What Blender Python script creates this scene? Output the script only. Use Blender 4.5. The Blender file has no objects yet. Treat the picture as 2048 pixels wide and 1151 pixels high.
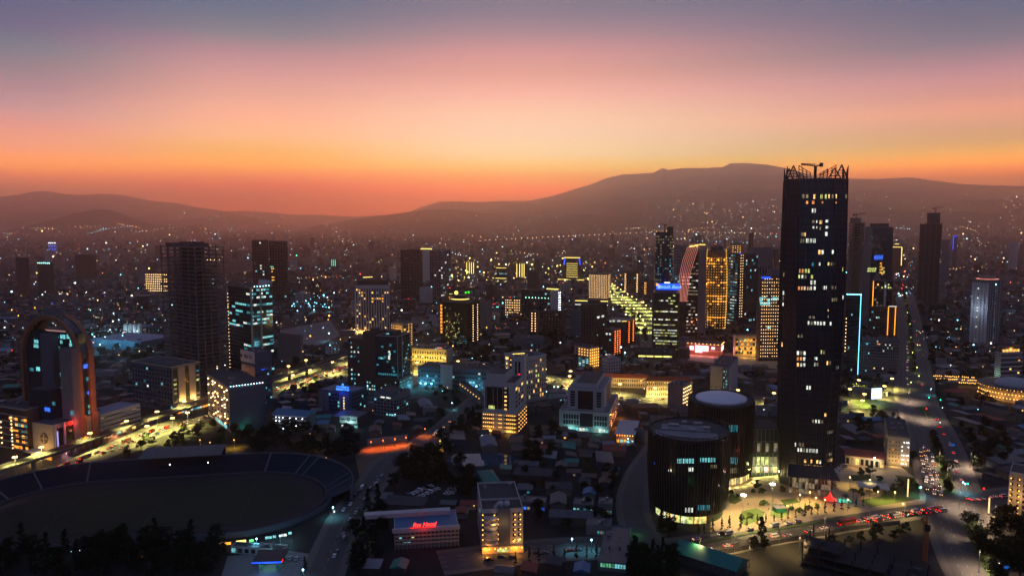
import bpy, math, random
import numpy as np
from mathutils import Vector, Matrix
from mathutils.bvhtree import BVHTree
from mathutils import noise as mnoise
rnd = random.Random(7)
S = bpy.context.scene
COL = S.collection
PI = math.pi
# ------------------------------------------------------------------ camera, sky, exposure
CAM_H = 170.0
F = 1500.0
PITCH = math.atan(135.5 / F)
cam_d = bpy.data.cameras.new('camera')
cam_d.sensor_width = 36.0
cam_d.lens = F / 2048 * 36
cam_d.clip_start = 1.0
cam_d.clip_end = 60000
cam = bpy.data.objects.new('camera', cam_d)
cam.location = (0, 0, CAM_H)
cam.rotation_euler = (PI / 2 - PITCH, 0, 0)
COL.objects.link(cam)
S.camera = cam
S.view_settings.view_transform = 'Standard'
S.view_settings.look = 'None'
S.view_settings.exposure = 0.0
S.view_settings.gamma = 1.0
S.cycles.use_denoising = True
S.cycles.denoiser = 'OPENIMAGEDENOISE'
S.cycles.max_bounces = 6
S.cycles.diffuse_bounces = 2
S.cycles.glossy_bounces = 2
S.cycles.transmission_bounces = 2
S.cycles.volume_bounces = 4
S.cycles.transparent_max_bounces = 4
S.cycles.sample_clamp_indirect = 2.0
S.cycles.sample_clamp_direct = 30.0
S.cycles.use_light_tree = True
S.cycles.caustics_reflective = False
S.cycles.caustics_refractive = False


def lin(c):
    return tuple(((v / 255 + .055) / 1.055) ** 2.4 if v > 10 else v / 255 / 12.92 for v in c)


def rgb(c):
    return lin(c) + (1,)


W = bpy.data.worlds.new('World')
S.world = W
W.use_nodes = True
nt = W.node_tree
nt.nodes.clear()


def nd(t, **k):
    n = nt.nodes.new(t)
    for a, b in k.items():
        setattr(n, a, b)
    return n


def mth(op, a, b=None, c=None):
    n = nd('ShaderNodeMath', operation=op)
    for i, v in enumerate((a, b, c)):
        if v is None:
            continue
        if isinstance(v, (int, float)):
            n.inputs[i].default_value = v
        else:
            nt.links.new(v, n.inputs[i])
    return n.outputs[0]


tc = nd('ShaderNodeTexCoord')
sx = nd('ShaderNodeSeparateXYZ')
nt.links.new(tc.outputs['Generated'], sx.inputs[0])
X, Y, Z = sx.outputs
el = mth('MULTIPLY', mth('ARCSINE', Z), 180 / PI)
elf = mth('DIVIDE', mth('ADD', el, 2.0), 42.0)
az = mth('MULTIPLY', mth('ARCTAN2', X, Y), 180 / PI)          # 0 = straight ahead, + = to the east


def ramp(stops):
    r = nd('ShaderNodeValToRGB')
    r.color_ramp.interpolation = 'LINEAR'
    e = r.color_ramp.elements
    while len(e) > 1:
        e.remove(e[0])
    for i, (d, c) in enumerate(stops):
        p = min(1, max(0, (d + 2) / 42))
        x = e[0] if i == 0 else e.new(p)
        x.position = p
        x.color = rgb(c) if max(c) > 20 else (*c, 1)
    nt.links.new(elf, r.inputs[0])
    return r.outputs[0]


# radiance of the dusk sky by elevation: towards the afterglow, to its two sides, and behind
SKY_HALF = [(-2, (1.32, 0.0289, 0.0115)), (0, (1.58, 0.0368, 0.0142)), (1.19, (1.48, 0.0049, 0.0022)), (1.77, (0.981, 0.0055, 0.0019)), (2.5, (3.25, 0.0072, 0.0013)), (3.18, (4.73, 1.01, 0.0017)), (3.9, (4.29, 1.83, 0.0032)), (4.88, (2.35, 1.52, 0.164)), (5.99, (2.04, 1.26, 0.588)), (7.38, (1.74, 0.893, 0.58)), (8.8, (1.19, 0.638, 0.518)), (10.18, (0.885, 0.466, 0.474)), (11.54, (0.564, 0.336, 0.41)), (12.89, (0.131, 0.252, 0.325)), (14.22, (0.0257, 0.179, 0.298)), (15.54, (0.0177, 0.149, 0.284)), (24, (0.122, 0.15, 0.271)), (40, (0.107, 0.144, 0.296))]
SKY_MID = [(-2, (2.37, 0.187, 0.0073)), (0, (3.13, 0.297, 0.008)), (1.72, (3.86, 0.438, 0.0094)), (2.18, (6.35, 0.531, 0.0011)), (3.05, (4.66, 1.8, 0.0032)), (3.97, (3.05, 2.53, 0.417)), (4.84, (2.21, 2.27, 1.12)), (6.32, (1.73, 1.53, 1.05)), (7.78, (1.57, 1.14, 0.794)), (9.28, (1.41, 0.731, 0.603)), (10.72, (1.03, 0.491, 0.416)), (12.15, (0.833, 0.386, 0.404)), (13.57, (0.402, 0.281, 0.362)), (14.97, (0.179, 0.214, 0.308)), (16.35, (0.131, 0.187, 0.299)), (24, (0.122, 0.15, 0.271)), (40, (0.107, 0.144, 0.296))]
SKY_LEFT = [(-2, (0.306, 0.193, 0.0193)), (0, (0.501, 0.257, 0.0201)), (1.94, (1.61, 0.404, 0.016)), (2.79, (6.84, 1.38, 0.0032)), (3.43, (6.33, 1.94, 0.0046)), (4.66, (2.79, 1.18, 0.593)), (5.89, (1.61, 0.73, 0.613)), (7.11, (0.719, 0.548, 0.626)), (8.33, (0.397, 0.359, 0.476)), (9.54, (0.154, 0.272, 0.37)), (10.74, (0.0086, 0.245, 0.342)), (11.93, (0.0051, 0.136, 0.301)), (13.72, (0.0028, 0.107, 0.277)), (24, (0.122, 0.15, 0.271)), (40, (0.107, 0.144, 0.296))]
SKY_RIGHT = [(-2, (1.71, 0.355, 0.0119)), (0, (2.18, 0.51, 0.0163)), (2.54, (2.75, 0.699, 0.0205)), (3.05, (6.07, 1.17, 0.0026)), (3.68, (6.43, 2.15, 0.0034)), (4.28, (3.16, 1.78, 0.172)), (5.04, (1.28, 1.12, 0.377)), (5.89, (1.16, 0.825, 0.46)), (6.99, (1.54, 0.695, 0.48)), (7.96, (0.997, 0.503, 0.462)), (9.17, (0.719, 0.382, 0.48)), (10.16, (0.366, 0.28, 0.398)), (11.35, (0.06, 0.199, 0.314)), (12.54, (0.0069, 0.152, 0.279)), (13.72, (0.0049, 0.133, 0.268)), (24, (0.122, 0.15, 0.271)), (40, (0.107, 0.144, 0.296))]
SKY_BACK = [(-2, (72, 86, 122)), (0, (78, 92, 128)), (10, (84, 98, 136)), (24, (90, 104, 144)), (40, (92, 106, 148))]


def mr(v, a, b, c=0.0, d=1.0):
    n = nd('ShaderNodeMapRange', interpolation_type='SMOOTHSTEP')
    nt.links.new(v, n.inputs[0])
    for i, q in enumerate((a, b, c, d)):
        n.inputs[i + 1].default_value = q
    return n.outputs[0]


def mix(f, a, b):
    n = nd('ShaderNodeMix', data_type='RGBA')
    nt.links.new(f, n.inputs[0])
    nt.links.new(a, n.inputs[6])
    nt.links.new(b, n.inputs[7])
    return n.outputs[2]


sky = mix(mr(az, -33.8, -18.6), ramp(SKY_LEFT), ramp(SKY_HALF))
sky = mix(mr(az, -18.6, 0), sky, ramp(SKY_MID))
sky = mix(mr(az, 0, 33.8), sky, ramp(SKY_RIGHT))
sky = mix(mr(mth('ABSOLUTE', az), 42, 95), sky, ramp(SKY_BACK))
bg = nd('ShaderNodeBackground')
bg.inputs[1].default_value = 1.0
nt.links.new(sky, bg.inputs[0])
wo = nd('ShaderNodeOutputWorld')
nt.links.new(bg.outputs[0], wo.inputs[0])
W.cycles.sampling_method = 'MANUAL'
W.cycles.sample_map_resolution = 1024

# ------------------------------------------------------------------ helpers
CP, SP = math.cos(PITCH), math.sin(PITCH)


def ray(x, y):
    a, b = (x - 1024) / F, (575.5 - y) / F
    return Vector((a, CP + SP * b, CP * b - SP)).normalized()


def gp(x, y, z=0.0):
    """the point of the level z that shows at photo pixel x, y"""
    d = ray(x, y)
    t = (z - CAM_H) / d.z
    return Vector((d.x * t, d.y * t, z))


def proj(p):
    v = Vector(p) - Vector((0, 0, CAM_H))
    fz = v.y * CP - v.z * SP
    return 1024 + F * v.x / fz, 575.5 - F * (v.y * SP + v.z * CP) / fz


def ht(p, y):
    """height above ground point p that shows at row y"""
    lo, hi = -20.0, 900.0
    for _ in range(40):
        m = (lo + hi) / 2
        if proj((p[0], p[1], m))[1] > y:
            lo = m
        else:
            hi = m
    return lo


class MB:
    """collects boxes, prisms and tubes and links them as one mesh object"""

    def __init__(s):
        s.v, s.f, s.m, s.mats = [], [], [], []
        s.cur = 0

    def mat(s, m):
        if m not in s.mats:
            s.mats.append(m)
        s.cur = s.mats.index(m)
        return s

    def add(s, vs, fs):
        o = len(s.v)
        s.v += [tuple(v) for v in vs]
        for f in fs:
            s.f.append(tuple(i + o for i in f))
            s.m.append(s.cur)
        return s

    def box(s, x0, x1, y0, y1, z0, z1):
        return s.add([(x0, y0, z0), (x1, y0, z0), (x1, y1, z0), (x0, y1, z0), (x0, y0, z1), (x1, y0, z1), (x1, y1, z1), (x0, y1, z1)],
                     [(3, 2, 1, 0), (4, 5, 6, 7), (0, 1, 5, 4), (1, 2, 6, 5), (2, 3, 7, 6), (3, 0, 4, 7)])

    def obox(s, c, ux, hx, hy, z0, z1):
        ux = Vector((ux[0], ux[1])).normalized()
        uy = Vector((-ux.y, ux.x))
        pts = [Vector((c[0], c[1])) + ux * a * hx + uy * b * hy for a, b in ((-1, -1), (1, -1), (1, 1), (-1, 1))]
        return s.prism(pts, z0, z1)

    def prism(s, poly, z0, z1, poly2=None):
        n = len(poly)
        q = poly2 or poly
        vs = [(p[0], p[1], z0) for p in poly] + [(p[0], p[1], z1) for p in q]
        return s.add(vs, [tuple(range(n - 1, -1, -1)), tuple(range(n, 2 * n))] + [(i, (i + 1) % n, n + (i + 1) % n, n + i) for i in range(n)])

    def loft(s, rings, cap=True):
        n = len(rings[0])
        vs = [p for r in rings for p in r]
        fs = []
        for k in range(len(rings) - 1):
            for i in range(n):
                j = (i + 1) % n
                fs.append((k * n + i, k * n + j, (k + 1) * n + j, (k + 1) * n + i))
        if cap:
            fs += [tuple(range(n - 1, -1, -1)), tuple((len(rings) - 1) * n + i for i in range(n))]
        return s.add(vs, fs)

    def bar(s, a, b, r, n=4, r2=None):
        a, b = Vector(a), Vector(b)
        d = (b - a)
        if d.length < 1e-6:
            return s
        d.normalize()
        e = d.orthogonal().normalized()
        if abs(d.z) < .99:
            e = d.cross(Vector((0, 0, 1))).normalized()
        g = d.cross(e)
        r2 = r if r2 is None else r2
        R = []
        for p, q in ((a, r), (b, r2)):
            R.append([p + (e * math.cos(2 * PI * (i + .5) / n) + g * math.sin(2 * PI * (i + .5) / n)) * q for i in range(n)])
        return s.loft(R)

    def disc(s, c, r, z0, z1, n=12, r2=None):
        r2 = r if r2 is None else r2
        return s.prism([(c[0] + r * math.cos(2 * PI * i / n), c[1] + r * math.sin(2 * PI * i / n)) for i in range(n)], z0, z1,
                       [(c[0] + r2 * math.cos(2 * PI * i / n), c[1] + r2 * math.sin(2 * PI * i / n)) for i in range(n)])

    def ball(s, c, r, n=8, k=5, sz=1.0):
        R = []
        for j in range(k + 1):
            t = PI * j / k
            rr = max(r * math.sin(t), r * .02)
            R.append([(c[0] + rr * math.cos(2 * PI * i / n), c[1] + rr * math.sin(2 * PI * i / n), c[2] - r * sz * math.cos(t)) for i in range(n)])
        return s.loft(R)

    def quad(s, a, b, c, d):
        return s.add([a, b, c, d], [(0, 1, 2, 3)])

    def mesh(s, name, m=None):
        me = bpy.data.meshes.new(name)
        me.from_pydata(s.v, [], s.f)
        for q in ([m] if m is not None and not s.mats else s.mats):
            me.materials.append(q)
        if s.mats and len(s.mats) > 1:
            me.polygons.foreach_set('material_index', s.m)
        me.update()
        return me

    def build(s, name, m=None, parent=None, **props):
        if not s.v:
            return None
        return put(name, s.mesh(name, m), parent, **props)


def put(name, me, parent=None, loc=None, rot=None, scale=None, **props):
    o = bpy.data.objects.new(name, me)
    COL.objects.link(o)
    if parent is not None:
        o.parent = parent
    if loc is not None:
        o.location = loc
    if rot is not None:
        o.rotation_euler = rot if not isinstance(rot, (int, float)) else (0, 0, rot)
    if scale is not None:
        o.scale = scale
    for k, v in props.items():
        if v:
            o[k] = v
    return o


def tag(o, label, cat, group=None):
    o['label'] = label
    o['category'] = cat
    if group:
        o['group'] = group
    return o


def thing(name, label, cat, loc=(0, 0, 0), rotz=0.0, group=None):
    return tag(put(name, None, None, loc, rotz), label, cat, group)


MATS = {}


def mat(name, c, rough=.8, metal=0.0, spec=.3, noise=None, bump=None):
    """plain surface; noise = (scale, second colour, amount) mottles it"""
    if name in MATS:
        return MATS[name]
    m = bpy.data.materials.new(name)
    m.use_nodes = True
    t = m.node_tree
    b = t.nodes['Principled BSDF']
    b.inputs['Base Color'].default_value = (*c, 1)
    b.inputs['Roughness'].default_value = rough
    b.inputs['Metallic'].default_value = metal
    b.inputs['Specular IOR Level'].default_value = spec
    if noise:
        g = t.nodes.new('ShaderNodeNewGeometry')
        n = t.nodes.new('ShaderNodeTexNoise')
        n.inputs['Scale'].default_value = noise[0]
        n.inputs['Detail'].default_value = 5
        n.inputs['Roughness'].default_value = .65
        t.links.new(g.outputs['Position'], n.inputs['Vector'])
        r = t.nodes.new('ShaderNodeMapRange')
        r.inputs[1].default_value = .5 - noise[2]
        r.inputs[2].default_value = .5 + noise[2]
        t.links.new(n.outputs[0], r.inputs[0])
        x = t.nodes.new('ShaderNodeMix')
        x.data_type = 'RGBA'
        x.inputs[6].default_value = (*c, 1)
        x.inputs[7].default_value = (*noise[1], 1)
        t.links.new(r.outputs[0], x.inputs[0])
        t.links.new(x.outputs[2], b.inputs['Base Color'])
    MATS[name] = m
    return m


def glow(name, c, st, vary=None, sample=False):
    """a surface that gives off light; vary = noise scale of an uneven lit interior"""
    if name in MATS:
        return MATS[name]
    m = bpy.data.materials.new(name)
    m.use_nodes = True
    t = m.node_tree
    b = t.nodes['Principled BSDF']
    b.inputs['Base Color'].default_value = (.05, .05, .05, 1)
    b.inputs['Emission Color'].default_value = rgb(c)
    b.inputs['Emission Strength'].default_value = st
    if vary:
        g = t.nodes.new('ShaderNodeNewGeometry')
        n = t.nodes.new('ShaderNodeTexNoise')
        n.inputs['Scale'].default_value = vary
        n.inputs['Detail'].default_value = 3
        t.links.new(g.outputs['Position'], n.inputs['Vector'])
        r = t.nodes.new('ShaderNodeMapRange')
        r.inputs[1].default_value = .3
        r.inputs[2].default_value = .7
        r.inputs[3].default_value = st * .25
        r.inputs[4].default_value = st * 1.6
        t.links.new(n.outputs[0], r.inputs[0])
        t.links.new(r.outputs[0], b.inputs['Emission Strength'])
    if not sample:
        m.cycles.emission_sampling = 'NONE'
    MATS[name] = m
    return m


def attr_mat(name, rough=.8, emit=0.0):
    """surface coloured per face from the mesh's own colour attribute"""
    if name in MATS:
        return MATS[name]
    m = bpy.data.materials.new(name)
    m.use_nodes = True
    t = m.node_tree
    b = t.nodes['Principled BSDF']
    b.inputs['Roughness'].default_value = rough
    a = t.nodes.new('ShaderNodeAttribute')
    a.attribute_name = 'tint'
    if emit:
        b.inputs['Base Color'].default_value = (.03, .03, .03, 1)
        t.links.new(a.outputs['Color'], b.inputs['Emission Color'])
        b.inputs['Emission Strength'].default_value = emit
        m.cycles.emission_sampling = 'NONE'
    else:
        t.links.new(a.outputs['Color'], b.inputs['Base Color'])
    MATS[name] = m
    return m


def tint(me, cols):
    """cols: one linear colour per face"""
    a = me.attributes.new('tint', 'FLOAT_COLOR', 'FACE')
    a.data.foreach_set('color', np.array([(*c, 1) for c in cols], dtype=np.float32).ravel())
# ------------------------------------------------------------------ ground, hills, air
M_GROUND = mat('ground_soil', (.026, .025, .024), .95, noise=(.011, (.009, .011, .009), .16))
gb = MB()
R_ = 33000
nx = 2
gb.quad((-R_, -3000, 0), (R_, -3000, 0), (R_, R_, 0), (-R_, R_, 0))
gb.build('ground', M_GROUND, kind='structure')

M_HILL = mat('hill_scrub', (.05, .05, .04), 1.0, spec=0, noise=(.0011, (.022, .028, .018), .16))


def ridge(name, pts, D, wf, wb, base_amp=1.0, seed=0.0, mount=1.0, n=200, k=30):
    """a range of hills whose crest, D metres away, follows the listed photo rows"""
    xs = [p[0] for p in pts]
    ys = [p[1] for p in pts]
    vs, fs = [], []
    rs = [-wf * (1 - j / k) for j in range(k)] + [wb * (j + 1) / 12 for j in range(12)]
    for i in range(n + 1):
        x = xs[0] + (xs[-1] - xs[0]) * i / n
        y = float(np.interp(x, xs, ys))
        a = math.atan2((x - 1024) / F, 1.0)
        d = D * (1 + .05 * mnoise.noise(Vector((x * .004, seed, 0))))
        p = ray(x, y)
        hz = CAM_H + d * p.z / math.hypot(p.x, p.y) + D * .00045 * (mnoise.noise(Vector((x * .21, seed, 4))) + .7 * mnoise.noise(Vector((x * .55, seed, 9))))
        ux, uy = p.x / math.hypot(p.x, p.y), p.y / math.hypot(p.x, p.y)
        for r in rs + [0.0][:0]:
            t = 1 - abs(r) / (wf if r < 0 else wb)
            s = t ** 1.35 if r < 0 else t
            q = Vector((ux * (d + r), uy * (d + r), 0))
            nz = mnoise.fractal(Vector((q.x * .0006, q.y * .0006, seed)), 1.0, 2.0, 6)
            z = hz * s + (nz * 420 * mount * (1 - t) * t * 2.2 if r < 0 else 0)
            e = min(1, min(i, n - i) / 6)
            vs.append((q.x, q.y, max(-5, z * (.15 + .85 * e) - 3)))
    m = len(rs)
    for i in range(n):
        for j in range(m - 1):
            fs.append((i * m + j, (i + 1) * m + j, (i + 1) * m + j + 1, i * m + j + 1))
    b = MB().add(vs, fs)
    o = b.build(name, M_HILL, kind='structure')
    for p in o.data.polygons:
        p.use_smooth = True
    return o


# crest points land on the last j of the front half (r slightly < 0), so the crest reads at the traced rows
RIDGES = [
    ridge('mountain', [(700, 450), (790, 436), (840, 413), (880, 401), (920, 401), (960, 402), (1010, 400), (1060, 398), (1110, 388), (1150, 375), (1185, 365), (1215, 353), (1245, 345), (1280, 343), (1308, 341),
                       (1318, 336), (1327, 332), (1336, 337), (1360, 334), (1390, 333), (1410, 332), (1448, 331), (1458, 324), (1490, 322), (1530, 325), (1570, 332), (1600, 340), (1640, 351), (1700, 353), (1750, 354),
                       (1800, 351), (1830, 351), (1870, 358), (1920, 364), (1960, 366), (2048, 369), (2200, 380), (2360, 400), (2500, 430)], 21500, 11000, 5000, seed=3.1, n=420),
    ridge('mountain', [(-420, 430), (-150, 402), (0, 391), (40, 386), (65, 380), (95, 380), (130, 385), (160, 386), (200, 384), (230, 384), (260, 390), (300, 399), (350, 404), (400, 412), (450, 420), (520, 420),
                       (560, 425), (620, 428), (700, 431), (760, 428), (800, 427), (900, 428), (1000, 432)], 22500, 7000, 5000, seed=9.7, n=300),
    ridge('hill', [(-260, 470), (-60, 462), (0, 463), (50, 452), (100, 438), (150, 423), (190, 416), (215, 416), (240, 424), (280, 440), (310, 448), (360, 452), (440, 454)], 12500, 2600, 1500, seed=5.5, mount=.5, n=140),
    ridge('hill', [(610, 452), (660, 446), (700, 438), (760, 430), (800, 425), (850, 418), (900, 417), (960, 423), (1050, 428), (1130, 433), (1220, 440), (1330, 446)], 15000, 3600, 1500, seed=8.2, mount=.5, n=160),
    ridge('hill', [(1300, 432), (1350, 402), (1400, 372), (1450, 354), (1500, 347), (1560, 346), (1620, 352), (1700, 366), (1800, 392), (1880, 420)], 18500, 6000, 1500, seed=2.2, mount=.6, n=140),
]
RIDGES[1].data.name = 'mountain_range'


def bvh_of(objs):
    vs, fs = [], []
    for o in objs:
        k = len(vs)
        vs += [v.co.copy() for v in o.data.vertices]
        fs += [tuple(i + k for i in p.vertices) for p in o.data.polygons]
    k = len(vs)
    vs += [Vector(c) for c in ((-R_, -100, 0), (R_, -100, 0), (R_, R_, 0), (-R_, R_, 0))]
    fs.append((k, k + 1, k + 2, k + 3))
    return BVHTree.FromPolygons(vs, fs)


LAND = bvh_of(RIDGES)


def land_at(x, y):
    d = ray(x, y)
    h = LAND.ray_cast(Vector((0, 0, CAM_H)), d)
    return h[0]


# air: one closed box round camera, city and hills
hm = bpy.data.materials.new('haze_air')
hm.use_nodes = True
t = hm.node_tree
t.nodes.clear()
pv = t.nodes.new('ShaderNodeVolumePrincipled')
pv.inputs['Color'].default_value = (1.0, .83, .79, 1)
pv.inputs['Density'].default_value = 8.5e-5
pv.inputs['Anisotropy'].default_value = .9
to = t.nodes.new('ShaderNodeOutputMaterial')
t.links.new(pv.outputs[0], to.inputs['Volume'])
hm.cycles.homogeneous_volume = True
hb = MB().box(-R_ - 50, R_ + 50, -3050, R_ + 50, -12, 2000)
hz_o = hb.build('haze', hm, kind='stuff')
# ------------------------------------------------------------------ materials
CONC = mat('concrete_grey', (.18, .18, .19), .9, noise=(.35, (.12, .12, .125), .3))
CONC_D = mat('concrete_raw', (.10, .092, .088), .95, noise=(.5, (.065, .06, .058), .3))
WHITE = mat('white_render', (.48, .47, .46), .8, noise=(.3, (.36, .36, .36), .35))
CREAM = mat('cream_render', (.42, .36, .28), .85, noise=(.3, (.31, .26, .2), .35))
BEIGE = mat('beige_stone', (.5, .38, .26), .8, noise=(.4, (.42, .31, .2), .3))
BROWN = mat('brown_cladding', (.085, .052, .042), .7, noise=(.3, (.06, .037, .03), .3))
BRICKC = mat('terracotta_cladding', (.30, .135, .07), .75, noise=(.4, (.23, .1, .055), .3))
BLUEW = mat('blue_grey_render', (.085, .105, .145), .8, noise=(.3, (.06, .075, .105), .3))
DARK = mat('dark_cladding', (.035, .037, .042), .6)
GLASS = mat('dark_glass', (.012, .016, .02), .12, 0, .6)
GLASSB = mat('blue_glass', (.01, .03, .045), .1, 0, .7)
GLASSG = mat('green_glass', (.012, .03, .022), .12, 0, .6)
METAL = mat('grey_metal', (.25, .26, .28), .45, .6)
ROOF = mat('flat_roof', (.07, .068, .072), .95, noise=(.25, (.04, .04, .043), .3))
ROOF_L = mat('pale_roof', (.22, .22, .24), .9, noise=(.2, (.15, .15, .165), .3))
TIN = mat('tin_roof', (.13, .135, .15), .5, .3, noise=(.6, (.055, .045, .04), .22))
TIN_B = mat('blue_tin', (.05, .14, .26), .5, .2)
TIN_G = mat('green_tin', (.02, .17, .13), .5, .1)
TIN_R = mat('red_tile', (.22, .05, .035), .8, noise=(.4, (.16, .04, .03), .3))
RUST = mat('rust_steel', (.28, .09, .04), .7, .2)
STEEL = mat('dark_steel', (.022, .025, .03), .5, .2)
# lit things
G_WARM = glow('lit_warm', (255, 196, 110), 1.6, .5)
G_GOLD = glow('lit_gold', (255, 160, 50), 1.5, .5)
G_ORANGE = glow('lit_orange', (255, 160, 85), 1.0, .5)
G_WHITE = glow('lit_white', (235, 240, 225), 1.1, .5)
G_DIM = glow('lit_dim', (200, 180, 140), .35, .5)
G_CYAN = glow('lit_cyan', (130, 225, 230), .9, .5)
G_TEAL = glow('lit_teal', (60, 170, 190), .5, .5)
G_LIME = glow('lit_lime', (220, 230, 130), 1.0, .5)
G_BLUE = glow('lit_blue', (50, 110, 255), 1.2, .5)
G_PINK = glow('lit_pink', (255, 150, 160), 1.6, .5)
B_WARM = glow('bulb_warm', (255, 200, 130), 7)
B_GOLD = glow('bulb_gold', (255, 182, 84), 4)
B_ORANGE = glow('bulb_orange', (255, 110, 30), 8)
B_WHITE = glow('bulb_white', (240, 245, 255), 9)
B_CYAN = glow('bulb_cyan', (120, 230, 255), 12)
B_BLUE = glow('bulb_blue', (30, 90, 255), 9)
B_RED = glow('bulb_red', (255, 30, 15), 7)
B_GREEN = glow('bulb_green', (40, 255, 170), 6)
L_YEL = glow('line_yellow', (255, 225, 110), 2.6)
L_ORG = glow('line_orange', (255, 150, 30), 2.4)
L_CYA = glow('line_cyan', (110, 215, 255), 3.2)
L_WHI = glow('line_white', (255, 250, 235), 2.6)
L_PNK = glow('line_pink', (255, 150, 130), .9)
L_RED = glow('line_red', (255, 25, 12), 3.0)
L_BLU = glow('line_blue', (20, 70, 255), 2.4)

_PANE = {}


def pane(m):
    if m.name not in _PANE:
        _PANE[m.name] = MB().box(-.5, .5, -.5, .5, -.5, .5).mesh('pane_' + m.name, m)
    return _PANE[m.name]


_BULB = {}


def bulb_mesh(m):
    if m.name not in _BULB:
        _BULB[m.name] = MB().ball((0, 0, 0), .5, 6, 4).mesh('globe_' + m.name, m)
    return _BULB[m.name]


LAMPS = []


def lamp(parent, loc, col, power, size=.4, name='light', spot=None, rot=None):
    d = bpy.data.lights.new(name, 'SPOT' if spot else 'POINT')
    d.energy = power
    d.color = lin(col)
    d.shadow_soft_size = size
    if spot:
        d.spot_size = spot
        d.spot_blend = .6
    o = bpy.data.objects.new(name, d)
    COL.objects.link(o)
    o.parent = parent
    o.location = loc
    if rot is not None:
        o.rotation_euler = rot
    LAMPS.append(o)
    return o


def lettering(name, body, size, m, parent, loc, rot, extrude=.12, shear=0.0, width=None):
    c = bpy.data.curves.new(name, 'FONT')
    c.body = body
    c.size = size
    c.extrude = extrude
    c.align_x = 'CENTER'
    c.align_y = 'CENTER'
    c.shear = shear
    c.materials.append(m)
    c.resolution_u = 2
    t_ = bpy.data.objects.new('text', c)
    COL.objects.link(t_)
    me = bpy.data.meshes.new_from_object(t_.evaluated_get(bpy.context.evaluated_depsgraph_get()))
    bpy.data.objects.remove(t_)
    bpy.data.curves.remove(c)
    me.name = name
    return put(name, me, parent, loc, rot)


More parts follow.
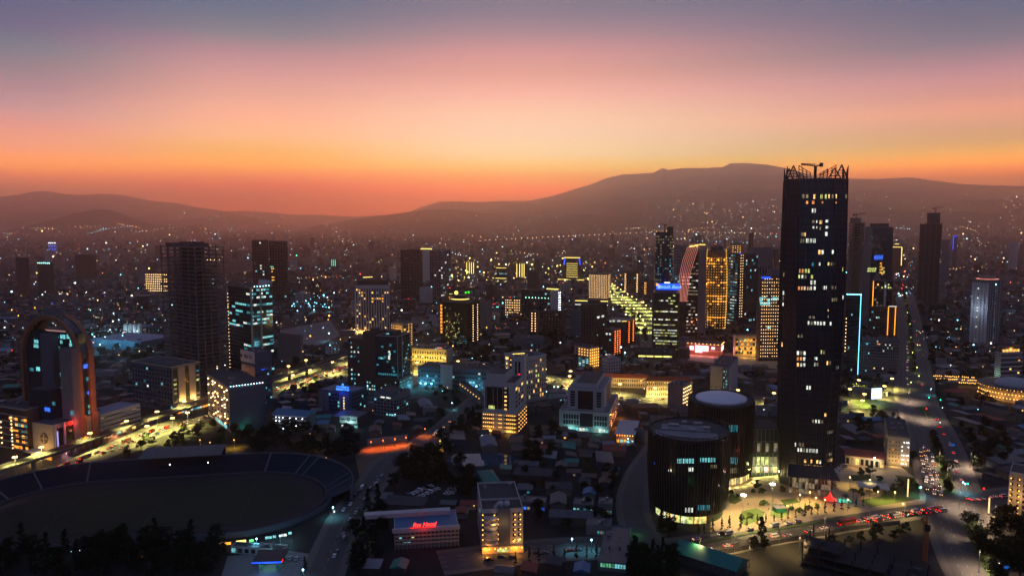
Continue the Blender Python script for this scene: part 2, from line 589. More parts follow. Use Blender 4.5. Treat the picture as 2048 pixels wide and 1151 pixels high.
class Bld:
    """a building stood on a ground point; local x runs along its right-hand street front, y along its left-hand one"""

    def __init__(s, name, label, cat, xc, yb, ytop, ang, xl=None, xr=None, Ll=None, Lr=None, H=None, group=None, dist=None, cast=None):
        s.a = math.radians(ang)
        s.P = gp(xc, yb)
        s.u = Vector((math.cos(s.a), math.sin(s.a), 0))
        s.v = Vector((-math.sin(s.a), math.cos(s.a), 0))
        s.H = H or ht(s.P, ytop)
        s.Lr = Lr if Lr else s.reach(s.u, xr)
        s.Ll = Ll if Ll else s.reach(s.v, xl)
        s.root = thing(name, label, cat, s.P, s.a, group)
        s.n_lit = 0
        s.rest = {}
        s.inv = Matrix.LocRotScale(s.P, Matrix.Rotation(s.a, 3, 'Z').to_quaternion(), None).inverted()

    def reach(s, d, x):
        lo, hi = 0.5, 260.0
        sg = 1 if proj(s.P + d * 1.0)[0] > proj(s.P)[0] else -1
        for _ in range(40):
            m = (lo + hi) / 2
            if (proj(s.P + d * m)[0] - x) * sg < 0:
                lo = m
            else:
                hi = m
        return lo

    def at(s, f, t, z, out=0.0):
        """face point: f 'R' or 'L', t metres from the near corner"""
        return (t, -out, z) if f == 'R' else (-out, t, z)

    def L(s, f):
        return s.Lr if f == 'R' else s.Ll

    def body(s, m, z0=0.0, z1=None, i=0.0, name='wall', x=None, y=None):
        z1 = s.H if z1 is None else z1
        x = x or (i, s.Lr - i)
        y = y or (i, s.Ll - i)
        return MB().mat(m).box(x[0], x[1], y[0], y[1], z0, z1).build(name, None, s.root)

    def roof(s, m=ROOF, par=1.1, pm=None, z=None, clutter=3, x=None, y=None, seed=1, over=0.0):
        z = s.H if z is None else z
        x = x or (-over, s.Lr + over)
        y = y or (-over, s.Ll + over)
        w = .35
        b = MB().mat(m).box(x[0] + w, x[1] - w, y[0] + w, y[1] - w, z + .003, z + .12)
        b.mat(pm or CONC)
        b.box(x[0], x[1], y[0], y[0] + w, z + .003, z + par).box(x[0], x[1], y[1] - w, y[1], z + .003, z + par)
        b.box(x[0], x[0] + w, y[0] + w, y[1] - w, z + .003, z + par).box(x[1] - w, x[1], y[0] + w, y[1] - w, z + .003, z + par)
        o = b.build('roof', None, s.root)
        q = random.Random(seed * 13 + int(s.P.x))
        for k in range(clutter):
            cx, cy = q.uniform(x[0] + 2.5, max(x[0] + 2.6, x[1] - 2.5)), q.uniform(y[0] + 2.5, max(y[0] + 2.6, y[1] - 2.5))
            if q.random() < .5:
                MB().mat(METAL).box(cx - 1, cx + 1, cy - .8, cy + .8, z + .12, z + 1.5).build('cooling_unit', None, s.root)
            else:
                MB().mat(ROOF_L).disc((cx, cy), 1.0, z + .12, z + 2.0, 10).build('water_tank', None, s.root)
        return o

    def room(s, x0, x1, y0, y1, h, m=CONC, z=None, name='plant_room'):
        z = (s.H if z is None else z) + .121
        MB().mat(m).box(s.Lr * x0, s.Lr * x1, s.Ll * y0, s.Ll * y1, z, z + h).mat(ROOF).box(s.Lr * x0 + .3, s.Lr * x1 - .3, s.Ll * y0 + .3, s.Ll * y1 - .3, z + h + .002, z + h + .1).build(name, None, s.root)

    def lit(s, f, t, z, w, h, m, out=.06, name='window'):
        """one lit window: t, z its centre"""
        s.n_lit += 1
        d = .1
        if s.n_lit <= 90:
            sc = (w, d, h) if f == 'R' else (d, w, h)
            return put(name, pane(m), s.root, s.at(f, t, z, out), None, sc)
        s.rest.setdefault(name, MB()).mat(m)
        x, y, zz = s.at(f, t, z, out)
        a, b = (w / 2, d / 2) if f == 'R' else (d / 2, w / 2)
        s.rest[name].box(x - a, x + a, y - b, y + b, zz - h / 2, zz + h / 2)

    def bulb(s, f, t, z, m, r=.6, out=.5, name='lamp'):
        s.n_lit += 1
        if s.n_lit <= 90:
            return put(name, bulb_mesh(m), s.root, s.at(f, t, z, out), None, (r * 2,) * 3)
        x, y, zz = s.at(f, t, z, out)
        s.rest.setdefault(name, MB()).mat(m).ball((x, y, zz), r, 5, 3)

    def grid(s, f, nc, nr, z0, z1, t0=0.0, t1=None, wf=.6, hf=.55, p=.0, cols=((G_WARM, 1),), dark=GLASS, seed=3, rows=None, sill=None, skipdark=False):
        """windows in nc columns and nr rows; p of them lit"""
        t1 = s.L(f) if t1 is None else t1
        q = random.Random(seed * 101 + int(s.P.y))
        cw, ch = (t1 - t0) / nc, (z1 - z0) / nr
        ms = [c[0] for c in cols]
        ws = [c[1] for c in cols]
        b = MB().mat(dark)
        for r in range(nr):
            pr = p if rows is None else rows.get(r, p)
            for c in range(nc):
                t, z = t0 + (c + .5) * cw, z0 + (r + .5) * ch
                w, h = cw * wf, ch * hf
                if q.random() < pr:
                    s.lit(f, t, z, w, h, q.choices(ms, ws)[0])
                elif not skipdark:
                    x, y, _ = s.at(f, t, z, .02)
                    hw = w / 2
                    if f == 'R':
                        b.box(t - hw, t + hw, -.06, .2, z - h / 2, z + h / 2)
                    else:
                        b.box(-.06, .2, t - hw, t + hw, z - h / 2, z + h / 2)
                if sill:
                    pass
        b.build('window_bank', None, s.root, kind='stuff')

    def slabs(s, n, z0, z1, m, d=.35, h=.5, faces='RL', name='trim'):
        """floor edges standing proud of the walls"""
        b = MB().mat(m)
        for k in range(n):
            z = z0 + (z1 - z0) * k / max(1, n - 1)
            for f in faces:
                if f == 'R':
                    b.box(-d if 'L' in faces else 0, s.Lr, -d, -.002, z - h / 2, z + h / 2)
                else:
                    b.box(-d, -.002, 0, s.Ll, z - h / 2, z + h / 2)
        b.build(name, None, s.root)

    def piers(s, f, n, z0, z1, m, w=.6, d=.4, t0=0.0, t1=None, name='mullion'):
        t1 = s.L(f) if t1 is None else t1
        b = MB().mat(m)
        for k in range(n):
            t = t0 + w / 2 + (t1 - t0 - w) * k / max(1, n - 1)
            if f == 'R':
                b.box(t - w / 2, t + w / 2, -d, -.002, z0, z1)
            else:
                b.box(-d, -.002, t - w / 2, t + w / 2, z0, z1)
        b.build(name, None, s.root)

    def panel(s, f, t0, t1, z0, z1, m, out=.15, name='panel'):
        b = MB().mat(m)
        if f == 'R':
            b.box(t0, t1, -out, -.001, z0, z1)
        else:
            b.box(-out, -.001, t0, t1, z0, z1)
        return b.build(name, None, s.root)

    def strip(s, f, ta, za, tb, zb, m, r=.35, out=.4, name='light_strip'):
        return MB().mat(m).bar(s.at(f, ta, za, out), s.at(f, tb, zb, out), r, 4).build(name, None, s.root)

    def fp(s, f, x, y):
        """face coordinates t, z that show at a photo pixel"""
        d = ray(x, y)
        o = Vector((0, 0, CAM_H))
        nrm = -s.v if f == 'R' else -s.u
        k = (s.P - o).dot(nrm) / d.dot(nrm)
        q = s.inv @ (o + d * k)
        return (q.x if f == 'R' else q.y), q.z

    def litpx(s, f, rects, m, split=1, name='window', out=.08):
        for r in rects:
            mm = m if len(r) < 5 else r[4]
            t0, z0 = s.fp(f, r[0], (r[1] + r[3]) / 2)
            t1, _ = s.fp(f, r[2], (r[1] + r[3]) / 2)
            _, za = s.fp(f, (r[0] + r[2]) / 2, r[1])
            _, zb = s.fp(f, (r[0] + r[2]) / 2, r[3])
            if t1 < t0:
                t0, t1 = t1, t0
            for k in range(split):
                w = (t1 - t0) / split
                s.lit(f, t0 + (k + .5) * w, (za + zb) / 2, w * (.82 if split > 1 else 1), za - zb, mm, out, name)

    def sign(s, f, t, z, body, size, m, out=.5, shear=0.0, backm=None, bw=None, bh=None, name='sign'):
        rot = (PI / 2, 0, 0) if f == 'R' else (PI / 2, 0, -PI / 2)
        if backm:
            bo = s.panel(f, t - bw / 2, t + bw / 2, z - bh / 2, z + bh / 2, backm, out - .15, name + '_board')
        return lettering(name + '_lettering', body, size, m, s.root, s.at(f, t, z, out), rot, shear=shear)

    def up(s, f, ts, z, col, power, out=2.0, name='uplight'):
        for t in ts:
            lamp(s.root, s.at(f, t, z, out), col, power, .5, name)

    def done(s):
        for k, b in s.rest.items():
            b.build(k + '_bank', None, s.root, kind='stuff')
        return s
# ------------------------------------------------------------------ the tall tower and its two round halls
WW = ((G_WHITE, 3), (G_WARM, 3), (G_LIME, 1), (G_DIM, 4))


def ringpt(poly, t):
    """point at parameter t (0..1) round a closed polygon, and its outward normal"""
    n = len(poly)
    L = [(Vector(poly[(i + 1) % n]) - Vector(poly[i])).length for i in range(n)]
    d = (t % 1) * sum(L)
    for i in range(n):
        if d <= L[i]:
            a, b = Vector(poly[i]), Vector(poly[(i + 1) % n])
            e = (b - a).normalized()
            return a + e * d, Vector((e.y, -e.x)), e
        d -= L[i]
    return Vector(poly[0]), Vector((0, -1)), Vector((1, 0))


def sky_tower():
    P = gp(1633, 985)
    D = P.y
    root = thing('skyscraper', 'very tall dark glass skyscraper with vertical ribs, an unfinished open crown and scattered lit windows', 'skyscraper', P + Vector((0, 20, 0)), math.radians(-15))
    H = ht(P, 357)
    z_at = lambda y: ht(P, y)
    # half width by height, from the outline of the photo
    prof = [(0, 18.2), (.10, 18.6), (.25, 19.5), (.45, 20.7), (.65, 21.2), (.85, 21.0), (1.0, 20.7)]

    def hw(z):
        return .85 * float(np.interp(z / H, [p[0] for p in prof], [p[1] for p in prof]))

    def ring(z):
        w = hw(z)
        k = z / H
        c = 9.5 - 3.0 * k          # corner cut grows to the foot, as the glass folds do
        c2 = 4.5 + 4.0 * k
        return [(-w + c, -w), (w - c2, -w), (w, -w + c2), (w, w - c), (w - c2, w), (-w + c, w), (-w, w - c2), (-w, -w + c)]
    zs = [H * k / 26 for k in range(27)]
    foot = 6.0
    MB().mat(mat('tower_glass', (.02, .03, .044), .22, 0, .7)).loft([[(x, y, z) for x, y in ring(max(z, foot))] for z in zs]).build('glass_wall', None, root)
    # ribs along each fold of glass
    rb = MB().mat(STEEL)
    for i in range(8):
        a0, a1 = ring(H * .5)[i], ring(H * .5)[(i + 1) % 8]
        n = max(2, int((Vector(a1) - Vector(a0)).length / 1.75))
        for k in range(n + 1):
            f = k / n
            pts = []
            for z in zs:
                r = ring(z)
                a, b = Vector(r[i]), Vector(r[(i + 1) % 8])
                e = (b - a).normalized()
                p = a + (b - a) * f + Vector((e.y, -e.x)) * .16
                pts.append(Vector((p.x, p.y, max(z, foot))))
            for p, q in zip(pts, pts[1:]):
                if (q - p).length > .1:
                    rb.bar(p, q, .17 if 0 < k < n else .4, 4)
    rb.build('rib', None, root)
    fl = MB().mat(mat('floor_edge', (.032, .038, .05), .5))
    z = 10.0
    while z < H - 2:
        fl.prism([(x * 1.002, y * 1.002) for x, y in ring(z)], z, z + .28)
        z += 4.1
    fl.build('floor_edge', None, root)
    MB().mat(ROOF).prism([(x * .96, y * .96) for x, y in ring(H)], H + .01, H + .4).build('roof', None, root)
    # lit windows, read off the photo: x0, y0, x1, y1, colour, panes
    inv = Matrix.LocRotScale(root.location, Matrix.Rotation(math.radians(-15), 3, 'Z').to_quaternion(), None).inverted()
    o = inv @ Vector((0, 0, CAM_H))

    def hit(x, y):
        d = (inv.to_3x3() @ ray(x, y)).normalized()
        best = None
        for k in range(240, 1500):
            p = o + d * (k * .5)
            if p.z < 0 or p.z > H + 1:
                continue
            w = ring(p.z)
            ins = all((Vector(w[(i + 1) % 8]) - Vector(w[i])).cross(Vector((p.x, p.y)) - Vector(w[i])) > 0 for i in range(8))
            if ins:
                lo, hi = (k - 1) * .5, k * .5
                for _ in range(14):
                    m = (lo + hi) / 2
                    p = o + d * m
                    w = ring(max(0, p.z))
                    if all((Vector(w[(i + 1) % 8]) - Vector(w[i])).cross(Vector((p.x, p.y)) - Vector(w[i])) > 0 for i in range(8)):
                        hi = m
                    else:
                        lo = m
                p = o + d * hi
                w = ring(p.z)
                dist = [abs((Vector(w[(i + 1) % 8]) - Vector(w[i])).normalized().cross(Vector((p.x, p.y)) - Vector(w[i]))) for i in range(8)]
                i = dist.index(min(dist))
                e = (Vector(w[(i + 1) % 8]) - Vector(w[i])).normalized()
                return p, e
        return None
    W_, Y_, A_, O_, C_, D_, G_ = G_WHITE, G_WARM, G_LIME, G_ORANGE, G_TEAL, G_DIM, G_LIME
    wins = [(1602, 388, 1610, 397, D_), (1611, 388, 1618, 397, D_), (1626, 388, 1632, 398, Y_), (1640, 388, 1646, 398, A_), (1648, 388, 1654, 398, A_), (1655, 388, 1660, 397, Y_), (1662, 388, 1668, 397, D_), (1669, 388, 1675, 397, Y_),
            (1689, 388, 1695, 397, D_), (1570, 389, 1575, 398, D_), (1611, 401, 1618, 408, O_), (1622, 401, 1630, 408, O_), (1642, 402, 1647, 407, O_), (1668, 403, 1675, 407, O_), (1623, 416, 1632, 426, W_),
            (1623, 440, 1631, 446, D_), (1632, 440, 1635, 446, W_), (1638, 440, 1645, 448, D_), (1650, 439, 1658, 445, W_), (1624, 452, 1630, 457, D_), (1632, 452, 1635, 457, W_), (1638, 452, 1644, 460, D_), (1650, 451, 1658, 457, W_),
            (1649, 463, 1657, 472, W_), (1601, 464, 1612, 473, D_), (1600, 476, 1610, 486, D_), (1611, 476, 1618, 486, W_), (1619, 476, 1632, 486, W_), (1636, 499, 1648, 509, W_), (1663, 499, 1669, 508, W_),
            (1622, 524, 1630, 532, C_), (1637, 524, 1642, 531, C_), (1654, 524, 1671, 531, D_), (1598, 537, 1608, 546, O_), (1609, 537, 1620, 546, A_), (1597, 549, 1632, 557, A_), (1620, 560, 1632, 569, W_), (1596, 572, 1617, 580, O_),
            (1618, 572, 1632, 580, W_), (1646, 571, 1655, 579, W_), (1660, 571, 1676, 578, D_), (1660, 595, 1678, 603, D_), (1617, 631, 1630, 637, D_), (1655, 618, 1658, 622, W_), (1655, 630, 1658, 635, D_), (1616, 642, 1662, 650, W_),
            (1595, 668, 1606, 675, D_), (1593, 701, 1612, 710, W_), (1641, 699, 1650, 708, A_), (1593, 713, 1611, 721, O_), (1593, 725, 1611, 733, W_), (1628, 713, 1636, 720, D_), (1628, 724, 1637, 732, W_), (1653, 721, 1662, 730, Y_),
            (1612, 770, 1622, 779, W_), (1648, 825, 1654, 833, C_), (1624, 838, 1647, 846, W_), (1651, 860, 1668, 867, D_), (1588, 884, 1596, 893, D_), (1597, 884, 1608, 893, W_), (1588, 895, 1635, 904, W_), (1608, 918, 1643, 926, Y_),
            (1649, 904, 1668, 911, D_), (1608, 929, 1644, 937, Y_), (1649, 916, 1668, 923, D_), (1564, 544, 1570, 554, W_), (1563, 581, 1570, 590, W_), (1563, 592, 1569, 601, D_), (1563, 604, 1569, 612, W_), (1559, 683, 1567, 693, Y_),
            (1558, 706, 1566, 715, D_), (1557, 729, 1566, 737, W_), (1557, 752, 1565, 760, D_), (1557, 775, 1565, 784, W_), (1557, 786, 1565, 796, Y_), (1557, 808, 1564, 818, W_), (1557, 842, 1564, 851, W_), (1557, 853, 1563, 863, W_),
            (1557, 865, 1563, 874, W_), (1556, 877, 1562, 885, W_), (1556, 899, 1561, 907, W_), (1556, 910, 1561, 918, Y_), (1684, 534, 1687, 543, A_), (1683, 590, 1688, 599, W_), (1670, 731, 1680, 738, G_TEAL), (1587, 951, 1594, 972, Y_),
            (1588, 938, 1593, 948, D_)]
    extra = MB()
    cnt = 0
    for x0, y0, x1, y1, m in wins:
        q = hit((x0 + x1) / 2, (y0 + y1) / 2)
        if not q:
            continue
        p, e = q
        sc = D / F * 1.02
        w, h = (x1 - x0) * sc, (y1 - y0) * sc * .84
        n = max(1, round(w / 1.8))
        for k in range(n):
            c = p + Vector((e.x, e.y, 0)) * ((k + .5) / n - .5) * w + Vector((e.y, -e.x, 0)) * .05
            ww = w / n * .62
            if rnd.random() < .12 and n > 3:
                continue
            mm = m if rnd.random() < .7 else rnd.choice((G_DIM, G_WARM, G_WHITE))
            cnt += 1
            if cnt <= 96:
                put('window', pane(mm), root, c, math.atan2(e.y, e.x), (ww, .16, h))
            else:
                a = Vector((e.x, e.y))
                extra.mat(mm).obox((c.x, c.y), a, ww / 2, .08, c.z - h / 2, c.z + h / 2)
    extra.build('window_bank', None, root, kind='stuff')
    # open steel crown: leaning lattice blades over each side
    r = ring(H)
    for i in range(8):
        cr = MB().mat(STEEL)
        a, b = Vector((*r[i], H)), Vector((*r[(i + 1) % 8], H))
        ln = (b - a).length
        if ln < 15:
            tip = (a + b) / 2 * 1.0
            tip.z = H + 8.5
            for s_, e_ in ((a, tip), (b, tip), (a, b)):
                cr.bar(s_, e_, .4)
            for k in range(1, 5):
                cr.bar(a + (tip - a) * k / 5, b + (tip - b) * k / 5, .25)
            cr.build('crown_blade', None, root)
            continue
        n = 9
        top = []
        for k in range(n + 1):
            f = k / n
            h = 1.6 + 6.6 * abs(f * 2 - 1)
            p = a + (b - a) * f
            q = p + Vector((0, 0, h)) + Vector((b - a)).normalized() * (.5 if f > .5 else -.5)
            top.append(q)
            if .38 < f < .6:
                continue
            cr.bar(p, q, .26)
            if k:
                cr.bar(top[k - 1], q, .26)
                for j in (1, 2, 3):
                    cr.bar(a + (b - a) * (k - 1) / n + (top[k - 1] - (a + (b - a) * (k - 1) / n)) * j / 4, p + (q - p) * j / 4, .16)
        cr.bar(a, b, .2)
        cr.build('crown_lattice', None, root)
    # entrance canopy and lobby
    w = hw(6)
    MB().mat(DARK).add([(-w + 4, -w - .3, 15.5), (w - 1, -w - .3, 15.5), (w + 2, -w - 10, 10.8), (-w + 3, -w - 10, 10.8), (-w + 4, -w - .3, 16.3), (w - 1, -w - .3, 16.3), (w + 2, -w - 10, 11.4), (-w + 3, -w - 10, 11.4)],
                       [(0, 1, 2, 3), (7, 6, 5, 4), (3, 2, 6, 7), (2, 1, 5, 6), (0, 3, 7, 4), (1, 0, 4, 5)]).build('canopy', None, root)
    lb = MB().mat(METAL)
    for k in range(15):
        x = -w + 4 + (2 * w - 5) * k / 14
        lb.bar((x, -w - 8, 0), (x, -w - 8, 10.8), .16)
    for z in (3.6, 7.2):
        lb.bar((-w + 4, -w - 8, z), (w - 1, -w - 8, z), .14)
    lb.build('lobby_frame', None, root)
    for k in range(14):
        x = -w + 4 + (2 * w - 5) * (k + .5) / 14
        for z, m in ((1.8, G_DIM), (5.4, G_DIM), (9.0, G_DIM)):
            if rnd.random() < .42:
                put('lobby_window', pane(m), root, (x, -w - 7.9, z), 0, (2.0, .08, 3.0))
    lamp(root, (0, -w - 5, 9), (255, 190, 120), 2600, 1.0)
    # crane on the roof
    ck = thing('tower_crane', 'small luffing crane with counterweight standing on the crown of the skyscraper', 'crane', root.location + Vector((0, 0, H + .4)), math.radians(-15))
    MB().mat(STEEL).box(-.8, .8, -.8, .8, 0, 8.6).build('mast', None, ck)
    b = MB().mat(STEEL)
    b.bar((0, 0, 8.6), (-8.6, -1, 9.6), .5, 4).bar((0, 0, 9.6), (-8.6, -1, 10.1), .3, 4)
    for k in range(5):
        x = -1.2 - 1.5 * k
        b.bar((x, x * .1, 8.7 - x * .1), (x - .8, (x - .8) * .1, 9.6 - x * .06), .16, 4)
    b.build('jib', None, ck)
    MB().mat(STEEL).box(.6, 3.4, -.7, .7, 8.4, 9.2).box(2.4, 4.4, -1, 1, 8.0, 10.4).build('counterweight', None, ck)
    MB().mat(STEEL).bar((-8.2, -1, 9.8), (-8.2, -1, -1), .08, 4).build('cable', None, ck)
    return root, H


TOWER, TOWER_H = sky_tower()


def oval(cx, cy, rx, ry, n, rot=0.0):
    c, s_ = math.cos(rot), math.sin(rot)
    return [(cx + rx * math.cos(2 * PI * i / n) * c - ry * math.sin(2 * PI * i / n) * s_, cy + rx * math.cos(2 * PI * i / n) * s_ + ry * math.sin(2 * PI * i / n) * c) for i in range(n)]


def round_hall(name, label, xcen, yb, ytop, rx, ry, dome, prof, lits, foot_lit):
    P0 = gp(xcen, yb)
    C0 = P0 + Vector((P0.x, P0.y, 0)).normalized() * ry
    C0.z = 0
    H = ht(P0, ytop)
    root = thing(name, label, 'hall', C0, math.atan2(P0.x, P0.y) * -1)
    n = 40
    fl = 5.2

    def ring(z):
        k = float(np.interp(z / H, [p[0] for p in prof], [p[1] for p in prof]))
        return oval(0, 0, rx * k, ry * k, n)
    zs = [fl + (H - fl) * k / 14 for k in range(15)]
    MB().mat(GLASS).loft([[(x, y, z) for x, y in ring(z)] for z in zs]).build('glass_wall', None, root)
    fb = MB().mat(GLASSG).loft([[(x * .93, y * .93, z) for x, y in ring(fl)] for z in (0, fl)])
    fb.build('ground_floor', None, root)
    rb = MB().mat(STEEL)
    m_ = 84
    for i in range(m_):
        t_ = 2 * PI * i / m_
        pts = []
        for z in zs:
            k = float(np.interp(z / H, [p[0] for p in prof], [p[1] for p in prof]))
            pts.append(Vector((rx * k * math.cos(t_) * 1.012, ry * k * math.sin(t_) * 1.012, z)))
        for a, b in zip(pts, pts[1:]):
            rb.bar(a, b, .24, 4)
    rb.build('rib', None, root)
    rm = MB().mat(ROOF)
    top = ring(H)
    rm.prism([(x * .98, y * .98) for x, y in top], H + .01, H + .5)
    rm.build('roof', None, root)
    pr = MB().mat(STEEL)
    for i in range(n):
        a, b = Vector((*top[i], H)), Vector((*top[(i + 1) % n], H))
        pr.bar(a, a + Vector((a.x * .03, a.y * .03, 3.2)), .18)
        pr.bar(a + Vector((a.x * .03, a.y * .03, 3.2)), b + Vector((b.x * .03, b.y * .03, 3.2)), .18)
        pr.quad(a, b, b + Vector((0, 0, 1.4)), a + Vector((0, 0, 1.4)))
    pr.build('parapet_frame', None, root)
    cnt = 0
    dirv = Vector((-root.location.x, -root.location.y)).normalized()
    for (x0, x1, y, hh, m, nn) in lits:
        for k in range(nn):
            x = x0 + (x1 - x0) * (k + .5) / nn
            # find the wall point seen at x, y
            d = ray(x, y)
            loc = root.matrix_basis.inverted()
            o = loc @ Vector((0, 0, CAM_H))
            dd = (loc.to_3x3() @ d).normalized()
            for q in range(500, 2400):
                p = o + dd * (q * .25)
                if 0 < p.z < H:
                    kk = float(np.interp(p.z / H, [a[0] for a in prof], [a[1] for a in prof])) * 1.006
                    if (p.x / (rx * kk)) ** 2 + (p.y / (ry * kk)) ** 2 < 1:
                        a = math.atan2(p.y / ry ** 2, p.x / rx ** 2)
                        put('window', pane(m), root, p, a + PI / 2, ((x1 - x0) / nn * P0.y / F * .6 + .1, .2, hh))
                        break
    if foot_lit:
        a0, a1, mm = foot_lit
        for k in range(30):
            t_ = math.radians(a0 + (a1 - a0) * (k + .5) / 30)
            if rnd.random() < .85:
                put('lobby_window', pane(rnd.choice(mm)), root, (rx * .955 * prof[0][1] * math.cos(t_), ry * .955 * prof[0][1] * math.sin(t_), 2.6), t_ + PI / 2, (1.5, .2, 4.0))
    return root, C0, H, ring


h1, C1, H1, R1 = round_hall('round_hall', 'dark round glass hall with curving fins and a flat grey roof, lit at its foot', 1374, 1052, 886, 23.0, 26, None,
                            [(0, .93), (.12, .95), (.3, .985), (.6, 1.02), (1, 1.0)],
                            [(1354, 1388, 921, 2.6, G_CYAN, 9), (1400, 1432, 919, 2.4, G_CYAN, 8), (1376, 1387, 938, 2.2, G_WHITE, 3), (1420, 1434, 932, 1.9, G_DIM, 4), (1370, 1386, 1019, 2.6, G_WHITE, 5), (1395, 1420, 1014, 3.0, G_TEAL, 7),
                             (1336, 1344, 940, 1.2, G_WHITE, 2), (1308, 1311, 926, 1.2, G_BLUE, 1)], (-150, -60, (G_WARM, G_LIME, G_WHITE)))
# plant on the roof deck
for (x, y, w, d, h) in ((-9, 6, 6, 3, 1.4), (2, -4, 3.5, 2.5, 1.8), (10, 3, 4, 3, 1.5), (-14, -4, 4, 2, 1.2), (5, 12, 5, 2.4, 1.5), (-3, 14, 3, 3, 1.3)):
    MB().mat(METAL).box(x - w / 2, x + w / 2, y - d / 2, y + d / 2, H1 + .51, H1 + .5 + h).build('cooling_unit', None, h1)
MB().mat(ROOF_L).box(-20, 16, -16, -4.5, H1 + .51, H1 + .62).box(-16, 12, -2, 10, H1 + .51, H1 + .64).build('roof_deck', None, h1)
h2, C2, H2, R2 = round_hall('round_hall', 'taller round glass hall behind, with a shallow white dome on its roof', 1438, 972, 818, 21.0, 26, True,
                            [(0, .98), (.5, 1.0), (1, 1.0)],
                            [(1458, 1476, 856, 4.5, G_TEAL, 5), (1457, 1476, 920, 4.0, G_TEAL, 5), (1455, 1475, 940, 3.5, G_DIM, 5)], (-80, -20, (G_DIM, G_WARM)))
dm = MB().mat(mat('dome_membrane', (.72, .68, .72), .7))
rr = [1.0, .99, .8, .55, .28, .02]
zz = [0, 1.2, 2.4, 3.2, 3.7, 3.9]
dm.loft([[(x * .8 * k, y * .72 * k + 1, H2 + .52 + z) for x, y in oval(0, 0, 21, 26, 20)] for k, z in zip(rr, zz)])
dm.build('dome', None, h2)
for k in range(6):
    lamp(h2, (21 * math.cos(math.radians(-75 + k * 13)) * 1.12, 26 * math.sin(math.radians(-75 + k * 13)) * 1.12, 1.2), (230, 210, 130), 1100, .4, 'uplight')
# glazed link between the halls and the tower
lk = Bld('glass_link', 'tall glazed lobby block lit greenish from within, between the round hall and the skyscraper', 'building', 1503, 950, 858, 2, Ll=22, xr=1562)
lk.body(mat('lobby_glass', (.05, .07, .06), .2, 0, .6))
lk.piers('R', 8, 0, lk.H, METAL, .35, .35)
lk.slabs(4, 7, lk.H, METAL, .3, .3, 'R')
for k in range(7):
    t_ = lk.Lr * (k + .5) / 7
    lk.lit('R', t_, 10, lk.Lr / 7 * .75, 5.5, G_LIME if k in (1, 2, 3) else G_DIM)
    lk.lit('R', t_, 4, lk.Lr / 7 * .75, 4, (G_DIM, G_WARM, G_DIM, G_PINK)[k % 4])
    if k % 2:
        lk.lit('R', t_, 19, lk.Lr / 7 * .75, 6, G_DIM)
lk.lit('R', lk.Lr * .78, lk.H * .55, 2.5, 1.2, G_BLUE)
lk.roof(ROOF, .6, BROWN, clutter=1)
for k in range(3):
    lamp(lk.root, (lk.Lr * (.2 + .3 * k), -3.5, 4), (220, 220, 140), 2600, .6)
lk.done()
# ------------------------------------------------------------------ buildings west of the avenue
WARM = ((G_WARM, 3), (G_GOLD, 1))
COOL = ((G_CYAN, 4), (G_WHITE, 1), (G_TEAL, 2))
MIXD = ((G_WARM, 2), (G_WHITE, 2), (G_CYAN, 2), (G_DIM, 3))


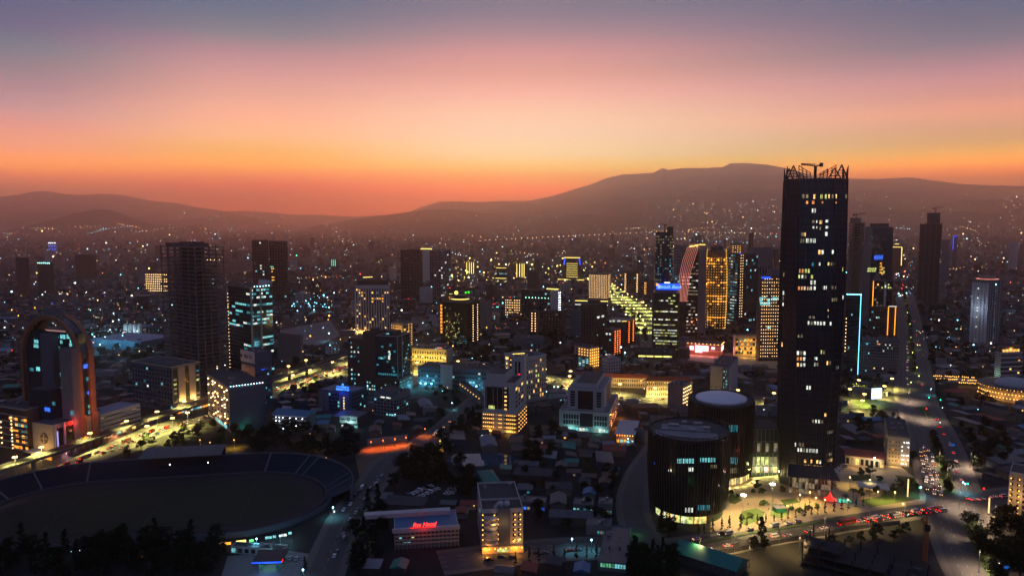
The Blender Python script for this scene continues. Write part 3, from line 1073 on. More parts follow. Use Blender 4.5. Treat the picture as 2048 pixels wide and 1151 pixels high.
def arch_building():
    P = gp(110, 914)
    a = math.radians(68)
    root = thing('arch_building', 'office building inside a huge terracotta arch, with blue lit windows', 'building', P, a)
    u, v = Vector((math.cos(a), math.sin(a), 0)), Vector((-math.sin(a), math.cos(a), 0))

    def cut(base, d, x):
        lo, hi = -10.0, 200.0
        sg = 1 if proj(base + d * 5)[0] > proj(base)[0] else -1
        for _ in range(40):
            m = (lo + hi) / 2
            if (proj(base + d * m)[0] - x) * sg < 0:
                lo = m
            else:
                hi = m
        return lo
    Lr, uA, uB = cut(P, u, 199), cut(P, u, 171), cut(P, u, 195)
    vv = lambda u0, x: cut(P + u * u0, v, x)
    W_ = vv(uA, 56)
    cy = W_ / 2 - 1.0
    H = ht(P + u * uA + v * cy, 630)
    R_o = W_ / 2
    R_i = R_o - 2.8
    zt = H - R_o
    n = 20
    for x0, x1 in ((uA - 3, uA), (uB - 4, uB)):
        b = MB().mat(BRICKC)
        po = [(-R_o, 0)] + [(-R_o * math.cos(PI * k / n), zt + R_o * math.sin(PI * k / n)) for k in range(n + 1)] + [(R_o, 0)]
        pi_ = [(-R_i, 0)] + [(-R_i * math.cos(PI * k / n), zt + R_i * math.sin(PI * k / n)) for k in range(n + 1)] + [(R_i, 0)]
        for k in range(len(po) - 1):
            b.add([(x, cy + p[0], p[1]) for x in (x0, x1) for p in (po[k], po[k + 1], pi_[k + 1], pi_[k])], [(0, 1, 2, 3), (7, 6, 5, 4), (0, 4, 5, 1), (2, 6, 7, 3)])
        b.build('arch', None, root)
    b = MB().mat(GLASSB)
    for k in range(n):
        p = [(-(R_o - .8) * math.cos(PI * q / n), zt + (R_o - .8) * math.sin(PI * q / n)) for q in (k, k + 1)]
        b.quad((uA, cy + p[0][0], p[0][1]), (uA, cy + p[1][0], p[1][1]), (uB - 4, cy + p[1][0], p[1][1]), (uB - 4, cy + p[0][0], p[0][1]))
    b.build('vault_glazing', None, root)
    MB().mat(CONC).box(uA + 1, uB - 5, cy - 9, cy + 8, H - .6, H + 5).mat(ROOF).box(uA + 1.4, uB - 5.4, cy - 8.6, cy + 7.6, H + 5.002, H + 5.1).build('plant_room', None, root)
    y0, y1 = cy - R_i + .3, cy + R_i - .3

    def block(name, m, ua, ub, xa, xb, ytop):
        va, vb = vv(ua, xb), vv(ua, xa)
        h = ht(P + u * ua + v * (va + vb) / 2, ytop)
        MB().mat(m).box(ua, ub, va, vb, 0, h).mat(ROOF).box(ua + .3, ub - .3, va + .3, vb - .3, h + .002, h + .1).build(name, None, root)
    MB().mat(GLASSB).box(uA + .01, uB - 4.01, y0, y1, 0, ht(P + u * uA + v * cy, 662)).build('office_block', None, root)
    block('stair_tower', BLUEW, uA - 5, uA - .01, 92, 116, 667)
    block('stair_tower', CONC, uA - 9, uA - 3.01, 129, 152, 697)
    block('office_wing', GLASSB, uA - 15, uA - 5.01, 64, 104, 779)
    hp = ht(P, 850)
    vL = vv(0, 68)
    MB().mat(CREAM).box(0, Lr, 0, vL, 0, hp).mat(ROOF).box(.4, Lr - .4, .4, vL - .4, hp + .002, hp + .1).build('podium', None, root)
    gl = MB().mat(GLASS)
    for t0, t1 in ((.06, .2), (.24, .44), (.48, .62)):
        gl.box(Lr * t0, Lr * t1, -.1, -.001, .5, hp - 3)
    gl.build('curtain_wall', None, root)
    pn = MB().mat(WHITE)
    for t_ in (.03, .22, .46, .64):
        pn.box(Lr * t_ - .7, Lr * t_ + .7, -1.2, -.101, 0, hp + .4)
    pn.build('entrance_column', None, root)
    for x0, x1 in ((uA - 3.4, uA + .2), (uB - 4.4, uB + .2)):
        MB().mat(BRICKC).box(x0, x1, -2.6, -.12, 0, hp + 2).build('entrance_pylon', None, root)
    MB().mat(mat('emblem_dark', (.08, .08, .07), .6)).disc((0, 0), 4.0, 0, .3, 20).build('emblem', None, root)
    em = [o for o in root.children if o.name.startswith('emblem')][0]
    em.location = (-.02, vL * .45, hp * .55)
    em.rotation_euler = (0, -PI / 2, 0)
    MB().mat(CREAM).box(-.5, .5, -3.4, 3.4, .301, .5).box(-3.4, 3.4, -.5, .5, .501, .7).build('emblem_cross', None, em)
    o = Vector((0, 0, CAM_H))

    def lits(axis, c, rects):
        nr = u if axis == 'u' else v
        for x0, y0_, x1, y1_, m in rects:
            x0, x1, y0_, y1_ = x0 / 2.405, x1 / 2.405, 600 + y0_ / 2.405, 600 + y1_ / 2.405
            d = ray((x0 + x1) / 2, (y0_ + y1_) / 2)
            k = (P + nr * c - o).dot(nr) / d.dot(nr)
            q = o + d * k - P
            sc = (o + d * k).y / F
            w, h = (x1 - x0) * sc * 1.15, (y1_ - y0_) * sc
            lu, lv_ = q.dot(u), q.dot(v)
            put('window', pane(m), root, (c - .06, lv_, q.z) if axis == 'u' else (lu, c - .06, q.z), None, (.12, w, h) if axis == 'u' else (w * 1.6, .12, h))
    C_, T_, L_, B_ = G_CYAN, G_TEAL, G_LIME, G_BLUE
    lits('u', uA, [(162, 190, 187, 205, C_), (160, 210, 188, 228, C_), (140, 325, 165, 340, T_), (172, 320, 195, 340, C_), (287, 165, 317, 185, C_), (318, 165, 347, 185, C_), (335, 187, 350, 205, C_), (332, 207, 348, 222, C_), (262, 172, 285, 182, T_), (288, 192, 302, 208, C_), (265, 220, 290, 235, T_),
                   (275, 347, 294, 368, C_), (280, 415, 300, 432, C_), (282, 436, 300, 450, L_), (374, 353, 387, 375, C_), (376, 398, 390, 415, C_), (383, 530, 399, 552, B_), (290, 545, 308, 578, L_)])
    lits('u', uA - 15, [(212, 515, 245, 535, B_), (250, 488, 268, 505, T_)])
    lits('u', uA - 9, [(338, 530, 358, 555, T_)])
    lits('v', 1.2, [(410, 305, 437, 325, B_), (422, 367, 442, 385, T_), (425, 435, 437, 450, B_), (430, 500, 447, 515, glow('lit_green', (120, 230, 170), .5, .5)), (428, 525, 440, 545, T_), (408, 235, 432, 250, G_DIM)])
    for t_, m in ((.13, G_DIM), (.29, G_TEAL), (.38, G_DIM), (.55, G_DIM)):
        put('window', pane(m), root, (Lr * t_, -.14, 4), None, (3.4, .1, 3.4))
    MB().mat(L_RED).ball((Lr * .34, -1.6, hp - 1.2), 1.5, 8, 5).build('emblem_light', None, root)
    MB().mat(glow('line_mauve', (190, 170, 255), 1.0)).bar((Lr * .05, -1.6, 1), (Lr * .05, -1.6, hp * .8), .5).build('light_strip', None, root)
    lamp(root, (Lr * .36, -4, hp - 2), (255, 70, 60), 4200, .6, 'uplight')
    lamp(root, (Lr * .16, -5, 4), (255, 180, 190), 3000, .6, 'uplight')
    lamp(root, (-6, vL * .4, 5), (255, 190, 110), 1500, .6, 'uplight')
    for k in range(4):
        lamp(root, ((uA + uB) / 2 - 2, -7, hp + 4 + k * 13), (255, 150, 85), 1700 - 380 * k, .8, 'uplight')
    lamp(root, (uA - 20, vL * .5, hp + 5), (40, 130, 255), 300, .6, 'uplight')


arch_building()

b = Bld('apartment_building', 'block with bands of warm lit floors beside the arch building', 'building', 58, 905, 820, 66, Ll=34, Lr=16)
b.body(BROWN)
b.roof(seed=2)
for r in range(6):
    for c in range(6):
        if rnd.random() < .62:
            b.lit('L', 2 + c * 3.4, 3 + r * 4.2, 3.1, 2.0, rnd.choice((G_WARM, G_GOLD, G_GOLD, G_DIM, G_TEAL)))
b.slabs(7, 1.2, b.H, CREAM, .7, .7, 'L')
for r in range(10):
    b.bulb('L', 17.5, 1.5 + r * 2.6, B_WARM, .45)
for r in range(5):
    b.bulb('L', 30, 4 + r * 4, B_WARM, .5)
b.done()

b = Bld('rail_station', 'low kiosk with a flat canopy beside the elevated rail line', 'station', 104, 922, 908, 68, xl=52, Lr=10)
b.body(CREAM, 0, b.H - 1.4, 1.5)
MB().mat(WHITE).box(-1, b.Lr + 1, -1, b.Ll + 1, b.H - 1.2, b.H - .6).build('canopy', None, b.root)
b.grid('L', 5, 1, .5, 3.5, wf=.8, hf=.8, p=.6, cols=WARM)
lamp(b.root, (-4, b.Ll * .5, 5), (255, 200, 110), 5000, .6)
b.done()

b = Bld('office_building', 'low white building with dark ribbon windows beside the arch, facing the boulevard', 'building', 203, 880, 830, 70, Ll=20, xr=282)
b.body(WHITE)
for r in range(5):
    z = b.H * (r + .55) / 5.4
    b.panel('R', .8, b.Lr - .6, z, z + b.H * .06, GLASS, .02 + .02, 'window_band')
    b.panel('R', .2, b.Lr, z - 1.3, z - .9, WHITE, .5, 'ledge')
for t_ in (.5, .55, .62):
    b.lit('R', b.Lr * t_, b.H * .42, 2.2, 1.0, G_WARM)
b.grid('R', 8, 1, .3, 3.3, p=.5, cols=((G_CYAN, 1), (G_WARM, 1)), wf=.7, hf=.8)
b.roof(TIN_B, .6, WHITE, clutter=1)
b.up('R', (b.Lr * .25, b.Lr * .6), 2.5, (255, 170, 110), 5200, 4)
b.done()

b = Bld('office_building', 'grey block with two tall cream piers lit over its shop podium', 'building', 347, 826, 735, 60, xl=267, xr=402)
b.body(BLUEW)
b.grid('L', 14, 9, 3, b.H - 2, p=.02, cols=COOL, wf=.5, hf=.5)
b.panel('R', 1, b.Lr - 1, 2, b.H - 2, GLASSG, .05, 'curtain_wall')
b.panel('R', b.Lr * .2, b.Lr * .44, 0, b.H - .5, CREAM, 1.0, 'pier')
b.panel('R', b.Lr * .60, b.Lr * .82, 0, b.H - .5, CREAM, 1.0, 'pier')
for r in range(7):
    for t_ in (.1, .52, .92):
        if rnd.random() < .4:
            b.lit('R', b.Lr * t_, 9 + r * (b.H - 12) / 7, b.Lr * .1, 1.8, rnd.choice((G_LIME, G_DIM, G_TEAL)))
b.roof(ROOF, 1.0, CREAM, clutter=5, over=.8)
b.room(.2, .7, .3, .8, 3)
MB().mat(CREAM).box(-.6, b.Lr + 12, -7, -.2, 0, 9).mat(ROOF).box(-.3, b.Lr + 11.7, -6.7, -.5, 9.002, 9.1).build('podium', None, b.root)
for k in range(12):
    b.lit('R', 1 + k * (b.Lr + 9) / 12, 2.2, (b.Lr + 9) / 12 * .8, 2.8, rnd.choice((G_CYAN, G_WHITE, G_TEAL, G_GOLD)), 7.06)
    if k % 2:
        b.lit('R', 1 + k * (b.Lr + 9) / 12, 6.2, (b.Lr + 9) / 12 * .8, 1.8, rnd.choice((G_LIME, G_DIM)), 7.06)
b.up('R', (b.Lr * .3, b.Lr * .7), 10, (255, 200, 120), 5200, 4)
b.done()


CONC_S = mat('concrete_slab', (.17, .152, .142), .95, noise=(.5, (.12, .11, .1), .3))


def shell_tower(name, label, xc, yb, ytop, ang, xl, xr, nf, nx, ny, slab_m=CONC_S, core=.34, group=None, dense=True):
    """concrete frame with open floors"""
    b = Bld(name, label, 'building', xc, yb, ytop, ang, xl=xl, xr=xr, group=group)
    fh = b.H / nf
    s_ = MB().mat(slab_m)
    for k in range(1, nf + 1):
        s_.box(-1.2, b.Lr + 1.2, -1.2, b.Ll + 1.2, k * fh - .75, k * fh)
    s_.build('floor_slab', None, b.root)
    for i in range(nx + 1):
        for j in range(ny + 1):
            if 0 < i < nx and 0 < j < ny:
                continue
            x, y = b.Lr * i / nx, b.Ll * j / ny
            MB().mat(slab_m).box(x - .5, x + .5, y - .5, y + .5, 0, b.H + (1.2 if (i + j) % 2 else 0)).build('column', None, b.root)
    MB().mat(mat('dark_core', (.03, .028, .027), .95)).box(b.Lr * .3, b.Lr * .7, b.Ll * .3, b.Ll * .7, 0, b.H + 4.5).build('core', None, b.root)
    return b


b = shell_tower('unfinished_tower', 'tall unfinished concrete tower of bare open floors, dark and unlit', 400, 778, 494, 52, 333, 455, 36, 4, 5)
MB().mat(CONC_D).box(b.Lr * .05, b.Lr * .75, b.Ll * .2, b.Ll * .9, b.H + .02, b.H + 3.4).build('plant_room', None, b.root)
for k in range(7):
    b.bulb('R', b.Lr * rnd.uniform(.3, .95), rnd.uniform(4, 40), rnd.choice((B_WHITE, B_WARM)), .35, -1)
b.done()

b = Bld('glass_office_tower', 'dark glass office tower with rows of cyan lit floors beside the unfinished tower', 'building', 505, 754, 577, 46, xl=461, xr=549)
b.body(GLASSB)
fh = b.H / 24
for f, n in (('L', 6), ('R', 7)):
    for r in range(24):
        for c in range(n):
            t_ = b.L(f) * (c + .5) / n
            y = proj(Vector(b.P) + (b.u if f == 'R' else b.v) * t_ + Vector((0, 0, (r + .5) * fh)))[1]
            on = any(a <= y <= z for a, z in (((605, 613), (620, 628), (640, 652)) if f == 'L' else ((578, 590), (592, 598), (604, 612), (618, 650), (672, 680), (684, 692), (698, 704), (710, 716), (730, 742))))
            if (f == 'L' and c < 2 and 582 < y < 590) or (f == 'L' and c < 2 and 686 < y < 712):
                on = True
            if f == 'R' and c < 3 and y > 655:
                on = c < 1 and 690 < y < 708
            if on and rnd.random() < .82:
                b.lit(f, t_, (r + .5) * fh, b.L(f) / n * .9, fh * .52, rnd.choice((G_CYAN, G_CYAN, G_WHITE, G_TEAL)))
b.slabs(25, 0, b.H, STEEL, .12, .35)
for f, t_ in (('R', .0), ('R', .42)):
    b.panel(f, b.Lr * t_, b.Lr * t_ + 2.0, 0, b.H + 1.5, CREAM, .9, 'pier')
b.roof(ROOF, 1.4, CONC, clutter=4)
MB().mat(METAL).add([(b.Lr * .5, 0, b.H + 1), (b.Lr, 0, b.H + 1), (b.Lr, b.Ll * .6, b.H + 1), (b.Lr * .5, 0, b.H + 1.2), (b.Lr + 1, -1, b.H + 7), (b.Lr + 1, b.Ll * .6, b.H + 7)],
                    [(0, 1, 2), (5, 4, 3), (0, 3, 4, 1), (1, 4, 5, 2), (2, 5, 3, 0)]).build('roof_sail', None, b.root)
for k in range(6):
    b.bulb('R', b.Lr * (.2 + .13 * k), b.H + 2, B_CYAN if k % 2 else B_WHITE, .5)
for k in range(22):
    b.bulb('L', b.Ll - .3, 4 + k * 4, B_WARM, .32)
b.done()

b = Bld('television_building', 'blue grey tower with a cream lit side and a broadcaster sign on its top', 'building', 513, 822, 707, 48, xl=486, xr=546)
b.body(BLUEW)
b.panel('L', .5, b.Ll - .5, 0, b.H - 12, BEIGE, .4, 'facade_panel')
b.panel('L', 0, b.Ll, b.H - 9, b.H + 1.2, mat('sign_cream', (.5, .46, .44), .8), .7, 'sign_board')
b.sign('L', b.Ll * .45, b.H - 4, 'EBS TV', 4.6, mat('sign_ink', (.03, .04, .06), .6), .8)
MB().mat(mat('sign_ink', (.03, .04, .06), .6)).disc((0, 0), 1.5, 0, .2, 12).build('sign_emblem', None, b.root)
e = [o for o in b.root.children if o.name.startswith('sign_emblem')][0]
e.location = b.at('L', b.Ll * .92, b.H - 4, .75)
e.rotation_euler = (0, -PI / 2, 0)
b.slabs(11, 6, b.H - 10, BLUEW, .45, 1.8, 'R')
for r in range(8):
    b.panel('R', .6, b.Lr - .6, b.H * (.1 + r * .1), b.H * (.1 + r * .1) + 1.6, GLASSB, .03, 'window_band')
for r in range(7):
    b.panel('L', b.Ll * .3, b.Ll * .7, b.H * (.14 + r * .1), b.H * (.14 + r * .1) + .7, mat('slot_brown', (.12, .07, .05), .8), .45, 'vent_slot')
for t_, z in ((.3, .45), (.75, .62), (.4, .3), (.9, .2), (.6, .38), (.8, .33), (.35, .15), (.55, .12)):
    b.lit('R', b.Lr * t_, b.H * z, 1.6, 1.3, rnd.choice((G_CYAN, G_TEAL)), .5)
b.roof(ROOF, .8, BLUEW, clutter=3)
b.up('L', (b.Ll * .2, b.Ll * .7), b.H * .34, (255, 170, 80), 3600, 5)
b.done()

b = Bld('office_building', 'block whose street wall is dotted with warm globe lamps, dark blue along its other side', 'building', 461, 864, 776, 36, xl=417, xr=533)
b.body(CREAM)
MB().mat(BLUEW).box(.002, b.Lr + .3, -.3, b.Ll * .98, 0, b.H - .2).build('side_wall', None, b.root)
b.grid('R', 10, 8, 3, b.H - 2, p=.07, cols=COOL, wf=.45, hf=.5, dark=GLASSB)
q = random.Random(4)
pat = ['1.11.11.1', '..1....1.', '1........', '...11..11', '..1...1..', '1.1....1.', '.1.11.11.', '.........', '..1....1.', '1...1..11', '...1.1...', '..1....1.']
b.grid('L', 7, 8, 3, b.H - 3, p=.0, wf=.4, hf=.5, dark=GLASS)
for r, row in enumerate(pat):
    for c, ch in enumerate(row):
        if ch == '1':
            b.bulb('L', b.Ll * (.92 - .105 * c), b.H * (.93 - .072 * r), B_WARM, .62)
b.lit('L', b.Ll * .4, 2, b.Ll * .5, 2.6, G_CYAN)
b.roof(ROOF, 1.0, BLUEW, clutter=4)
for k in range(12):
    b.bulb('R', b.Lr * (.04 + .08 * k), b.H + 1.4, B_WHITE if k % 3 else B_CYAN, .36)
for t_, z in ((.15, 4), (.3, 3), (.45, 6)):
    lamp(b.root, b.at('R', b.Lr * t_, z, 3), (60, 255, 190), 160, .4)
lamp(b.root, b.at('L', b.Ll * .5, 6, 5), (255, 190, 120), 2600, .5, 'uplight')
b.done()

b = Bld('apartment_building', 'low white block under a blue metal roof with white lamps on its balconies', 'building', 613, 864, 832, 76, xl=547, xr=632)
b.body(BLUEW)
b.slabs(4, 2.8, b.H - .5, WHITE, 1.0, .9, 'L')
b.grid('L', 10, 4, .5, b.H - .5, p=.0, wf=.5, hf=.6)
for c in (1, 3, 5, 7.2, 8.3, 9.4):
    for r in range(4):
        if rnd.random() < .8:
            b.bulb('L', b.Ll * c / 10.5, 2 + r * (b.H - 1) / 4, B_WHITE, .36, 1.0)
MB().mat(TIN_B).add([(-1.5, -1.5, b.H), (b.Lr + 1, -1.5, b.H), (b.Lr + 1, b.Ll + 1, b.H), (-1.5, b.Ll + 1, b.H), (b.Lr * .5, -1.5, b.H + 3), (b.Lr * .5, b.Ll + 1, b.H + 3)],
                    [(0, 3, 5, 4), (1, 4, 5, 2), (0, 4, 1), (3, 2, 5), (0, 1, 2, 3)]).build('roof', None, b.root)
lamp(b.root, b.at('L', b.Ll * .4, 7, 6), (200, 215, 255), 1600, .5)
b.done()


def glyphs(root, at, w, h, n, m, seed, name='sign_lettering'):
    """a line of small lit letter strokes"""
    q = random.Random(seed)
    mb = MB().mat(m)
    cw = w / n
    for k in range(n):
        x = -w / 2 + k * cw
        mb.box(x + cw * .08, x + cw * .26, -.1, .1, -h / 2, h / 2)
        if q.random() < .8:
            mb.box(x + cw * .26, x + cw * .8, -.1, .1, h * .32, h * .5)
        if q.random() < .6:
            mb.box(x + cw * .26, x + cw * .7, -.1, .1, -h * .08, h * .1)
        if q.random() < .6:
            mb.box(x + cw * .62, x + cw * .8, -.1, .1, -h / 2, h * .31)
    o = mb.build(name, None, root)
    o.location = at[0]
    o.rotation_euler = at[1]
    return o


b = Bld('office_building', 'low grey office with pale pilasters and a glowing blue roof sign', 'building', 704, 828, 786, 68, xl=638, xr=735)
b.body(BLUEW)
for t0, t1 in ((.08, .36), (.70, .83), (.85, .99)):
    b.panel('L', b.Ll * t0, b.Ll * t1, 0, b.H - .6, CONC, .7, 'pilaster')
b.grid('L', 6, 5, 1, b.H - 1, b.Ll * .37, b.Ll * .69, p=.1, cols=COOL, dark=GLASSB, wf=.8)
for r in range(6):
    b.lit('L', b.Ll * .22, 2 + r * (b.H - 4) / 6, 1.3, 1.5, G_WARM if r % 2 else G_WHITE, .8)
b.grid('R', 8, 5, 1, b.H - 1, p=.06, cols=COOL, dark=GLASSB)
b.roof(ROOF_L, .9, BLUEW, clutter=4)
b.panel('L', b.Ll * .04, b.Ll * .46, b.H + 1.0, b.H + 2.0, STEEL, .3, 'sign_frame')
glyphs(b.root, (b.at('L', b.Ll * .25, b.H + 2.6, .5), (0, 0, -PI / 2)), b.Ll * .40, 1.7, 9, glow('sign_blue', (60, 130, 255), 3.2), 3)
glyphs(b.root, (b.at('L', b.Ll * .25, b.H + 4.9, .5), (0, 0, -PI / 2)), b.Ll * .36, 1.5, 8, glow('sign_blue', (60, 130, 255), 3.2), 5)
MB().mat(glow('sign_blue', (60, 130, 255), 3.2)).ball(b.at('L', b.Ll * .25, b.H + 7.2, .5), .9, 6, 4).build('sign_emblem', None, b.root)
lamp(b.root, b.at('L', b.Ll * .25, b.H + 3.5, 4), (20, 70, 255), 4200, 1.0, 'sign_light')
b.done()

b = Bld('office_building', 'small grey block with two white lit strip windows near its top', 'building', 794, 834, 790, 66, xl=748, xr=821)
b.body(CONC)
b.grid('L', 7, 5, 1, b.H - 4, p=.04, cols=COOL)
b.grid('R', 6, 5, 1, b.H - 4, p=.06, cols=COOL)
for t_ in (.36, .62):
    b.lit('L', b.Ll * t_, b.H - 3, b.Ll * .2, 1.2, G_WHITE)
for t_ in (.1, .2, .3, .42):
    b.lit('L', b.Ll * t_, 1.6, 1.8, 1.5, G_CYAN)
b.roof(clutter=3)
b.room(.2, .8, .3, .8, 2.6)
b.done()

b = Bld('office_tower', 'broad brown tower with a rounded shoulder and a blue glass front over a stone base', 'building', 797, 788, 674, 72, xl=697, xr=821)
b.body(GLASSB, y=(0, b.Ll * .5))
MB().mat(BROWN).box(-1.2, b.Lr * .9, b.Ll * .44, b.Ll * .68, 0, b.H + 4).build('brown_wing', None, b.root)
MB().mat(BROWN).disc((b.Lr * .35, b.Ll * .54), 5.2, b.H + 4.002, b.H + 6.5, 16).mat(ROOF).disc((b.Lr * .35, b.Ll * .54), 4.6, b.H + 6.503, b.H + 6.6, 16).build('round_turret', None, b.root)
MB().mat(BROWN).box(-.4, b.Lr * .8, b.Ll * .68 + .002, b.Ll, 0, b.H * .93).mat(ROOF).box(0, b.Lr * .78, b.Ll * .69, b.Ll - .3, b.H * .93 + .003, b.H * .93 + .1).build('brown_wing', None, b.root)
MB().mat(BROWN).box(-2.5, b.Lr + 1, -2.2, b.Ll * .42, 0, b.H * .27).mat(ROOF).box(-2, b.Lr + .8, -1.8, -.1, b.H * .27 + .002, b.H * .27 + .1).build('base_block', None, b.root)
b.slabs(13, b.H * .32, b.H, STEEL, .2, .4)
b.panel('L', b.Ll * .0, b.Ll * .012, 0, b.H + 1, METAL, .5, 'pier')
b.panel('R', b.Lr * .3, b.Lr * .36, 0, b.H + 1, METAL, .5, 'pier')
for k in range(9):
    b.lit('L', b.Ll * (.04 + .042 * k), b.H * .34, 1.5, 2.0, G_TEAL, .3)
for t_, z, m in ((.28, .62, G_TEAL), (.32, .62, G_CYAN), (.36, .62, G_TEAL), (.25, .64, G_TEAL), (.2, .56, G_TEAL), (.16, .7, G_CYAN), (.17, .66, G_WHITE), (.17, .62, G_WHITE), (.17, .74, G_WHITE), (.4, .5, G_TEAL), (.1, .46, G_TEAL), (.06, .75, G_TEAL), (.3, .82, G_TEAL), (.14, .86, G_TEAL), (.08, .4, G_TEAL)):
    b.lit('L', b.Ll * t_, b.H * z, 2.2, 1.9, m, .3)
for k in range(8):
    b.lit('R', b.Lr * (.4 + .08 * (k % 7)), b.H * (.38 + .07 * k), 2.4, 1.6, G_TEAL if k % 3 else G_CYAN, .3)
for r in range(4):
    for c in range(9):
        if rnd.random() < .5:
            b.lit('R', b.Lr * (.05 + .105 * c), b.H * (.05 + .055 * r), 1.1, 1.1, rnd.choice((G_CYAN, G_TEAL)), 2.3)
        if rnd.random() < .28:
            b.lit('L', b.Ll * (.03 + .04 * c), b.H * (.05 + .055 * r), 1.0, 1.0, rnd.choice((G_CYAN, G_WHITE)), 2.6)
for k in range(5):
    b.lit('L', b.Ll * (.1 + .055 * k), b.H * .03, 2.2, 1.8, G_WHITE, 2.6)
for r in range(11):
    for t_ in (.78, .86, .92):
        if rnd.random() < .45:
            b.lit('L', b.Ll * t_, b.H * (.06 + .08 * r), 1.5, 1.6, rnd.choice((G_CYAN, G_TEAL, G_WHITE)), .5)
for r in range(3):
    for t_ in (.46, .5, .55, .6):
        if rnd.random() < .7:
            b.lit('L', b.Ll * t_, b.H * (.06 + .06 * r), 1.4, 1.5, rnd.choice((G_CYAN, G_WHITE)), 1.3)
b.roof(ROOF, 1.2, METAL, clutter=0, y=(0, b.Ll * .43))
b.room(.2, .6, .08, .3, 4.5, DARK)
b.lit('L', b.Ll * .2, b.H + 3, 3.5, 1, G_CYAN)
b.up('R', (0, b.Lr * .8), 4, (90, 210, 255), 2600, 4)
b.done()

b = Bld('shop_building', 'low dark roofed hall with a wide pale banner over a bright white shopfront', 'building', 716, 856, 836, 76, xl=662, xr=740)
b.body(DARK)
b.roof(TIN, .5, STEEL, clutter=0)
b.panel('L', b.Ll * .02, b.Ll * .66, b.H * .48, b.H + 1.5, mat('banner_pale', (.5, .52, .56), .7), .5, 'banner')
q = MB().mat(mat('banner_ink', (.08, .09, .12), .7)).disc((0, 0), 1.9, 0, .1, 16)
o = q.build('banner_emblem', None, b.root)
o.location = b.at('L', b.Ll * .34, b.H * .86, .52)
o.rotation_euler = (0, -PI / 2, 0)
b.panel('L', b.Ll * .05, b.Ll * .24, b.H * .75, b.H * .9, mat('banner_ink', (.08, .09, .12), .7), .56, 'banner_bar')
b.panel('L', b.Ll * .44, b.Ll * .62, b.H * .75, b.H * .9, mat('banner_ink', (.08, .09, .12), .7), .56, 'banner_bar')
for k in range(8):
    b.lit('L', b.Ll * (.05 + .075 * k), 1.3, b.Ll * .06, 1.8, G_WHITE if k > 2 else G_CYAN)
lamp(b.root, b.at('L', b.Ll * .3, 3, 4), (190, 255, 235), 2600, .6)
b.done()

b = Bld('hotel', 'pale hotel slab with dark vertical window bays, warm rooms and uplights at its foot', 'hotel', 712, 667, 570, 6, xl=679, xr=780)
b.body(WHITE, 0, b.H)
b.piers('R', 14, 0, b.H * .93, WHITE, 1.6, .9)
b.piers('L', 7, 0, b.H * .93, WHITE, 1.5, .9)
q = random.Random(8)
for r in range(15):
    for c in range(13):
        t_ = b.Lr * (c + .5) / 13
        pr_ = .75 if r == 13 else .6 if (r == 11 and 2 < c < 9) else .28 if c < 5 else .13
        m = q.choice((G_WARM, G_GOLD, G_WARM, G_DIM)) if q.random() < pr_ else None
        if m:
            b.lit('R', t_, 4 + r * b.H * .91 / 15, 2.6, 2.6, m)
    for c in range(6):
        if q.random() < .28 and r < 11:
            b.lit('L', b.Ll * (c + .5) / 6, 4 + r * b.H * .91 / 15, 2.2, 2.6, q.choice((G_WARM, G_GOLD)))
b.grid('R', 13, 1, 2, b.H * .93, p=0, dark=GLASS, wf=.45, hf=1)
b.grid('L', 6, 1, 2, b.H * .93, p=0, dark=GLASS, wf=.5, hf=1)
b.roof(ROOF, 1.5, BROWN, clutter=3)
b.room(.1, .96, .15, .8, 6.5, BROWN)
b.strip('R', b.Lr * .22, b.H + 11, b.Lr * .5, b.H + 11.6, L_YEL, .5, -8)
MB().mat(CONC).box(-22, -.5, -6, b.Ll + 4, 0, 6).mat(ROOF_L).box(-21.6, -.8, -5.6, b.Ll + 3.6, 6.003, 6.1).build('podium', None, b.root)
b.up('L', [b.Ll * (k + .5) / 6 for k in range(6)], 7.5, (255, 190, 100), 2400, 1.4)
b.up('R', [b.Lr * (k + .5) / 13 for k in range(0, 8)], 2.5, (255, 190, 100), 2200, 1.4)
b.done()

b = Bld('apartment_building', 'building edged with rows of yellow bulbs next to the pale hotel', 'building', 807, 702, 647, 52, xl=783, xr=826)
b.body(CREAM)
for r in range(7):
    for c in range(7):
        b.bulb('L', b.Ll * (c + .6) / 7, b.H * (.35 + .09 * r), B_GOLD, .36)
    b.panel('L', 0, b.Ll, b.H * (.32 + .09 * r), b.H * (.34 + .09 * r), BROWN, .3, 'ledge')
for r in range(13):
    for c in (.55, .85):
        b.bulb('R', b.Lr * c, b.H * (.06 + .074 * r), B_GOLD, .42)
b.grid('R', 3, 8, 2, b.H - 2, p=.1)
b.roof(clutter=2)
lamp(b.root, b.at('L', b.Ll * .4, b.H * .7, 4), (255, 190, 80), 3000, .5)
b.done()

b = Bld('glass_office_tower', 'curved dark glass building under a golden lit ring, with yellow and green rooftop signs', 'building', 934, 695, 607, 64, xl=882, xr=960)
b.body(GLASSG)
b.slabs(14, 3, b.H, STEEL, .2, .4)
q = random.Random(12)
for k in range(46):
    c = q.choice(((.42, .62), (.42, .38), (.72, .66), (.78, .3)))
    b.lit('L', b.Ll * min(.97, max(.03, q.gauss(c[0], .09))), b.H * min(.95, max(.05, q.gauss(c[1], .12))), 1.2, 1.2, q.choice((G_LIME, G_WARM, G_LIME, G_DIM)))
for r in range(4):
    for c in range(7):
        if q.random() < .5:
            b.lit('L', b.Ll * (.04 + .08 * c), b.H * (.1 + .05 * r), 2.6, .9, q.choice((G_TEAL, G_TEAL, G_DIM)))
for r in range(16):
    b.bulb('R', b.Lr * .45, b.H * (.12 + .054 * r), B_WARM, .42)
    b.bulb('R', b.Lr * .8, b.H * (.12 + .054 * r), B_WARM, .42)
for r in range(9):
    b.lit('L', b.Ll * .975, b.H * (.32 + .075 * r), 3.0, 3.2, G_GOLD, .2)
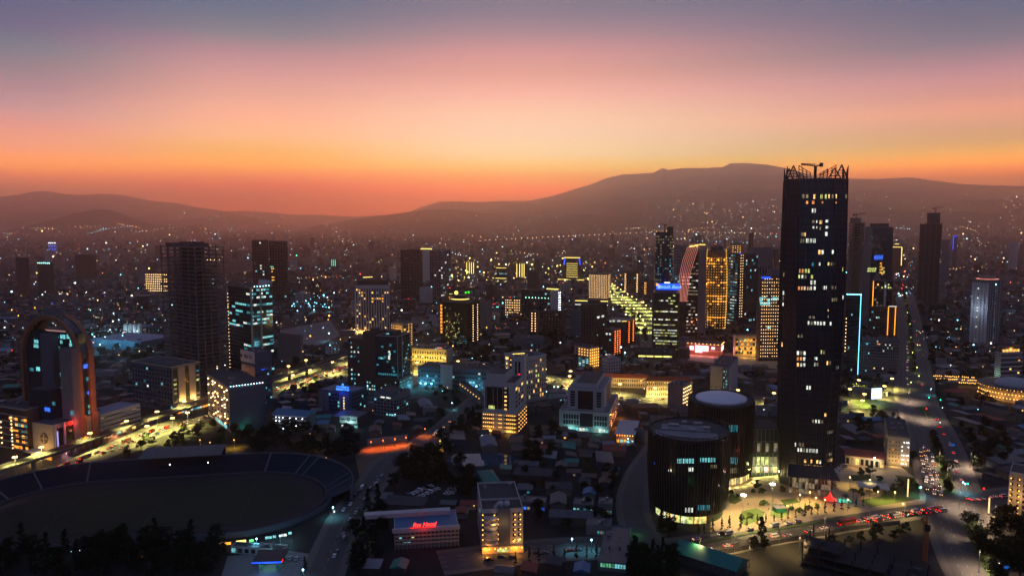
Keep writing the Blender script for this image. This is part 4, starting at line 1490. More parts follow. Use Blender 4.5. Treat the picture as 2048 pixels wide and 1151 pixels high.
b.roof(ROOF, 1, STEEL, clutter=2)
MB().mat(CONC).disc((b.Lr * .4, b.Ll * .45), 12, b.H + .13, b.H + 4, 24).build('roof_drum', None, b.root)
MB().mat(L_YEL).disc((b.Lr * .4, b.Ll * .45), 12.4, b.H + 4.4, b.H + 5.2, 24).mat(STEEL).disc((b.Lr * .4, b.Ll * .45), 14, b.H + 5.4, b.H + 6.2, 24).disc((b.Lr * .4, b.Ll * .45), 9, b.H + 6.3, b.H + 10, 24, 8).build('crown_ring', None, b.root)
MB().mat(L_YEL).ball((b.Lr * .2, b.Ll * .5, b.H + 13.2), 2.6, 10, 6).build('roof_sign', None, b.root)
MB().mat(glow('line_green', (60, 220, 40), 1.8)).ball((b.Lr * .55, b.Ll * .32, b.H + 12.5), 1.4, 8, 5).ball((b.Lr * .62, b.Ll * .24, b.H + 13.1), 1.6, 8, 5).ball((b.Lr * .5, b.Ll * .27, b.H + 13.2), 1.1, 8, 5).build('roof_sign', None, b.root)
b.done()

b = Bld('shop_building', 'long low cream building washed in yellow street light beside the boulevard', 'building', 893, 732, 700, 76, xl=824, xr=906)
b.body(CREAM)
b.grid('L', 14, 3, 1, b.H - 1, p=.08, cols=((G_WHITE, 1), (G_WARM, 1)), wf=.5, hf=.5)
b.roof(ROOF, .8, CREAM, clutter=6)
b.room(.1, .6, .1, .35, 4, CONC)
b.lit('L', b.Ll * .2, b.H + 2.5, 6, 1, G_PINK)
b.lit('L', b.Ll * .3, b.H + 1.2, 3, .8, G_CYAN)
b.up('L', [b.Ll * (.15 + .2 * k) for k in range(5)], 9, (255, 215, 90), 5200, 7, 'wall_light')
b.done()

b = Bld('office_building', 'long low blue grey office with cold white windows and a pale stair block', 'building', 985, 782, 742, 76, xl=836, xr=1000)
b.body(BLUEW)
b.grid('L', 26, 4, 1, b.H - 1, p=.16, cols=COOL, wf=.75, hf=.4, dark=GLASSB)
b.panel('L', b.Ll * .53, b.Ll * .68, 0, b.H + 4, WHITE, 2.5, 'stair_block')
b.roof(ROOF, .9, BLUEW, clutter=7)
for t_ in (.8, .88, .95, .3, .2):
    b.bulb('L', b.Ll * t_, 5, B_CYAN, .7, 3)
    lamp(b.root, b.at('L', b.Ll * t_, 5, 4.5), (120, 230, 255), 2400, .4)
b.done()

b = Bld('hotel', 'pale hotel wing with a wavy roof edge and warm lit balconies', 'hotel', 1052, 806, 716, 42, xl=1010, xr=1092)
b.body(WHITE)
b.grid('R', 9, 8, 3, b.H - 2, p=.22, cols=((G_LIME, 1), (G_WARM, 2)), wf=.4, hf=.6, sill=1)
for r in range(9):
    for c in range(5):
        b.bulb('L', b.Ll * (c + .5) / 5, b.H * (.06 + .105 * r), B_GOLD if c % 2 else B_WARM, .4)
b.grid('L', 5, 9, 2, b.H - 1, p=.55, cols=((G_WARM, 2), (G_LIME, 1), (G_DIM, 2)), wf=.7, hf=.5)
b.slabs(9, 3, b.H, WHITE, .9, .8)
b.roof(ROOF, 1.1, WHITE, clutter=6)
rw = MB().mat(WHITE)
for k in range(14):
    t_ = b.Ll * k / 14
    rw.box(-1.6, -.3, t_, t_ + b.Ll / 14 - .02, b.H + 1.12, b.H + 1.6 + 3.0 * (1 - k / 14) ** 2)
rw.build('roof_edge', None, b.root)
b.strip('L', 0, b.H + 5, b.Ll * .55, b.H + 2.2, L_YEL, .3, 2)
b.up('L', (b.Ll * .3, b.Ll * .7), b.H * .3, (255, 220, 110), 4200, 6)
b.done()
b = Bld('stair_tower', 'slim white tower with a dark slot of windows standing before the pale hotel wing', 'tower', 1048, 812, 716, 78, xl=1024, xr=1056)
b.body(WHITE)
b.panel('L', b.Ll * .3, b.Ll * .48, b.H * .05, b.H * .93, GLASS, .05, 'window_band')
b.panel('L', b.Ll * .6, b.Ll * .75, b.H * .05, b.H * .93, GLASS, .05, 'window_band')
b.lit('L', b.Ll * .4, b.H * .66, 1.6, 1.6, L_RED, .1)
b.roof(ROOF, 1, WHITE, clutter=0)
b.done()

b = Bld('apartment_building', 'building with a dark glass front over five balcony floors lit with warm bulbs', 'building', 1030, 866, 768, 76, xl=968, xr=1047)
hp = ht(b.P, 826)
b.body(WHITE, hp + .002, b.H, y=(0, b.Ll))
MB().mat(CREAM).box(-2.5, b.Lr + 1.5, -2.5, b.Ll + 1, 0, hp).build('base_block', None, b.root)
b.panel('L', b.Ll * .2, b.Ll * .95, hp + 3, b.H - 3, GLASS, .15, 'curtain_wall')
b.panel('L', b.Ll * .38, b.Ll * .40, hp + 3, b.H - 2, METAL, .5, 'mullion')
b.panel('L', b.Ll * .68, b.Ll * .70, hp + 3, b.H - 2, METAL, .5, 'mullion')
b.panel('L', b.Ll * .55, b.Ll * .57, hp + 3, b.H - 2, METAL, .5, 'mullion')
b.panel('L', b.Ll * .9, b.Ll * .92, hp + 3, b.H - 2, METAL, .5, 'mullion')
for r in range(6):
    b.lit('L', b.Ll * .3, hp + 3 + r * 3.4, 2, 1.4, G_WARM if r < 4 else G_DIM, .3)
b.lit('L', b.Ll * .75, hp + 4, 5, 2.6, G_LIME, .3)
b.lit('R', b.Lr * .45, b.H * .82, 1.6, 4, G_WARM)
b.grid('R', 3, 5, hp + 3, b.H - 3, p=.1)
for r in range(5):
    z = hp * (r + .55) / 5
    for k in range(17):
        if k in (5, 6, 9, 10):
            if k % 2:
                b.lit('L', b.Ll * k / 16, z, 1.6, 1.6, G_DIM, 2.6)
            continue
        b.bulb('L', b.Ll * k / 16 - .5, z, B_GOLD, .38, 2.9)
    for k in range(5):
        b.bulb('R', b.Lr * (k + .3) / 4.6, z, B_GOLD, .38, 2.9)
    MB().mat(DARK).box(-2.8, b.Lr + 1.3, -2.8, -2.502, z - 2.0, z - .9).box(-2.8, -2.502, -2.502, b.Ll * .33, z - 2.0, z - .9).box(-2.8, -2.502, b.Ll * .7, b.Ll + 1, z - 2.0, z - .9).build('balcony', None, b.root)
b.roof(ROOF, 1.1, WHITE, clutter=3)
b.room(.1, .9, .35, .95, 7, WHITE)
for t_ in (.15, .8):
    lamp(b.root, b.at('L', b.Ll * t_, 2, 5), (255, 180, 80), 2000, .5)
b.done()

b = Bld('office_building', 'white building with a tall dark glass panel, on a wider podium with lit shopfronts', 'building', 1218, 866, 828, 76, xl=1118, xr=1236)
hp = b.H
b.body(WHITE)
b.panel('L', b.Ll * .32, b.Ll * .58, 4.5, hp - .5, GLASSB, .1, 'curtain_wall')
b.grid('L', 6, 2, 5, hp - 1.5, b.Ll * .6, b.Ll * .92, p=0, wf=.8, hf=.8, dark=GLASSB)
b.grid('L', 5, 2, 5, hp - 1.5, b.Ll * .04, b.Ll * .3, p=0, wf=.8, hf=.8, dark=GLASSB)
for k in range(14):
    if k not in (4, 5):
        b.lit('L', b.Ll * (.04 + .066 * k), 1.8, b.Ll * .05, 2.4, rnd.choice((G_CYAN, G_WHITE, G_CYAN, G_DIM)))
b.grid('R', 4, 3, 2, hp - 1, p=.2, cols=((G_ORANGE, 1),))
b.roof(ROOF_L, 1.0, WHITE, clutter=4)
ht2 = ht(b.P + b.v * b.Ll * .5 + b.u * b.Lr * .3, 770)
x0, x1, y0, y1 = b.Lr * .12, b.Lr * .9, b.Ll * .13, b.Ll * .86
MB().mat(WHITE).box(x0, x1, y0, y1, hp + .13, ht2).build('tower_block', None, b.root)
MB().mat(GLASS).box(x0 - .3, x0 - .002, y0 + (y1 - y0) * .3, y0 + (y1 - y0) * .72, hp + 1, ht2 - 2).build('curtain_wall', None, b.root)
for r in range(6):
    z = hp + 3 + r * (ht2 - hp - 5) / 6
    for yy in (.08, .8):
        MB().mat(GLASS).box(x0 - .06, x0 - .001, y0 + (y1 - y0) * yy, y0 + (y1 - y0) * (yy + .13), z, z + 1.7).build('window', None, b.root)
MB().mat(BRICKC).box(x0 + (x1 - x0) * .35, x0 + (x1 - x0) * .75, y0 - .2, y0 - .002, hp + 1, ht2 - 1).build('facade_panel', None, b.root)
MB().mat(ROOF_L).box(x0 + .3, x1 - .3, y0 + .3, y1 - .3, ht2 + .002, ht2 + .1).mat(WHITE).box(x0 + 2, x1 - 2, y0 + 6, y1 - 6, ht2 + .101, ht2 + 4).mat(ROOF).box(x0 + 2.3, x1 - 2.3, y0 + 6.3, y1 - 6.3, ht2 + 4.002, ht2 + 4.1).build('roof', None, b.root)
b.up('R', (b.Lr * .25, b.Lr * .7), 3, (255, 140, 50), 3600, 4)
b.up('L', (b.Ll * .2, b.Ll * .75), 2.4, (150, 240, 230), 1200, 4)
b.done()
# ------------------------------------------------------------------ buildings in the middle and to the east
b = Bld('row_building', 'long low old building with a tiled roof, lit cream by the boulevard lamps', 'building', 1294, 776, 756, 84, xl=1180, xr=1300)
b.body(CREAM)
b.grid('L', 26, 2, .8, b.H - .6, p=.03, cols=WARM, wf=.4, hf=.55)
MB().mat(TIN_R).add([(-1, -1, b.H), (b.Lr + 1, -1, b.H), (b.Lr + 1, b.Ll + 1, b.H), (-1, b.Ll + 1, b.H), (b.Lr * .5, -1, b.H + 4), (b.Lr * .5, b.Ll + 1, b.H + 4)],
                    [(0, 3, 5, 4), (1, 4, 5, 2), (0, 4, 1), (3, 2, 5), (0, 1, 2, 3)]).build('roof', None, b.root)
b.up('L', [b.Ll * (.1 + .2 * k) for k in range(5)], 6.5, (255, 205, 110), 2600, 6, 'wall_light')
b.done()
b = Bld('row_building', 'three storey cream building with bright lamps along its whole lit front', 'building', 1384, 796, 762, 85, xl=1292, xr=1392)
b.body(CREAM)
b.grid('L', 22, 3, .8, b.H - .8, p=.12, cols=WARM, wf=.4, hf=.5)
for k in range(16):
    for z in (.3, .62, .9):
        if rnd.random() < .7:
            b.bulb('L', b.Ll * (k + .5) / 16, b.H * z, B_GOLD, .36)
MB().mat(TIN_R).add([(-1, -1, b.H), (b.Lr + 1, -1, b.H), (b.Lr + 1, b.Ll + 1, b.H), (-1, b.Ll + 1, b.H), (b.Lr * .5, 3, b.H + 4), (b.Lr * .5, b.Ll - 3, b.H + 4)],
                    [(0, 3, 5, 4), (1, 4, 5, 2), (0, 4, 1), (3, 2, 5), (0, 1, 2, 3)]).build('roof', None, b.root)
b.up('L', [b.Ll * (.08 + .14 * k) for k in range(7)], 5.5, (255, 215, 120), 2600, 5, 'wall_light')
b.done()


def bulbs(b, f, nc, nr, z0, z1, m, r=.45, t0=0.0, t1=1.0, p=1.0, out=.5):
    for c in range(nc):
        for k in range(nr):
            if rnd.random() < p:
                b.bulb(f, b.L(f) * (t0 + (t1 - t0) * (c + .5) / nc), b.H * (z0 + (z1 - z0) * (k + .5) / nr), m, r, out)


b = Bld('apartment_building', 'short block outlined with rows of orange lamps on two street fronts', 'building', 1178, 738, 697, 42, xl=1156, xr=1198)
b.body(BEIGE)
bulbs(b, 'L', 4, 3, .6, 1, B_GOLD, .55)
bulbs(b, 'R', 5, 7, .05, 1, B_GOLD, .55)
b.grid('L', 3, 6, 2, b.H * .6, p=.5, cols=COOL)
b.roof(clutter=2)
b.up('R', (b.Lr * .5,), b.H * .5, (255, 150, 50), 2400, 5)
b.done()
b = Bld('office_tower', 'plain dark brown slab tower without lit windows in the middle of the city', 'building', 1188, 712, 609, 44, xl=1161, xr=1213)
b.body(BROWN)
b.grid('R', 6, 16, 4, b.H * .8, p=.03, cols=COOL, wf=.5, hf=.5)
b.grid('L', 5, 16, 4, b.H * .95, p=.0, wf=.5, hf=.5)
b.litpx('R', [(1194, 632, 1199, 636), (1203, 630, 1208, 634)], G_WHITE)
b.roof(clutter=2)
b.room(.2, .7, .2, .7, 4, BROWN)
b.done()
b = Bld('apartment_building', 'dark block with a zigzag of orange red lamps down one edge', 'building', 1227, 716, 660, 52, xl=1208, xr=1241)
b.body(DARK)
bulbs(b, 'R', 3, 11, .1, .98, B_ORANGE, .5)
b.grid('L', 4, 10, 3, b.H - 2, p=.05, cols=COOL)
for t_ in (.4, .75):
    b.lit('L', b.Ll * t_, b.H * .85, 2.6, 2.2, G_WHITE)
    b.lit('L', b.Ll * t_, b.H * .1, 2.6, 2.2, G_WHITE)
b.roof(BROWN, clutter=1)
b.done()
b = Bld('office_building', 'glass office with a curved lit roof edge and orange lamps down its side', 'building', 1253, 690, 643, 62, xl=1213, xr=1270)
b.body(GLASSB)
b.slabs(9, 4, b.H, STEEL, .3, .6, 'L')
bulbs(b, 'R', 2, 11, .05, 1, B_ORANGE, .5)
b.litpx('L', [(1219, 640, 1223, 643), (1225, 640, 1230, 643), (1234, 640, 1241, 643)], G_WHITE)
b.strip('L', 0, b.H + 1, b.Ll * .25, b.H, L_YEL)
b.roof(TIN, 1, METAL, clutter=2)
b.done()

b = Bld('bank_building', 'rounded green lit glass bank building with a blue illuminated roof sign', 'building', 1356, 712, 588, 78, xl=1303, xr=1369)
b.body(GLASSG)
b.slabs(24, 2, b.H, STEEL, .25, .5)
fh = b.H / 23
q = random.Random(5)
for r in range(23):
    pr_ = .92 if r in (4, 5, 7, 8, 9, 11, 13) else .8 if r == 16 else .5 if r in (19, 2, 1, 20) else .06
    n = 10
    for c in range(n):
        if q.random() < pr_:
            b.lit('L', b.Ll * (.05 + .9 * (c + .5) / n), (r + .5) * fh, b.Ll * .9 / n * .96, fh * .42, q.choice((G_LIME, G_LIME, G_WHITE, G_DIM)), .1)
    if q.random() < .7:
        b.lit('R', b.Lr * .45, (r + .5) * fh, 2.2, fh * .4, q.choice((G_LIME, G_DIM)), .1)
b.panel('L', b.Ll * .93, b.Ll, 0, b.H, BROWN, .8, 'pier')
b.panel('R', 0, b.Lr, 0, b.H + 1, DARK, .05, 'side_wall')
b.roof(ROOF, 1, STEEL, clutter=0)
b.room(.1, .9, .1, .9, 5, BLUEW)
b.panel('L', b.Ll * .0, b.Ll * .86, b.H + 5.4, b.H + 13, L_BLU, .6, 'sign_board')
b.sign('L', b.Ll * .38, b.H + 9.0, 'Awash Bank', 6.0, glow('sign_pale_blue', (120, 175, 255), 2.2), 1.1, shear=.25)
MB().mat(L_ORG).ball(b.at('L', b.Ll * .83, b.H + 11.5, 1.0), 1.7, 8, 5).build('sign_emblem', None, b.root)
MB().mat(glow('sign_pale_blue', (120, 175, 255), 2.2)).bar(b.at('L', b.Ll * .78, b.H + 8, 1), b.at('L', b.Ll * .68, b.H + 10.6, 1), .6).bar(b.at('L', b.Ll * .8, b.H + 7, 1), b.at('L', b.Ll * .70, b.H + 7.6, 1), .5).build('sign_emblem', None, b.root)
MB().mat(L_WHI).box(-.9, -.6, b.Ll * .36, b.Ll * .56, b.H + 13.6, b.H + 14.8).build('sign_lettering', None, b.root)
MB().mat(DARK).box(-14, b.Lr, -14, -.5, 0, 12).build('podium', None, b.root)
b.done()
b = Bld('shop_building', 'low terrace with one long yellow lit strip window below the green lit bank', 'building', 1352, 718, 697, 82, xl=1268, xr=1358)
b.body(DARK)
for k in range(16):
    b.lit('L', b.Ll * (.12 + .05 * k), 3.0, b.Ll * .045, 1.6, L_YEL if k % 4 else G_LIME)
    if k % 3 == 0:
        b.lit('L', b.Ll * (.12 + .05 * k), 9.5, b.Ll * .03, .8, G_TEAL)
b.roof(BROWN, .8, DARK, clutter=4)
b.done()


def loft_tower(name, label, cat, xc, yb, ytop, rx, ry, prof, m, nf, n=24, rot=None, expo=2.0):
    P0 = gp(xc, yb)
    C0 = P0 + Vector((P0.x, P0.y, 0)).normalized() * ry
    C0.z = 0
    H = ht(P0, ytop)
    root = thing(name, label, cat, C0, -math.atan2(P0.x, P0.y) + (rot or 0))

    def rad(z, a):
        k = float(np.interp(z / H, [p[0] for p in prof], [p[1] for p in prof]))
        c, s_ = math.cos(a), math.sin(a)
        g = (abs(c) ** expo + abs(s_) ** expo) ** (-1 / expo)
        return Vector((rx * k * g * c, ry * k * g * s_, z))
    zs = [H * k / 16 for k in range(17)]
    MB().mat(m).loft([[rad(z, 2 * PI * i / n) for i in range(n)] for z in zs]).build('wall', None, root)
    return root, H, rad, C0


def on(root, rad, z, a, w, h, m, out=.1, name='window', cnt=[0], rest=None):
    p, q = rad(z, a - .02), rad(z, a + .02)
    e = (q - p).normalized()
    nrm = Vector((e.y, -e.x, 0))
    return put(name, pane(m), root, rad(z, a) + nrm * out, math.atan2(e.y, e.x), (w, .15, h))


# slender blue glass bank tower
r_, H_, rad_, c_ = loft_tower('glass_office_tower', 'slender blue glass tower with a raised fin and small crane on its slanted top', 'tower', 1325, 700, 470, 12.0, 12.0, [(0, 1), (1, 1)], GLASSB, 40)
sl = MB().mat(STEEL)
for k in range(1, 40):
    z = H_ * k / 40
    sl.loft([[rad_(zz, 2 * PI * i / 24) * 1.0 + Vector((rad_(zz, 2 * PI * i / 24).x * .02, rad_(zz, 2 * PI * i / 24).y * .02, 0)) for i in range(24)] for zz in (z - .3, z + .3)])
sl.build('floor_edge', None, r_)
q = random.Random(2)
rest = MB()
cnt = 0
for k in range(40):
    for i in range(11):
        a = math.radians(188 + 15.2 * i)
        pr_ = .62 if k > 33 else .5 if i > 7 else .38
        if q.random() < pr_ * .8:
            m = G_DIM if k > 32 else q.choice((G_CYAN, G_TEAL, G_TEAL, G_DIM)) if i > 6 else q.choice((G_TEAL, G_TEAL, G_DIM))
            cnt += 1
            if cnt <= 90:
                on(r_, rad_, H_ * (k + .5) / 40, a, 2.0, 1.5, m, .35)
            else:
                p = rad_(H_ * (k + .5) / 40, a) * 1.0
                rest.mat(m).obox((p.x * 1.03, p.y * 1.03), (-p.y, p.x), 1.0, .08, p.z - .75, p.z + .75)
rest.build('window_bank', None, r_, kind='stuff')
MB().mat(DARK).box(3, 11, -6, 6, H_ + .01, H_ + 11).box(-11, 3, -5, 5, H_ + .01, H_ + 4).build('roof_fin', None, r_)
MB().mat(STEEL).bar((6, 0, H_ + 11), (6, 0, H_ + 26), .3, 5).build('antenna', None, r_)
MB().mat(STEEL).bar((0, 0, H_ + 4), (0, 0, H_ + 14), .6, 4).bar((3, 0, H_ + 13), (-7, 0, H_ + 15), .5, 4).build('maintenance_crane', None, r_)
put('lamp', bulb_mesh(B_CYAN), r_, (-10, -4, H_ + 1), None, (1.6,) * 3)

# sail shaped tower: red lit ribs sweeping over its curved face
def sail_tower():
    P = gp(1394, 672)
    ang = math.radians(-14)
    root = thing('sail_tower', 'sail shaped tower with pink lit ribs sweeping down its curved face', 'tower', P, ang)
    H = ht(P, 488)
    sc = P.y / F / math.cos(math.radians(0))
    zs = [H * k / 16 for k in range(17)]
    ys = [proj((P.x, P.y, z))[1] for z in zs]
    left = lambda y: float(np.interp(y, [487, 490, 500, 520, 540, 560, 660], [-16, -19, -24, -31, -35, -37, -37])) * sc
    bord = lambda y: float(np.interp(y, [487, 500, 520, 545, 560, 600, 660], [-1, -3, -9, -16, -18, -22, -22])) * sc
    D_ = 24
    MB().mat(GLASS).loft([[(left(y), 0, z), (0, 0, z), (0, D_, z), (left(y), D_, z)] for z, y in zip(zs, ys)]).build('glass_wall', None, root)
    MB().mat(CONC).box(0.002, 15 * sc, -1.5, D_, 0, H * .985).build('core_wall', None, root)
    for k in range(7):
        f = k / 6
        b_ = MB().mat(L_PNK)
        pts = [Vector((left(y) * (1 - f) + bord(y) * f, -.6, z)) for z, y in zip(zs, ys) if y < 605]
        for p, q_ in zip(pts, pts[1:]):
            b_.bar(p, q_, .34, 4)
        b_.build('light_rib', None, root)
        e = pts[-1]
        MB().mat(STEEL).bar(e, e + Vector((5.0, 6, 12)), .6, 4, .4).build('roof_fin', None, root)
    MB().mat(STEEL).bar((left(488) + 5, 5.4, H + 12), (6, 5.4, H + 12), .5, 4).bar((9, 0, H), (6, 5.4, H + 12), .5).build('roof_frame', None, root)
    for k in range(4):
        lamp(root, (left(488) + 3 * k + 1, -2.2, H - 3), (255, 200, 100), 1500, .4, 'uplight')
    MB().mat(L_YEL).bar((0.5, -2, H - .5), (9, -2, H - .5), .6, 4).bar((left(490), -1.5, H - 4), (0, -1.5, H - .5), .5, 4).build('light_strip', None, root)
    q = random.Random(9)
    for z in [H * (.05 + k / 27) for k in range(25)]:
        y = proj((P.x, P.y, z))[1]
        bx = bord(y)
        n = int(-bx / 3.2)
        for j in range(n):
            if q.random() < (.5 if y > 545 else .22):
                put('window', pane(q.choice((G_DIM, G_WHITE, G_DIM, G_DIM))), root, (bx + (j + .5) * -bx / n, -.08, z), None, (-bx / n * .85, .12, 1.7))
        if 552 < y < 572:
            for j in range(4):
                put('window', pane(G_PINK if j % 2 else G_DIM), root, (left(y) + (bx - left(y)) * (j + .5) / 4, -.12, z), None, (2.2, .12, 1.4))


sail_tower()

r_, H_, rad_, c_ = loft_tower('round_tower', 'golden lit rounded tower with rows of amber bulbs and three glowing lamps at its top', 'tower', 1430, 662, 500, 16.2, 14, [(0, .93), (.25, .99), (.5, 1.02), (.75, .98), (.9, .92), (1, .86)], mat('bronze_glass', (.05, .03, .015), .25, 0, .6), 30, 28, None, 3.0)
q = random.Random(3)
rest = MB()
cnt = 0
for k in range(27):
    z = H_ * (.04 + .86 * k / 26)
    band = k in (4, 10, 12, 17)
    for i in range(13):
        a = math.radians(192 + 13 * i)
        p, pn = rad_(z, a), rad_(z, a + .02)
        e = (pn - p).normalized()
        c = p + Vector((e.y, -e.x, 0)) * .25
        if q.random() < .93:
            cnt += 1
            if cnt <= 90:
                put('lamp', bulb_mesh(B_GOLD), r_, c, None, (.7,) * 3)
            else:
                rest.mat(B_GOLD).ball(tuple(c), .35, 5, 3)
        if (band and q.random() < .8) or q.random() < .1:
            rest.mat(G_GOLD).obox((p.x * 1.005, p.y * 1.005), (e.x, e.y), 1.5, .1, z - 1.2, z + 1.0)
rest.build('lamp_bank', None, r_, kind='stuff')
for a in (205, 240, 278, 318):
    p = rad_(H_ * .9, math.radians(a))
    lamp(r_, (p.x * 1.16, p.y * 1.16, H_ * .885), (255, 170, 40), 3600, .5, 'uplight')
for a, nm in ((196, 'edge'), (330, 'edge')):
    b_ = MB().mat(glow('line_amber', (255, 190, 60), .9))
    pts = [rad_(H_ * k / 12, math.radians(a)) * 1.02 for k in range(1, 13)]
    for p, q_ in zip(pts, pts[1:]):
        b_.bar(p + Vector((0, 0, 0)), q_, .4, 4)
    b_.build('light_strip', None, r_)
MB().mat(CONC_D).loft([[rad_(H_, 2 * PI * i / 24) * k + Vector((0, 0, z - H_ * (k - 1) * 1.0)) for i in range(24)] for k, z in ((.7, .01), (.66, 5), (.3, 7.5))]).build('roof_cap', None, r_)
MB().mat(STEEL).bar((0, 0, H_ + 7), (0, 0, H_ + 15), .3, 5).build('antenna', None, r_)
MB().mat(MATS['bronze_glass']).box(-17.5, -10, -11, 6, 0, H_ * .62).build('side_wing', None, r_)
for k in range(16):
    for x in (-16.8, -14.4, -12):
        put('lamp', bulb_mesh(B_GOLD), r_, (x, -11.3, H_ * (.05 + .035 * k)), None, (.62,) * 3)
lamp(r_, (-14, -14, H_ * .58), (255, 170, 60), 4200, .5, 'uplight')

b = Bld('office_tower', 'dark glass tower with white lit floors down one side, behind the golden round tower', 'building', 1472, 650, 508, 36, xl=1454, xr=1512)
b.body(GLASSB)
b.slabs(24, 3, b.H, CONC, .5, .5, 'L')
q = random.Random(6)
for r in range(24):
    for c in range(4):
        if q.random() < .6:
            b.lit('L', b.Ll * (c + .5) / 4, b.H * (r + .5) / 24, b.Ll / 4 * .8, 1.4, q.choice((G_CYAN, G_WHITE, G_DIM, G_TEAL)), .1)
bulbs(b, 'R', 2, 24, .1, 1, B_WARM, .4, .1, .3)
b.grid('R', 8, 20, 3, b.H - 3, b.Lr * .4, p=.08, cols=COOL, wf=.7)
b.roof(clutter=2)
b.lit('R', b.Lr * .1, b.H + 1.5, 5, 1.6, G_BLUE)
b.done()

# pink lit shopping podium at the foot of the towers
b = Bld('shopping_podium', 'low curved commercial podium glowing pink with lit advertising screens', 'building', 1440, 712, 690, 66, xl=1372, Lr=26)
b.body(BRICKC)
b.slabs(3, 6, b.H, CREAM, .8, .9)
for t_, z, w, h in ((.42, .62, 7, 7), (.62, .55, 9, 9), (.2, .7, 4, 3), (.83, .6, 5, 5)):
    b.lit('L', b.Ll * t_, b.H * z, w, h, glow('screen_pink', (255, 185, 195), 3.2), 1.0, 'screen')
for t_, w in ((.3, 8), (.7, 6)):
    b.lit('R', b.Lr * t_, b.H * .62, w, 6, glow('screen_pink', (255, 185, 195), 3.2), 1.0, 'screen')
for k in range(9):
    b.bulb('L', b.Ll * (k + .5) / 9, b.H + .5, B_GOLD, .6, 1.2)
    if k < 5:
        b.bulb('R', b.Lr * (k + .5) / 5, b.H + .5, B_GOLD, .6, 1.2)
b.roof(ROOF, 1, BRICKC, clutter=6)
b.up('L', (b.Ll * .2, b.Ll * .5, b.Ll * .8), 6, (255, 140, 140), 4200, 9)
b.up('R', (b.Lr * .3, b.Lr * .8), 6, (255, 150, 140), 3000, 8)
b.done()
b = Bld('office_building', 'small pale building at the foot of the sail tower, lit warm from below', 'building', 1396, 672, 638, 68, xl=1372, xr=1402)
b.body(CREAM)
b.grid('L', 4, 6, 2, b.H - 2, p=.15)
b.roof(clutter=2)
bulbs(b, 'L', 4, 1, .93, 1, B_GOLD, .6)
b.up('L', (b.Ll * .5,), b.H * .8, (255, 150, 100), 2600, 5)
b.done()

b = Bld('hotel', 'brown slab hotel covered in an even grid of warm bulbs, some cyan windows', 'hotel', 1517, 722, 551, 2, xl=1511, xr=1578)
b.body(BROWN)
bulbs(b, 'R', 13, 24, .04, .98, B_WARM, .34, .02, 1, .93)
b.slabs(24, 4, b.H - 2, CREAM, .3, .5, 'R')
b.litpx('R', [(1519, 594, 1526, 604), (1520, 604, 1540, 610), (1534, 596, 1540, 604), (1527, 592, 1532, 596), (1543, 594, 1562, 600), (1534, 651, 1541, 657)], G_CYAN)
b.roof(ROOF, 1, CONC, clutter=1)
b.room(.3, 1.0, .1, .7, 8, CONC)
b.panel('R', b.Lr * .02, b.Lr * .3, b.H - 3.4, b.H - 1.2, L_BLU, .4, 'sign_board')
b.done()
b = Bld('shop_building', 'long low terrace beside the bulb covered hotel, its glass front lit gold', 'building', 1470, 712, 672, -2, xl=1466, xr=1550)
b.body(BEIGE)
b.grid('R', 14, 4, 2, b.H - 2, p=.55, cols=((G_GOLD, 3), (G_LIME, 1), (G_DIM, 2)), wf=.8, hf=.6)
bulbs(b, 'R', 12, 2, .3, .9, B_GOLD, .45)
b.roof(ROOF, 1, CREAM, clutter=6)
b.up('R', (b.Lr * .2, b.Lr * .5, b.Lr * .8), 5, (255, 200, 100), 5200, 8)
b.done()

b = Bld('apartment_building', 'grey mid-rise block with a ribbed pale end wall, near the domed hall', 'building', 1457, 802, 736, 66, xl=1420, xr=1474)
b.body(CONC)
b.grid('L', 5, 9, 3, b.H - 2, b.Ll * .1, b.Ll * .3, p=.25, cols=COOL, wf=.6, hf=.5)
b.panel('L', b.Ll * .35, b.Ll, 0, b.H + 1, CREAM, .8, 'facade_panel')
b.slabs(14, 2, b.H - 1, WHITE, .5, .7, 'R')
b.roof(ROOF, 1, CONC, clutter=3)
b.done()
b = Bld('apartment_building', 'plain grey gable wall block with warm lamps on its narrow side, before the lit row', 'building', 1364, 822, 772, 56, xl=1335, xr=1381)
b.body(CONC)
bulbs(b, 'R', 5, 6, .1, .95, B_WARM, .45)
b.roof(ROOF, 1, CONC, clutter=4)
b.done()

# ------------------------------------------------------------------ beyond the tower, along the east avenue
b = shell_tower('unfinished_tower', 'grey unfinished tower with a red tower crane on top, just past the skyscraper', 1716, 640, 446, 64, 1692, 1729, 34, 4, 3)
MB().mat(CONC).box(b.Lr * .02, b.Lr * .7, b.Ll * .3, b.Ll, b.H + .01, b.H + 9).build('upper_floors', None, b.root)
for k in range(13):
    b.bulb('R', b.Lr * rnd.uniform(.05, .95), b.H * rnd.uniform(.25, .95), rnd.choice((B_WARM, B_WARM, B_WHITE)), .4, -.6)
b.done()


